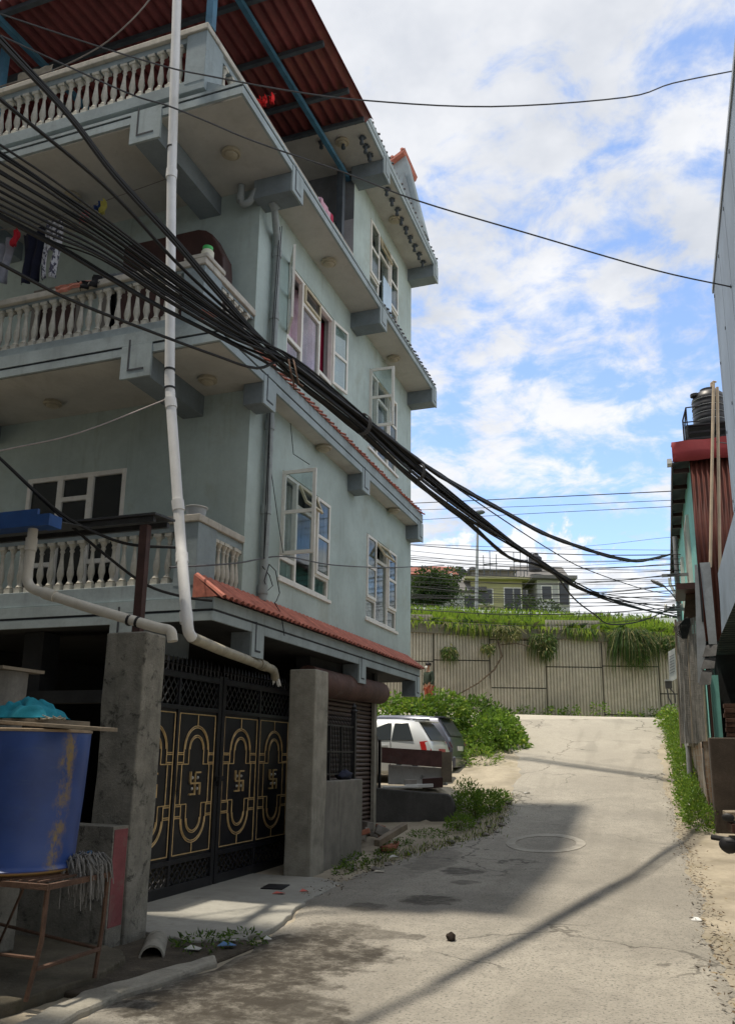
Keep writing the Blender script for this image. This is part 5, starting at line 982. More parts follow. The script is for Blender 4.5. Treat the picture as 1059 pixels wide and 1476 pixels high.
o_=mb.build('leaf_litter',[M('dead_leaf',(.10,.065,.035),.9,.3,9,0),M('dark_dead_leaf',(.045,.035,.025),.9,.3,9,0),M('pale_dead_leaf',(.26,.20,.12),.9,.3,9,0)]); tag(o_,'dead leaves and twigs scattered along both lane edges','leaf litter',kind='stuff')
# hanging plants on the wall
def hang(t_,z,r_,L,n_,label,seed,mix=(.3,.7)):
    g_=np.random.default_rng(seed); mb=MB(); s_=29.83
    for i in range(n_):
        a=g_.uniform(-1.5,1.5); out=g_.uniform(.1,.8)*r_*g_.uniform(.3,1); sp=math.sin(a)*r_*g_.uniform(.1,1); up=g_.uniform(.0,.35)*r_; l=L*g_.uniform(.15,1.15); w_=g_.uniform(.006,.014)
        p0=(s_,t_+sp*.25,z); p1=(s_-out*.6,t_+sp*.7,z+up); p2=(s_-out,t_+sp,z+up-l*.45); p3=(s_-out*.9,t_+sp*1.1,z+up-l)
        v=[]
        for k,(q_,ww) in enumerate(zip((p0,p1,p2,p3),(w_,w_,w_*.8,.002))): v+=[wp(q_[0],q_[1]-ww,q_[2]),wp(q_[0],q_[1]+ww,q_[2])]
        u=g_.random(); mb.add(v,[(0,1,3,2),(2,3,5,4),(4,5,7,6)],0 if u<mix[0] else 1 if u<mix[1] else 2)
    o_=thing('hanging_plant',label,'plant',wp(29.83,t_,z),'plants hanging from the retaining wall'); 
    c0=wp(29.55,t_,z-.05); c1=wp(29.45,t_+.15*r_,z-L*.4); lb=leafmb([(c0,(r_*.75,.25,.28*r_+.08),int(n_*.5)),(c1,(r_*.45,.2,L*.38),int(n_*.35))],.17,.3,1.2,(0,mix[0],mix[1]),seed,.2)
    b0=len(mb.v); mb.v+=lb.v; mb.f+=[tuple(i+b0 for i in f) for f in lb.f]; mb.m+=lb.m
    mb.build('foliage',[m_gr[1],m_ld[2],m_gr[2]],o_); return o_
hang(3.0,3.7,.38,.55,190,'small pale tuft hanging high on the ribbed wall nearest the teal house',1)
hang(4.4,3.85,.3,.4,110,'yellowish tuft on the ribbed wall above the dangling branch',2,(.2,.4))
hang(6.4,4.15,.6,.95,420,'bushy tuft hanging over the middle of the ribbed wall',3)
hang(9.6,4.25,1.0,1.35,900,'widest dark mass of plants hanging over the ribbed wall near the mesh column',4)
hang(10.9,4.15,.6,.8,260,'plants hanging at the far right end of the ribbed wall',5)
hang(5.1,4.4,.7,.5,240,'dry brown grass hanging from the coping left of the middle tuft',6,(.05,.2))
mb=MB(); mb.tube([wp(29.7,4.75,4.1),wp(29.6,4.9,3.5),wp(29.55,4.6,3.0),wp(29.5,4.0,2.5),wp(29.5,3.3,2.1),wp(29.45,2.9,1.9)],[.03,.035,.035,.03,.025,.02],6)
mb.tube([wp(29.6,4.8,3.9),wp(29.5,5.4,3.95),wp(29.5,5.9,3.85)],.02,5); tag(mb.build('dead_branch',m_bark),'bare dead branch dangling down the face of the ribbed wall','branch')
for i,t_ in enumerate((6.6,7.3,8.3,9.2,10.1,11.0,5.7)):
    x,y,_=wp(29.6,t_,0); bush('wall_foot_weed','small weed at the foot of the ribbed wall',[((x,y,h(x,y)+.15),(.35,.2,.2+.12*(i%3)),110)],.12,[m_lf[1],m_lf[0],m_lf[2]],group='weeds along the foot of the retaining wall',seed=30+i,stems=False,cat='weed')
# far tree
TR=thing('tree','dark round tree beside the red roofed house on the hill','tree',(-11.6,42.6,h(-11.6,42.6)))
mb=MB(); zb=h(-11.6,42.6); mb.tube([(-11.6,42.6,zb-.2),(-11.55,42.6,zb+1.0),(-11.6,42.7,zb+2.2)],[.16,.12,.08],8)
for k in range(6): a=k*1.05; mb.tube([(-11.57,42.6,zb+.9+.1*k),(-11.6+math.cos(a)*.9,42.6+math.sin(a)*.9,zb+1.9+.1*k)],[.06,.02],5)
mb.build('trunk',m_bark,TR)
tb=[((-11.6+R(-1,1)*1.1,42.6+R(-1,1)*.8,zb+1.55+R(-.85,.95)),(.62,.6,.42),330) for k in range(15)]+[((-12.6,42.6,zb+1.2),(.8,.7,.8),500)]
leafmb(tb,.19,.5,mats=(0,.5,.85),seed=41,shell=.3).build('crown',m_ld,TR)
# ================================================================== CARS
def car(name,label,loc,rz,Lr,Ht,paint,suv):
    o_=thing(name,label,'car',loc,None,rz); HL=Lr/2; W2=.80
    # stations along x (rear = +x): x, bottom, belt z, roof z, half width, roof half width
    st=[(-HL,.32,.62,.66,.58,.5),(-HL+.12,.24,.72,.78,.72,.62),(-HL+.75,.22,.86,.93,.78,.66),(-HL+1.05,.22,.90,1.0,.80,.68),(-HL+1.65,.22,.93,Ht-.06,.81,.60),(-.1,.22,.94,Ht,.82,.62),(HL-.95,.22,.96,Ht-.01,.82,.61),(HL-.42,.24,.98,Ht-.06,.81,.59),(HL-.10,.27,.95,1.02,.78,.70),(HL,.34,.72,.80,.70,.62)]
    if suv: st[8]=(HL-.12,.27,1.0,1.08,.78,.70)
    mb=MB(); n_=0
    for x,zb,zt,zr_,w_,wr in st:
        half=[(0,zb),(w_*.85,zb),(w_*.97,zb+.08),(w_,(zb+zt)/2),(w_*.985,zt),(wr+.03,zr_-.07),(wr-.06,zr_-.015),(wr*.5,zr_),(0,zr_)]
        ring=[(y,z) for y,z in half]+[(-y,z) for y,z in half[-2:0:-1]]; n_=len(ring); mb.v+=[(x,y,z) for y,z in ring]
    for i in range(len(st)-1):
        for j in range(n_): mb.f.append((i*n_+j,i*n_+(j+1)%n_,(i+1)*n_+(j+1)%n_,(i+1)*n_+j)); mb.m.append(0)
    mb.f.append(tuple(range(n_))[::-1]); mb.m.append(0); mb.f.append(tuple((len(st)-1)*n_+j for j in range(n_))); mb.m.append(0)
    body=mb.build('body',paint,o_,smooth=True,local=True)
    gl=m_carglass
    for s_ in (-1,1):
        for xa,xb,k in ((-HL+1.62,-.12,4),(-.04,.74 if not suv else .80,5),(.765 if not suv else .83,HL-.46,6)):
            y0,y1=.812,.655; za,zb_=1.0,Ht-.115; xa2=xa+(.35 if k==4 else .03); xb2=xb-(.18 if k==6 else .02)
            g_=MB(); g_.add([(xa,s_*y0,za),(xb,s_*y0,za+.015),(xb2,s_*y1,zb_),(xa2,s_*y1,zb_),(xa,s_*(y0-.02),za),(xb,s_*(y0-.02),za),(xb2,s_*(y1-.02),zb_),(xa2,s_*(y1-.02),zb_)],[(0,1,2,3),(7,6,5,4),(0,4,5,1),(1,5,6,2),(2,6,7,3),(3,7,4,0)]); g_.build('side_window',gl,o_,local=True)
        g_=MB(); g_.box(.50,.68,s_*.826-.012,s_*.826+.012,.86,.89); g_.build('door_handle',paint,o_,local=True)
        g_=MB(); g_.box(.74,.748,s_*.815-.004,s_*.815+.006,.36,.97); g_.box(-.10,-.092,s_*.815-.004,s_*.815+.006,.36,.97); g_.build('door_seam',m_iron,o_,local=True)
        # tall corner tail lights
        x0=HL-.02; tl=[(x0-.30,.79,.98),(x0-.12,.735,1.0),(x0+.0,.70,.70),(x0-.05,.74,.60),(x0-.20,.80,.62)]
        if suv: tl=[(x0-.34,.80,.86),(x0-.06,.70,.92),(x0+.0,.66,.78),(x0-.1,.76,.70),(x0-.30,.81,.74)]
        g_=MB(); v=[(a+.018,s_*(b_+.018),c_) for a,b_,c_ in tl]+[(a-.05,s_*(b_-.06),c_) for a,b_,c_ in tl]; k=len(tl); g_.add(v,[tuple(range(k)),tuple(range(2*k-1,k-1,-1))]+[(i,(i+1)%k,(i+1)%k+k,i+k) for i in range(k)]); g_.build('tail_light',m_tail if not suv else m_taild,o_,local=True)
        for x in (-HL+.68,HL-.62):
            g_=MB(); g_.tube([(x,s_*.62,.30),(x,s_*.83,.30)],.30,20); wl=g_.build('wheel',m_tyre,o_,smooth=True,local=True)
            g_=MB(); g_.tube([(x,s_*.825,.30),(x,s_*.84,.30)],.19,16); g_.build('rim',m_silver,wl,local=True)
    # rear glass, bumper, plate, spoiler
    za,zb_=1.02 if not suv else 1.08,Ht-.10; xa,xb=HL-.09,HL-.40
    g_=MB(); g_.add([(xa+.012,-.60,za),(xa+.012,.60,za),(xb+.03,.52,zb_),(xb+.03,-.52,zb_),(xa-.03,-.60,za),(xa-.03,.60,za),(xb-.02,.52,zb_),(xb-.02,-.52,zb_)],[(0,1,2,3),(7,6,5,4),(0,4,5,1),(1,5,6,2),(2,6,7,3),(3,7,4,0)]); g_.build('rear_window',gl,o_,local=True)
    g_=MB(); g_.box(HL-.08,HL+.07,-.70,.70,.28,.55); g_.build('bumper',paint,o_,bev=.03,local=True)
    g_=MB(); g_.box(HL+.0,HL+.02,-.24,.24,.70,.82); g_.build('number_plate',m_white if suv else m_redfl,o_,local=True)
    g_=MB(); g_.add([(HL-.52,-.55,Ht-.035),(HL-.52,.55,Ht-.035),(HL-.24,.52,Ht-.05),(HL-.24,-.52,Ht-.05),(HL-.50,-.55,Ht-.075),(HL-.50,.55,Ht-.075),(HL-.24,.52,Ht-.075),(HL-.24,-.52,Ht-.075)],[(0,1,2,3),(7,6,5,4),(0,4,5,1),(1,5,6,2),(2,6,7,3),(3,7,4,0)]); g_.build('spoiler',paint,o_,local=True)
    return o_
def paintmat(name,col,met):
    m,t,b,o=nt(name); b.inputs['Base Color'].default_value=col+(1,); b.inputs['Roughness'].default_value=.3; b.inputs['Metallic'].default_value=met; b.inputs['Coat Weight'].default_value=.6; b.inputs['Coat Roughness'].default_value=.08; return m
m_carw=paintmat('silver_white_paint',(.62,.64,.65),.15); m_carg=paintmat('slate_grey_paint',(.12,.125,.16),.4)
m_carglass=paintmat('tinted_car_glass',(.02,.025,.03),0); [setattr(n.inputs['Coat Weight'],'default_value',.1) for n in m_carglass.node_tree.nodes if n.type=='BSDF_PRINCIPLED']; m_tail=paintmat('red_tail_lens',(.55,.015,.012),0); m_taild=paintmat('dark_red_lens',(.10,.015,.015),0); m_tyre=M('tyre_rubber',(.02,.02,.02),.8,.2,8,.05); m_silver=paintmat('wheel_silver',(.5,.5,.52),.7)
car('parked_car','silver-white hatchback with a red tail light parked behind the teal house',(-6.92,19.85,-.69),math.radians(-2),3.55,1.53,m_carw,False)
car('parked_car','dark slate grey car parked behind the silver-white hatchback',(-7.10,21.75,-.60),math.radians(-2),3.9,1.62,m_carg,True)
# ================================================================== low wall, rusty sheet, rubble
mb=MB(); mb.prism([(-5.45,-1.7),(-3.98,-1.7),(-3.97,-.98),(-4.04,-.80),(-4.12,-.75),(-5.45,-.66)],lambda u,v,w_:(u,15.75+.30*(u+5.45)+w_,v),0,.16); tag(mb.build('low_wall',M('dark_damp_concrete',(.085,.083,.08),.9,.25,2,.3,streak=.6,streakcol=(.03,.03,.03)),bev=.02),'low dark concrete wall beside the lane in front of the parked cars','wall')
BA=thing('scrap_barrier','brown rusty sheet barrier over a broken white block behind the low dark wall','barrier',(-5.0,16.7,-.7))
mb=MB(); mb.prism([(-5.58,-.18),(-4.40,-.26),(-4.40,.07),(-5.58,.13)],lambda u,v,w_:(u,16.5+.33*(u+5.6)+w_,v),0,.03); mb.build('sheet',m_rustb,BA)
mb=MB(); mb.box(-4.42,-4.2,16.92,16.96,-.55,.05); mb.build('board',m_wood,BA)
mb=MB(); mb.box(-5.62,-5.57,16.4,16.46,-.9,.28); mb.box(-5.74,-5.66,16.4,16.5,-.9,.35); mb.build('post',m_iron,BA)
mb=MB(); mb.prism([(-5.5,-.62),(-4.35,-.62),(-4.35,-.28),(-5.5,-.22)],lambda u,v,w_:(u,16.72+.3*(u+5.5)+w_,v),0,.12); mb.build('block',M('mouldy_white_plaster',(.50,.50,.48),.9,.12,3,.3,spot=.8,spotcol=(.06,.06,.05),spotscale=3),BA)
for i,(x,y,z,sx,sy,sz,m) in enumerate(((-4.75,16.45,-.62,.28,.14,.035,m_white),(-5.1,16.3,-.65,.35,.12,.02,m_white),(-4.5,16.55,-.56,.2,.12,.10,m_woodd),(-4.95,16.5,-.56,.12,.1,.06,m_stone))):
    mb=MB(); mb.obox((x,y,z),(sx,.05,R(-.03,.03)),(-.03,sy,0),(0,0,sz)); tag(mb.build('rubble_slab',m,bev=.01),['long white slab lying on the low dark wall under the rusty sheet','flat white slab at the left end on the low dark wall','brown leaning board at the right end of the scrap barrier','grey stone among the white slabs'][i],'slab')
rs=random.Random(8)
for i in range(16):
    x=-4.75+rs.uniform(-.18,.55); y=12.55+rs.uniform(-.05,1.6); s_=rs.uniform(.06,.13); z=h(x,y)+s_*.45+(.22 if x<-4.55 else 0)*rs.random()
    mb=MB(); a=rs.uniform(0,3); b_=rs.uniform(-.5,.5); ax=Vector((math.cos(a),math.sin(a),b_)).normalized(); ay=ax.cross(Vector((0,.2,1))).normalized(); az=ax.cross(ay)
    br=i%3!=2; mb.obox((x,y,z),ax*s_*(1.25 if br else .9),ay*s_*.6,az*s_*(.38 if br else .6))
    tag(mb.build('brick' if br else 'stone',m_brick if br else m_stone,bev=.012),'broken red brick in the rubble heap by the shutter' if br else 'grey stone in the rubble heap by the shutter','brick' if br else 'stone','bricks in the rubble by the shutter' if br else 'stones in the rubble by the shutter')
for i in range(26):
    y=rs.uniform(10.9,18.8); x=interp(LE,y)+rs.uniform(-.35,.12); s_=rs.uniform(.02,.06); mb=MB(); lump(mb,(x,y,h(x,y)+s_*.3),s_*1.3,s_,s_*.6,6,0,.25,i); tag(mb.build('stone',m_stone),'small pale stone on the left edge of the lane','stone','stones along the left lane edge')
mb=MB(); mb.obox((-4.25,13.1,-1.26),(.10,.42,.10),(.05,-.01,0),(0,-.02,.05)); tag(mb.build('timber',m_wood,bev=.01),'grey timber offcut leaning in the rubble by the shutter','timber')
# ================================================================== PERSON on the path behind the bushes
PE=thing('person','person in dark green jacket, rust trousers and white mask behind the tall bush','person',(-7.8,28.2,h(-7.8,28.2)))
def skin(name,pts,edges,mat,parent,root=0):
    me=bpy.data.meshes.new(name); L=WL[parent.name]; me.from_pydata([tuple(Vector(p[:3])) for p in pts],edges,[]); me.materials.append(mat)
    o_=bpy.data.objects.new(name,me); C.objects.link(o_); o_.parent=parent; WL[o_.name]=L.copy()
    sm=o_.modifiers.new('skin','SKIN'); sm.use_smooth_shade=True
    for i,p in enumerate(pts): me.skin_vertices[0].data[i].radius=(p[3],p[4] if len(p)>4 else p[3]); me.skin_vertices[0].data[i].use_root=(i==root)
    ss_=o_.modifiers.new('sub','SUBSURF'); ss_.levels=1; ss_.render_levels=2; return o_
m_skin=M('skin',(.28,.15,.09),.6,.1,6,0); m_jack=M('dark_green_jacket',(.03,.045,.03),.9,.3,8,0); m_trou=M('rust_trousers',(.30,.075,.04),.9,.2,8,0); m_hair=M('black_hair',(.01,.008,.007),.6,.2,20,0)
# pose: standing three-quarter to the left, arms hanging
body=[(0,0,.95,.13,.10),(0,0,1.15,.12,.09),(0,0,1.36,.15,.10),(0,0,1.46,.055),(-.015,-.01,1.53,.05),(-.02,-.02,1.60,.078,.085),(-.02,-.02,1.68,.075,.08),
 (-.17,0,1.38,.055),(-.22,.02,1.12,.042),(-.20,-.05,.90,.03),(.17,0,1.38,.055),(.22,.02,1.12,.042),(.20,-.05,.90,.03),
 (-.09,0,.86,.085),(-.10,-.01,.48,.055),(-.10,.02,.08,.036),(-.10,-.12,.03,.035),(.09,0,.86,.085),(.10,.01,.48,.055),(.10,.04,.08,.036),(.10,-.10,.03,.035)]
be=[(0,1),(1,2),(2,3),(3,4),(4,5),(5,6),(2,7),(7,8),(8,9),(2,10),(10,11),(11,12),(0,13),(13,14),(14,15),(15,16),(0,17),(17,18),(18,19),(19,20)]
for sgn in (-1,1):      # five fingers each
    b0=9 if sgn<0 else 12
    for k in range(5):
        i=len(body); a=(k-2)*.014; x=.20*sgn+(-.02*sgn if k==4 else 0); L=(.075,.088,.09,.082,.05)[k]
        body+=[(x,-.055+a,.845,.0095),(x,-.06+a*1.3,.845-L,.007)]; be+=[(b0,i),(i,i+1)]
PB=skin('body',body,be,m_skin,PE)
skin('jacket',[(0,0,.90,.16,.125),(0,0,1.15,.15,.115),(0,0,1.36,.175,.125),(0,0,1.45,.08),(-.18,0,1.38,.075),(-.23,.02,1.12,.06),(-.21,-.05,.95,.05),(.18,0,1.38,.075),(.23,.02,1.12,.06),(.21,-.05,.95,.05)],[(0,1),(1,2),(2,3),(2,4),(4,5),(5,6),(2,7),(7,8),(8,9)],m_jack,PE)
skin('trousers',[(0,0,.96,.145,.115),(-.09,0,.84,.105),(-.10,-.01,.48,.08),(-.10,.02,.12,.07),(.09,0,.84,.105),(.10,.01,.48,.08),(.10,.04,.12,.07)],[(0,1),(1,2),(2,3),(0,4),(4,5),(5,6)],m_trou,PE)
mb=MB(); lump(mb,(-.02,-.0,1.68),.098,.108,.085,12,0,.05,2); mb.build('hair',m_hair,PB,smooth=True,local=True)
mb=MB(); lump(mb,(-.028,-.085,1.585),.06,.035,.05,10,0,.03,2); mb.build('mask',m_white,PB,smooth=True,local=True)
mb=MB()
for s_ in (-1,1): lump(mb,(-.02+s_*.03,-.095,1.645),.011,.007,.006,6,0,0,1)
mb.build('eyes',m_hair,PB,local=True)
mb=MB(); mb.obox((-.022,-.108,1.62),(.008,0,0),(0,.012,0),(0,.004,.016)); 
for s_ in (-1,1): mb.obox((-.02+s_*.083,-.01,1.63),(.006,0,0),(0,.014,0),(0,0,.022))
mb.build('nose_and_ears',m_skin,PB,local=True); PE.rotation_euler=(0,0,math.radians(-35))
# ================================================================== RIGHT SIDE
BB=thing('metal_clad_building','pale blue metal-clad building overhanging the right edge of the lane','building',(2,9,-1.6))
def vpanel(mb,poly,x,th,m=0): mb.prism(poly,lambda u,v,w_:(x+w_,u,v),0,th,m)
mb=MB(); y=-8.5
while y<11.3:
    e_=min(y+.98,11.3); vpanel(mb,[(y+.012,3.13),(e_-.012,3.13),(e_-.012,6.33),(y+.012,6.33)],1.0,.05); y+=.98
y=2.0
ysl=[-8,-4,0,2.0,4,6,8,10,12,13.2,14.4,15.0]
for a,b_ in zip(ysl,ysl[1:]): vpanel(mb,[(a+.005,2.06),(b_-.005,2.06),(b_-.005,3.10),(a+.005,3.10)],1.0,.05)
vpanel(mb,[(15.005,2.06),(15.3,2.06),(15.0,2.7),(15.005,2.7)],1.0,.05)
mb.build('cladding',m_bluesh,BB)
mb=MB(); vpanel(mb,[(-8.5,2.07),(15,2.07),(15,3.1),(11.25,3.1),(11.25,6.3),(-8.5,6.3)],1.03,.12); mb.box(1.15,6,-8.5,11.2,2.2,6.25); mb.build('wall',M('dark_backing',(.06,.065,.07),.9,.2,3,0),BB)
mb=MB(); vpanel(mb,[(-8.5,6.34),(11.33,6.34),(11.33,6.42),(-8.5,6.42)],.985,.3); mb.build('roof_edge',m_galv,BB)
mb=MB(); y=-8.0
while y<22:
    mb.add([(.97,y,2.04-.012*max(0,y-15)*4),(6,y,2.04-.012*max(0,y-15)*4),(6,y+.235,2.04-.012*max(0,y-15)*4),(.97,y+.235,2.04-.012*max(0,y-15)*4)],[(0,1,2,3)]); mb.add([(.97,y+.235,2.04-.012*max(0,y-15)*4),(6,y+.235,2.04-.012*max(0,y-15)*4),(6,y+.24,2.02-.012*max(0,y+.24-15)*4),(.97,y+.24,2.02-.012*max(0,y+.24-15)*4)],[(0,1,2,3)]); y+=.24
mb.build('soffit',m_soffd,BB)
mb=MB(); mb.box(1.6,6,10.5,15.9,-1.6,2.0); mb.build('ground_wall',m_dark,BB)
mb=MB()
for k in range(13):
    for z in (3.25,4.2,5.2,6.2): mb.obox((.997,-1+.98*k+.4,z),(.004,0,0),(0,.016,0),(0,0,.016))
mb.build('fixings',m_steeld,BB)
# dark window high up
mb=MB(); mb.box(.988,1.0,7.1,7.75,5.0,5.5); mb.build('window',m_carglass,BB)
# grey sheet box and its folded flaps
GB=thing('sheet_metal_box','folded galvanised sheet box hanging below the brown corrugated wall','box',(.8,14.5,1.2))
mb=MB(); mb.prism([(.62,3.17),(.66,3.17),(.70,1.85),(.60,1.2),(.53,1.2)],lambda u,v,w_:(u,14.5+w_,v),0,.02); mb.prism([(.70,3.19),(.86,3.19),(.865,1.82),(.74,1.82)],lambda u,v,w_:(u,14.46+w_,v),0,.02); mb.build('sheet',m_galv,GB)
mb=MB(); mb.box(.665,.695,14.44,14.5,2.2,3.17); mb.build('gap_strip',m_iron,GB)
mb=MB()
for k,(z0,z1,x0,x1) in enumerate(((1.81,1.62,.66,.87),(1.60,1.42,.62,.83),(1.40,1.16,.57,.76))): mb.add([(x0,14.52,z0),(x1,14.44,z0),(x1-.04,14.40,z1),(x0-.03,14.5,z1),(x0,14.56,z0),(x1,14.48,z0),(x1-.04,14.44,z1),(x0-.03,14.54,z1)],[(0,1,2,3),(7,6,5,4),(0,4,5,1),(1,5,6,2),(2,6,7,3),(3,7,4,0)])
mb.build('flaps',M('old_grey_flap',(.10,.10,.10),.7,.3,5,.1),GB)
# turquoise house with brown corrugated end
HU=thing('hut','turquoise plastered house with a brown corrugated gable end and dull red flashing','hut',(2.5,20,-1))
mb=MB(); x=.78; pr=[]
while x<3.6: pr.append(x); x+=.0119
zc_=lambda x:5.88
for z0 in (2.2,):
    for i,x in enumerate(pr):
        y=17.0-.016*math.sin((x-.78)*2*PI/.095); mb.v+=[(x,y,z0),(x,y,5.9)]
mb.f=[(2*i,2*i+2,2*i+3,2*i+1) for i in range(len(pr)-1)]; mb.m=[0]*len(mb.f); o_=mb.build('corrugated_end',m_brownsh,HU,smooth=True); o_.modifiers.new('t','SOLIDIFY').thickness=.004
mb=MB(); n_=24
for j,(yy,zz) in enumerate(((16.88,5.84),(16.87,6.06),(16.87,6.27),(17.4,6.36))):
    for i in range(n_+1):
        x=.46+ (3.4-.46)*i/n_; mb.v.append((x,yy+.012*math.sin(i*.9+j*1.7),zz+.008*math.sin(i*1.3+j*2)))
for j in range(3):
    for i in range(n_): mb.f.append((j*(n_+1)+i,j*(n_+1)+i+1,(j+1)*(n_+1)+i+1,(j+1)*(n_+1)+i)); mb.m.append(0)
o_=mb.build('flashing',m_redfl,HU,smooth=True); o_.modifiers.new('t','SOLIDIFY').thickness=.01
HX=lambda y:.78-.021*(y-17)
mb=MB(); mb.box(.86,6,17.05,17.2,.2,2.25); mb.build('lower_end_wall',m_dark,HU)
HWN=[(18.6,19.9,3.6,5.2),(21.8,22.9,2.9,5.0),(24.6,25.6,3.2,5.0)]
mb=MB(); wallgrid(mb,0,[17.03,28],[.3,5.86],HWN,lambda u,v,d:(HX(u)+d,u,v),.15); mb.quad((HX(28),28,.3),(6,28,.3),(6,28,5.86),(HX(28),28,5.86)); mb.build('wall',m_turq,HU)
for y0,y1,z0,z1 in HWN:
    mb=MB(); X=HX((y0+y1)/2)-.02
    for a in ((y0,y0+.07,z0,z1),(y1-.07,y1,z0,z1),((y0+y1)/2-.03,(y0+y1)/2+.03,z0+.07,z1-.07),(y0+.07,y1-.07,z0,z0+.07),(y0+.07,y1-.07,z1-.07,z1)): mb.box(X-.03,X+.06,*a)
    fr=mb.build('window',m_frame,HU); mb=MB(); mb.box(X+.04,X+.05,y0+.07,y1-.07,z0+.07,z1-.07); mb.build('pane',m_glass,fr)
    mb=MB(); mb.box(1.1,1.12,y0-.2,y1+.2,z0-.2,z1+.2); mb.build('curtain',m_room,fr)
mb=MB(); mb.box(HX(20.45)-.02,HX(20.45)-.003,20.4,20.5,1.6,5.8); mb.build('pilaster',M('cream_trim',(.5,.48,.38),.8,.1,3,0),HU)
mb=MB(); mb.add([(.44,16.9,5.83),(1.0,16.9,6.0),(1.0,28.2,6.0),(.44,28.2,5.83)],[(0,1,2,3)]); mb.add([(1,16.9,6.0),(4.2,16.9,6.9),(4.2,28.2,6.9),(1,28.2,6.0)],[(0,1,2,3)]); o_=mb.build('roof',m_tin,HU); o_.modifiers.new('t','SOLIDIFY').thickness=.03
mb=MB(); y=17.2
while y<28: mb.box(.47,.78,y-.03,y+.03,5.70,5.79); y+=1.1
mb.box(.43,.455,16.85,28.2,5.72,5.86); mb.build('eave_timber',m_woodd,HU)
mb=MB(); mb.box(.35,.44,16.7,16.95,5.76,5.86); mb.box(.36,.46,28.1,28.3,5.5,5.75); mb.build('gutter_end',m_white,HU)
pipe('downpipe',[(.42,28.15,5.55),(.60,27.9,5.0),(.70,27.8,4.6),(.70,27.7,2)],.05,m_pvcg,HU)
mb=MB(); mb.box(.36,.80,17.2,18.6,3.28,3.40); mb.build('ledge',m_woodd,HU)
mb=MB(); mb.prism([(.55,3.28),(.78,3.28),(.70,2.75),(.52,2.5),(.45,2.65)],lambda u,v,w_:(u,17.8+w_,v),0,.08); mb.build('rusty_bracket',m_rust,HU)
mb=MB(); mb.box(.82,.96,16.5,17.0,.37,1.5); mb.box(.775,.815,16.46,16.5,.37,1.6,1); mb.build('porch_panel',[m_turq,m_woodd],HU)
# brick base along the verge
m_bb,t,b,o=nt('old_brick_base'); tc=N(t,'TexCoord').outputs['Object']; bk=N(t,'TexBrick'); bk.inputs['Scale'].default_value=4.5; bk.inputs['Color1'].default_value=(.36,.26,.18,1); bk.inputs['Color2'].default_value=(.28,.17,.11,1); bk.inputs['Mortar'].default_value=(.33,.30,.25,1); bk.inputs['Mortar Size'].default_value=.03
mp=N(t,'Mapping'); mp.inputs['Rotation'].default_value=(PI/2,0,PI/2); t.links.new(tc,mp.inputs['Vector']); t.links.new(mp.outputs[0],bk.inputs['Vector'])
t.links.new(mixc(t,rmap(t,noise(t,tc,2.5,7,.7),.42,.62),bk.outputs[0],(.44,.38,.30)),b.inputs['Base Color']); b.inputs['Roughness'].default_value=.95
bp=N(t,'Bump'); bp.inputs['Strength'].default_value=.7; t.links.new(noise(t,tc,14,6,.7),bp.inputs['Height']); t.links.new(bp.outputs[0],b.inputs['Normal'])
mb=MB(); rs=random.Random(2); n_=34
for i in range(n_+1):
    y=16.6+11*i/n_; f=(y-16.6)/11
    for k,zf in enumerate((-.3,.15,.55,.95)):
        zt=max(h(.55,y)+.78,.30); z0=h(.55,y)-.2; mb.v.append((.62-.2*f+rs.uniform(-.03,.03),y,z0+(zt-z0)*(k/3)))
    mb.v.append((1.3,y,zt))
for i in range(n_):
    for k in range(4): a=i*5+k; mb.f.append((a,a+1,a+6,a+5)); mb.m.append(0)
mb.add([(.62,16.62,-1.6),(1.3,16.62,-1.6),(1.3,16.62,.3),(.62,16.62,.3)],[(0,1,2,3)])
tag(mb.build('crumbling_wall',m_bb),'crumbling brick base wall behind the right hand verge plants','wall')
mb=MB(); mb.box(.70,2.6,16.1,16.58,-1.6,.36); tag(mb.build('concrete_block_wall',M('brown_dark_render',(.085,.068,.055),.95,.3,2,.3),bev=.02),'dark rendered wall end below the turquoise porch','wall')
BS=[]
rs=random.Random(6)
bp0=None
for k in range(14):
    z=.375+.085*(k//2); x=1.12+.26*(k%2)+rs.uniform(-.02,.02)
    if bp0 is None:
        mb=MB(); mb.box(-.12,.12,-.06,.06,0,.075); bp0=mb.build('brick',M('dark_old_brick',(.10,.055,.04),.95,.3,6,.3),bev=.006); o_=bp0
    else: o_=bp0.copy(); C.objects.link(o_)
    o_.location=(x,16.3+rs.uniform(-.01,.02),z); o_.rotation_euler=(0,0,rs.uniform(-.06,.06)); tag(o_,'old brick stacked on the dark wall end under the overhang','brick','bricks stacked under the overhang')
# wire-netting column with cables, notice board
NW=thing('netting_screen','tall grey wire netting screen on posts at the corner of the turquoise house','screen',(.4,18.2,.3))
mb=MB(); rs=random.Random(3); x0,x1=.27,.70
for i in range(44):
    y=18.0+ (22-18.0)*rs.random()*.0; u=i/43; x=x0+(x1-x0)*u
    mb.tube([(x+rs.uniform(-.01,.01),18.0+u*-.6,.28),(x+.03+rs.uniform(-.012,.012),18.0+u*-.6,1.5),(x+.06+rs.uniform(-.01,.01),18.0+u*-.6,2.75)],.0065,4)
for k in range(70): z=.3+k*.035; mb.tube([(x0-.005+.06*(z-.28)/2.5,18.0,z),(x1+.0+.06*(z-.28)/2.5,17.4,z+rs.uniform(-.01,.01))],.004,4)
mb.build('netting',m_net,NW)
mb=MB()
for x,y in ((.26,18.02),(.72,17.38),(.48,17.72)): mb.tube([(x,y,.2),(x+.06,y,2.8)],.022,6)
mb.build('post',m_wood,NW)
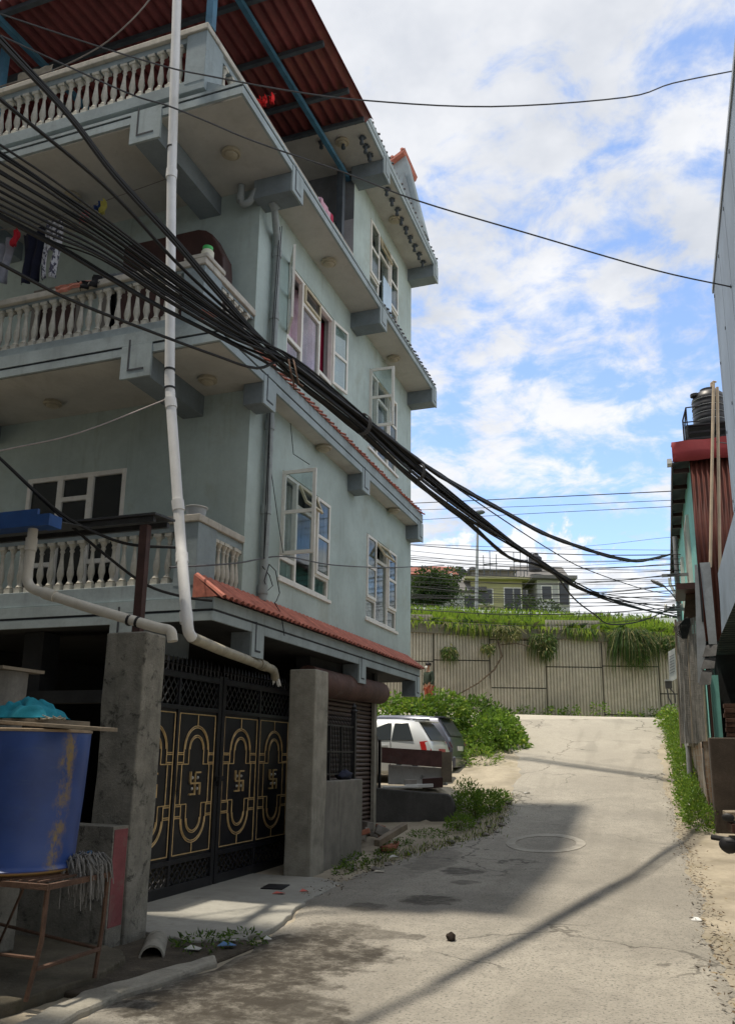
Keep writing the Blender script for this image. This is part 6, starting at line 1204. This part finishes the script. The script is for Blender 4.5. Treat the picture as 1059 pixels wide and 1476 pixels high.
mb=MB(); mb.box(.40,.86,18.1,26,.25,2.5); mb.build('backing_boards',M('weathered_boards',(.29,.275,.25),.9,.3,3,.3,streak=.8,streakcol=(.07,.065,.06),sstr=(8,8,.3)),NW)
SG=thing('notice_board','small white notice board fixed to the netting screen','sign',(.2,17.5,1.5))
mb=MB(); mb.prism([(.13,2.06),(.26,2.13),(.255,1.53),(.115,1.44)],lambda u,v,w_:(u,17.4+w_,v),0,.02); mb.build('board',m_white,SG)
mb=MB(); m_ink=M('grey_print',(.30,.31,.33),.8,.1,5,0)
for k in range(7): z=1.98-.055*k; mb.obox((.192-.002*k,17.396,z),(.045,0,.022),(0,.003,0),(0,0,.007))
mb.build('printed_lines',m_ink,SG)
MT=thing('electric_meter','grey meter box with a drooping cable below the notice board','meter',(.1,17.4,1.35))
mb=MB(); mb.box(.03,.16,17.3,17.42,1.33,1.47); mb.build('box',M('dark_meter',(.12,.11,.10),.6,.2,5,0),MT,bev=.01)
mb=MB(); mb.box(.02,.17,17.28,17.43,1.472,1.50); mb.build('lid',m_white,MT)
mb=MB(); mb.tube([(.06,17.35,1.33),(.08,17.35,1.15),(.13,17.36,1.02)],.012,6); mb.tube([(.12,17.35,1.33),(.2,17.36,1.22),(.2,17.36,1.05)],.012,6); mb.build('cable',m_rubg,MT)
mb=MB(); 
for k in range(9): mb.tube([(.27+.03*k,17.75,2.62),(.32+.02*k,17.7,2.45+.03*(k%3)),(.42+.01*k,17.66,2.35),(.38+.025*k,17.62,2.62),(.5+.01*k,17.6,2.75)],.012,5)
tag(mb.build('cable_coil',m_rub,smooth=True),'tangle of spare black cable at the top of the netting screen','cable')
# utility pole with street lamp
UP=thing('utility_pole','slim steel utility pole at the corner of the turquoise house','pole',(.40,19.7,-.4))
mb=MB(); mb.tube([(.42,19.7,-.8),(.46,19.7,5.0)],[.06,.05],10); mb.build('shaft',m_steel,UP,smooth=True)
for z0 in (3.25,4.05):
    mb=MB(); mb.box(.12,.75,19.63,19.69,z0,z0+.065); mb.build('crossarm',m_steel,UP)
for k in range(4):
    mb=MB(); mb.lathe([(.02,0),(.035,.02),(.025,.04),(.035,.06),(.02,.09),(.001,.1)],(.16+.17*k,19.66,3.32),8); mb.build('insulator',M('white_porcelain_%s'%'abcd'[k],(.6,.58,.55),.3,.1,5,0),UP,smooth=True)
SL=thing('street_lamp','grey street lamp head on a thin arm reaching over the lane end','lamp',(.42,19.3,3.5))
mb=MB(); mb.tube([(.44,19.65,3.42),(.30,19.3,3.60),(.16,19.05,3.70)],.014,6); mb.build('arm',m_steel,SL)
mb=MB(); A=Vector((.17,19.0,3.695)); B_=Vector((-.12,18.95,3.845)); d=(B_-A)/2; up=Vector((.02,0,.05)).normalized()
n_=10
for i in range(n_+1):
    f=i/n_; w_=.03+.05*math.sin(PI*min(1,f*1.05))**.6; hgt=.018+.022*math.sin(PI*f)**.7; c_=A+(B_-A)*f
    for q_ in range(10): an=2*PI*q_/10; mb.v.append(tuple(c_+Vector((0,1,0))*w_*math.cos(an)+up*hgt*math.sin(an)))
for i in range(n_):
    for q_ in range(10): mb.f.append((i*10+q_,i*10+(q_+1)%10,(i+1)*10+(q_+1)%10,(i+1)*10+q_)); mb.m.append(0)
mb.build('head',M('lamp_grey',(.13,.135,.14),.5,.2,5,0),SL,smooth=True)
# water tank on stand
TK=thing('water_tank','black ribbed plastic water tank on an iron stand above the red flashing','tank',(1.35,18.5,6.7))
prof=[(.001,0),(.34,0)]; z=.02
for k in range(6): prof+=[(.335,z),(.352,z+.03),(.352,z+.10),(.335,z+.135)]; z+=.145
prof+=[(.33,z),(.31,z+.05),(.24,z+.11),(.17,z+.14),(.17,z+.19),(.001,z+.2)]
mb=MB(); mb.lathe(prof,(1.34,18.5,6.93),28); mb.build('body',m_tank,TK,smooth=True)
mb=MB()
for k in range(5): mb.tube([(1.34+.357*math.cos(q),18.5+.357*math.sin(q),7.06+.165*k) for q in [2*PI*j/28 for j in range(29)]],.006,5,cap=False)
mb.build('bands',m_galv,TK); mb=MB(); mb.lathe([(.10,0),(.10,.06),(.001,.07)],(1.06,18.35,7.82),10); mb.build('inlet',m_tank,TK)
ST=thing('tank_stand','black iron stand and railing carrying the water tank','stand',(1.2,18.3,6.4))
mb=MB()
for x in (.82,1.86):
    for y in (17.75,19.1): mb.tube([(x,y,6.05),(x,y,6.92)],.025,6)
for z in (6.62,6.76,6.89): mb.box(.80,1.88,17.73,17.77,z-.02,z+.02); mb.box(.80,1.88,19.08,19.12,z-.02,z+.02)
mb.box(.80,1.88,17.7,19.15,6.895,6.925); mb.build('frame',m_iron,ST)
mb=MB(); mb.tube([(.74,17.6,6.3),(.74,17.6,7.0),(.82,17.6,7.28),(1.08,17.6,7.28)],.018,6); mb.tube([(.82,18.6,6.3),(.82,18.6,7.28),(.82,17.6,7.28)],.016,6); mb.tube([(.74,17.6,6.95),(1.08,17.6,6.95)],.014,6); mb.tube([(.82,17.6,7.28),(.82,17.6,6.6)],.014,6); mb.build('railing',m_iron,ST)
# two cream poles with bracket
for i,(a,b_) in enumerate((((1.195,15.0,6.62),(.89,15.0,3.22)),((1.255,15.05,6.55),(1.03,15.05,2.95)))):
    mb=MB(); mb.tube([a,lerp(a,b_,.4),b_],.026,8)
    if i==0: mb.tube([(a[0]-.045,a[1],a[2]-.07),(a[0]-.04,a[1],a[2]+.0),(a[0],a[1],a[2]+.03),(a[0]+.05,a[1],a[2]+.01)],.018,6)
    tag(mb.build('pole',m_pole,smooth=True),['cream pole with a hooked top before the brown corrugated wall','straight cream pole right of the hooked one'][i],'pole')
mb=MB()
for z in (6.3,5.5): mb.tube([(1.16,15.03,z),(1.9,15.6,z+.02)],.010,5)
tag(mb.build('wire_stay',m_rubg),'thin wire stays tying the cream poles back to the wall','wire')
# motorbike nose at the right edge
MO=thing('motorbike','dark motorbike parked at the right edge, only its handlebar and cowl in view','motorbike',(.62,7.3,-1.58))
ox,oy=.50,7.45
def P3(a,b_,c_): return (ox+a,oy+b_,-1.58+c_)
mb=MB(); mb.tube([P3(.12+.28*math.cos(q),0,.30+.28*math.sin(q)) for q in [2*PI*k/28 for k in range(29)]],.055,8,cap=False); wl=mb.build('wheel',m_tyre,MO,smooth=True); mb=MB()
for k in range(6): q=k*PI/3; mb.tube([P3(.12,0,.30),P3(.12+.25*math.cos(q),0,.30+.25*math.sin(q))],.012,5)
mb.build('rim',m_silver,wl)
mb=MB(); mb.tube([P3(1.36+.28*math.cos(q),0,.30+.28*math.sin(q)) for q in [2*PI*k/28 for k in range(29)]],.06,8,cap=False); mb.build('wheel',m_tyre,MO,smooth=True)
mb=MB()
for s_ in (-.09,.09): mb.tube([P3(.12,s_,.30),P3(.30,s_,.86)],.022,8)
mb.build('fork',m_silver,MO,smooth=True)
mb=MB(); lump(mb,P3(.14,0,.86),.15,.12,.13,14,0,.04,3); mb.build('cowl',M('dark_violet_plastic',(.035,.035,.05),.35,.2,5,0),MO,smooth=True)
mb=MB(); lump(mb,P3(.02,0,.84),.05,.075,.075,12,0,0,3); mb.build('headlight',m_silver,MO,smooth=True)
mb=MB(); mb.tube([P3(.36,-.36,.98),P3(.30,-.20,.95),P3(.28,0,.92),P3(.30,.20,.95),P3(.36,.36,.98)],.014,6); mb.build('handlebar',m_iron,MO,smooth=True)
for s_ in (-1,1):
    mb=MB(); mb.tube([P3(.36,s_*.34,.98),P3(.40,s_*.46,.99)],.02,8); mb.build('grip',m_tyre,MO); mb=MB(); mb.tube([P3(.30,s_*.25,.97),P3(.10,s_*.33,.985)],.009,5); mb.build('lever',m_iron,MO)
    mb=MB(); mb.tube([P3(.32,s_*.22,.97),P3(.26,s_*.26,1.10),P3(.26,s_*.30,1.14)],.008,5); lump(mb,P3(.25,s_*.32,1.15),.016,.045,.03,8,0,0,1); lump(mb,P3(.27,s_*.33,.95),.04,.07,.06,10,0,.05,2); mb.build('mirror',m_iron,MO,smooth=True)
mb=MB(); lump(mb,P3(.62,0,.80),.28,.15,.13,14,0,.03,4); mb.build('fuel_tank',M('tank_grey',(.12,.13,.15),.3,.1,5,0),MO,smooth=True); mb=MB(); lump(mb,P3(1.08,0,.80),.36,.13,.06,14,0,.02,4); mb.build('seat',m_tyre,MO,smooth=True)
mb=MB(); mb.tube([P3(.3,0,.75),P3(.6,0,.35),P3(1.0,0,.35),P3(1.36,0,.3)],.05,6); lump(mb,P3(.72,0,.42),.18,.14,.17,10,0,.06,2); mb.build('engine',m_steeld,MO,smooth=True)
mb=MB(); mb.prism([(-.06,.46),(.10,.62),(.28,.64),(.42,.50),(.40,.47),(.27,.60),(.11,.58),(-.03,.44)],lambda u,v,w_:P3(u,w_,v),-.06,.06); mb.build('mudguard',M('mudguard_violet',(.06,.055,.08),.35,.2,5,0),MO)
MO.location=(.84,6.75,-1.58); MO.rotation_euler=(0,0,math.radians(82))
# slabs resting by the dark wall
for i,(x,y,z,m) in enumerate(((1.10,15.7,-.93,m_wood),(1.16,15.7,-1.12,m_woodd))):
    mb=MB(); mb.obox((x,y,z),(.26,.02,.01),(-.02,.25,0),(0,0,.07)); tag(mb.build('timber',m,bev=.01),['pale timber end resting on the dark blocks at the right edge','dark timber block under the pale timber at the right edge'][i],'timber')
# ================================================================== HILLSIDE HOUSES
def fhouse(name,label,x,y,w_,d,hh,m,roof='flat',roofm=None,wins=(),rz=-.34,base=None,slab=.25):
    z=h(x,y) if base is None else base; o_=thing(name,label,'house',(x,y,z),None,0)
    c_,s_=math.cos(.346),math.sin(.346); tr=lambda u,v,zz:(x+u*c_-v*s_,y+u*s_+v*c_,z+zz)
    def bx(mb,u0,u1,v0,v1,z0,z1,mm=0):
        v=[tr(u,vv,zz) for zz in (z0,z1) for vv in (v0,v1) for u in (u0,u1)]; mb.add(v,[(0,2,3,1),(4,5,7,6),(0,1,5,4),(2,6,7,3),(0,4,6,2),(1,3,7,5)],mm)
    mb=MB(); bx(mb,-w_/2,w_/2,0,d,-1,hh); mb.build('wall',m,o_)
    mb=MB()
    if roof=='flat': bx(mb,-w_/2-.5,w_/2+.5,-.7,d+.4,hh,hh+slab)
    else:
        v=[tr(-w_/2-.5,-.6,hh-.1),tr(w_/2+.5,-.6,hh-.1),tr(w_/2+.5,d+.5,hh-.1),tr(-w_/2-.5,d+.5,hh-.1),tr(-w_/2-.5,d/2,hh+1.4),tr(w_/2+.5,d/2,hh+1.4)]
        mb.add(v,[(0,1,5,4),(2,3,4,5),(0,4,3),(1,2,5),(0,3,2,1)])
    mb.build('roof',roofm or m,o_)
    for u,zz,ww,wh in wins:
        mb=MB(); bx(mb,u-ww/2-.08,u+ww/2+.08,-.05,.02,zz-.08,zz+wh+.08); fr=mb.build('window',m_frame,o_); mb=MB(); bx(mb,u-ww/2,u+ww/2,-.09,-.04,zz,zz+wh); mb.build('pane',m_carglass,fr)
    return o_,bx,tr
m_yel=M('yellow_house_paint',(.40,.38,.20),.85,.1,.6,.05,streak=.5,streakcol=(.25,.24,.14)); m_gh=M('grey_house_render',(.17,.165,.16),.9,.2,.6,.05,streak=.7,streakcol=(.1,.1,.1)); m_wh=M('white_house_paint',(.45,.45,.44),.85,.1,.6,.05,streak=.5,streakcol=(.3,.3,.29)); m_dh=M('dark_house_render',(.10,.10,.105),.9,.25,.6,.05); m_rr=M('rusty_red_roof',(.24,.08,.055),.8,.25,1,.05); m_gs=M('grey_roof_slab',(.16,.155,.15),.9,.2,.6,.05,streak=.5,streakcol=(.1,.1,.1))
def far(px,d,zoff=0): return None
fhouse('house','rust-red roofed house highest on the hill beside the teal house',-19.0,66,5.5,6,3.6,m_gh,'gable',m_rr,[(0,1,1.2,1.2)],base=11.4)
fhouse('house','dark grey house with a dark band behind the round tree',-16.0,68,6.0,6,2.6,m_dh,'flat',m_gs,[(-1,1,1.2,1),(1.4,1,1.2,1)],base=11.9)
o_,bx,tr=fhouse('house','pale yellow house on the hill with a wide flat roof overhang',-11.5,61.0,3.9,4,2.5,m_yel,'flat',m_yel,[(-.9,.7,1.1,1.1),(.9,.2,.6,1.7),(1.55,.2,.5,1.7)],base=10.5,slab=.16)
mb=MB(); bx(mb,-1.7,1.5,1.2,3.6,2.67,3.5); bx(mb,-2.0,1.8,.9,3.8,3.5,3.6,1); mb.build('upper_storey',[m_gh,m_gs],o_)
mb=MB()
for k in range(8): bx(mb,-2.2+.6*k,-2.15+.6*k,-.55,-.5,2.66,3.2)
bx(mb,-2.3,2.3,-.56,-.49,3.2,3.25); mb.build('roof_railing',m_steeld,o_)
fhouse('house','small white house low on the hill behind the cable bundle',-7.4,62,2.4,3.5,2.1,m_wh,'flat',m_gs,[(-.5,.6,.7,1),(.8,.2,.7,1.7)],base=10.9)
fhouse('house','grey weathered house between the yellow and white houses',-8.9,67,3.4,4,3.3,m_gh,'gable',m_gs,[(-.8,1.7,.8,.8),(.8,1.7,.8,.8)],base=11.0)
fhouse('house','shed with a pale rounded roof in front of the dark house',-14.3,60,3.4,3,1.7,m_wh,'gable',m_gs,[(.9,.3,.8,1)],base=10.5)
for i,(x,y,z,l) in enumerate(((-16.2,69,14.9,'black water tank on the dark house on the hill'),(-9.3,66.5,15.0,'black water tank on the grey weathered house on the hill'),(-15.2,69.5,14.9,'second black tank right of the one on the dark house'))):
    mb=MB(); mb.lathe([(.001,0),(.55,0),(.57,.3),(.55,.33),(.57,.65),(.55,.68),(.55,1.1),(.3,1.3),(.3,1.4),(.001,1.4)],(x,y,z-.2),16); tag(mb.build('water_tank',m_tank,smooth=True),l,'tank')
for i,(x,y) in enumerate(((-17.2,68.2),(-12.6,61.5),(-10.2,61.2))):
    mb=MB()
    for k in range(3): mb.box(x+k*.5,x+.05+k*.5,y,y+.05,13.3,15.2+.3*(k%2))
    mb.box(x,x+1.1,y,y+.05,14.4,14.5); tag(mb.build('roof_frame',m_steeld),['bare rod frame on the roof of the dark house','bare rod frame at the left end of the yellow house roof','bare rod frame at the right end of the yellow house roof'][i],'frame')
HL_=thing('tall_lamp_post','tall slim lamp post standing on the bank against the sky','lamp post',(-11.45,53.2,h(-11.45,53.2)))
mb=MB(); z0=h(-11.45,53.2); mb.tube([(-11.45,53.2,z0-.3),(-11.2,53.2,16.0)],[.13,.07],8); mb.build('shaft',m_steel,HL_,smooth=True)
mb=MB(); lump(mb,(-11.05,53.15,16.15),.36,.18,.16,8,0,.05,1); mb.build('lamp_head',m_steeld,HL_,smooth=True)
mb=MB(); mb.tube([(-14.6,59.3,10.2),(-14.6,59.3,13.4)],.09,8); tag(mb.build('white_post',m_white,smooth=True),'short white post in front of the pale roofed shed','post')
# white kerb wall behind the grass
mb=MB(); n_=40
for i in range(n_+1):
    t_=-16+44*i/n_
    for s_,dz in ((38.2,-.3),(38.2,.34),(38.6,.34),(38.6,-.3)): x,y,_=wp(s_,t_,0); mb.v.append((x,y,h(x,y)+dz))
for i in range(n_):
    for q_ in range(4): a=4*i+q_; b_=4*i+(q_+1)%4; mb.f.append((a,b_,b_+4,a+4)); mb.m.append(0)
tag(mb.build('kerb_wall',m_white),'low white wall running behind the grassy bank','wall')
def pl4(g_):
    s_=g_.uniform(39,60); t_=g_.uniform(-20,22); x,y,_=wp(s_,t_,0); return x,y,h(x,y)-.05
o_=blades(6000,pl4,.55,.06,9,(.3,.85)).build('hill_grass',m_gr); tag(o_,'rough grass and scrub on the hill below the far houses','grass',kind='stuff')
for i,(x,y,r_) in enumerate(((-13.0,57.5,1.5),(-9.1,59,1.3),(-7.6,58,1.1),(-16.4,60,1.7),(-14.9,64,2.2),(-9.9,65,2.4))):
    bush('hill_shrub','dark shrub in front of the hillside houses',[((x,y,h(x,y)+.5*r_),(r_*1.1,r_,r_*.8),420)],.26,m_ld,group='shrubs on the hill',seed=60+i,stems=False,cat='shrub')
# added unseen blocks, left and behind the camera: they shade yard and front walls
NB=thing('house','unseen plain house block added left of the yard to shade it','house',(-10,0,-1.6))
mb=MB(); mb.box(-13,-6.75,3.5,5.55,-1.8,13.5); mb.box(-13,-4.95,-9,3.497,-1.8,8.2); mb.build('wall',m_wh,NB); mb=MB(); mb.box(-13.3,-6.5,3.3,5.75,13.5,13.75); mb.box(-13.3,-4.75,-9.3,3.29,8.2,8.4); mb.build('roof',m_gs,NB)
NB=thing('house','unseen tall house block added behind the viewpoint to darken the front walls','house',(-4,-12,-1.6))  # added out of view to block sky light from the front walls
mb=MB(); mb.box(-13,10,-20,-6.5,-1.8,17); mb.build('wall',m_wh,NB); mb=MB(); mb.box(-13.3,10.3,-20.3,-6.2,17,17.3); mb.build('roof',m_gs,NB)
# ================================================================== CABLES
LAB={'b':('black cable strapped into the thick bundle sagging over the lane','cables strapped in the thick bundle'),'u':('black twin cable splitting off above the thick bundle','twin cable above the bundle'),'l':('black twin cable looping just under the thick bundle','twin cable under the bundle'),'t':('thin cable running between the bundle and the twin cable above it',None),
'w1':('thin wire crossing from upper left down to the right edge below the clouds',None),'w2':('highest thin wire, crossing the terrace and the open sky',None),'w3':('pale slack wire in front of the red tin roof',None),'w4':('pale thin wire tied to the white downpipe',None),'w5':('black cable swinging from the left edge to the white downpipe',None),'w6':('black cable sagging lowest across the front of the bottom balcony',None),'w7':('thin wire crossing the teal side wall below its first floor windows',None),
'h':('thin black wire strung level across the end of the lane','level wires across the end of the lane')}
for k,rad,pts in CABLES:
    # smooth the way points
    P_=[Vector(p) for p in pts]; P_=[P_[0]*2-P_[1]]+P_+[P_[-1]*2-P_[-2]]; Q=[]
    for i in range(1,len(P_)-2):
        a,b_,c_,d=P_[i-1:i+3]
        for q_ in range(5):
            f=q_/5; Q.append(.5*((2*b_)+(c_-a)*f+(2*a-5*b_+4*c_-d)*f*f+(3*b_-a-3*c_+d)*f**3))
    Q.append(P_[-2]); mb=MB()
    if k in 'ul':
        # rough, taped cable
        mb.tube(Q,[rad*(1+.18*math.sin(i*2.1)) for i in range(len(Q))],7)
    else: mb.tube(Q,rad,6)
    o_=mb.build('overhead_cable',m_pale if k in('w3','w4') else m_rubg if k in('w1','w2','w7') else m_rub,smooth=True); tag(o_,LAB[k][0],'cable',LAB[k][1])
# rusty hook round the bundle, ties
mb=MB(); mb.tube([(-2.70,5.55,3.12),(-2.64,5.42,3.04),(-2.61,5.40,2.93),(-2.59,5.42,2.84),(-2.60,5.45,2.80),(-2.56,5.45,2.79)],.008,6); mb.tube([(-2.67,5.56,3.12),(-2.60,5.44,3.02),(-2.57,5.42,2.92),(-2.55,5.43,2.83),(-2.52,5.45,2.81)],.007,6); tag(mb.build('cable_hook',m_rust,smooth=True),'rusty twisted hook gripping the cable bundle before the lilac curtains','hook')
d=Vector((.21,1,-.012)).normalized(); ax=d.cross(Vector((0,0,1))).normalized(); up=ax.cross(d)
for i,(p,rw) in enumerate((((-2.45,6.62,2.95),.085),((-2.235,7.66,2.82),.085))):
    p=Vector(p); mb=MB()
    for k in range(3): mb.tube([p+d*(.02*k-.02)+ax*rw*math.cos(q)+up*rw*1.15*math.sin(q) for q in [2*PI*j/18 for j in range(19)]],.006,5,cap=False)
    mb.tube([p-up*rw,p-up*(rw+.05)+d*.02,p-up*(rw+.03)+d*.06],.005,5)
    tag(mb.build('cable_tie',m_rubg,smooth=True),['grey wire tie round the bundle in front of the open teal-house sash','grey wire tie round the bundle just right of the open teal-house sash'][i],'tie')
bpy.context.view_layer.update()
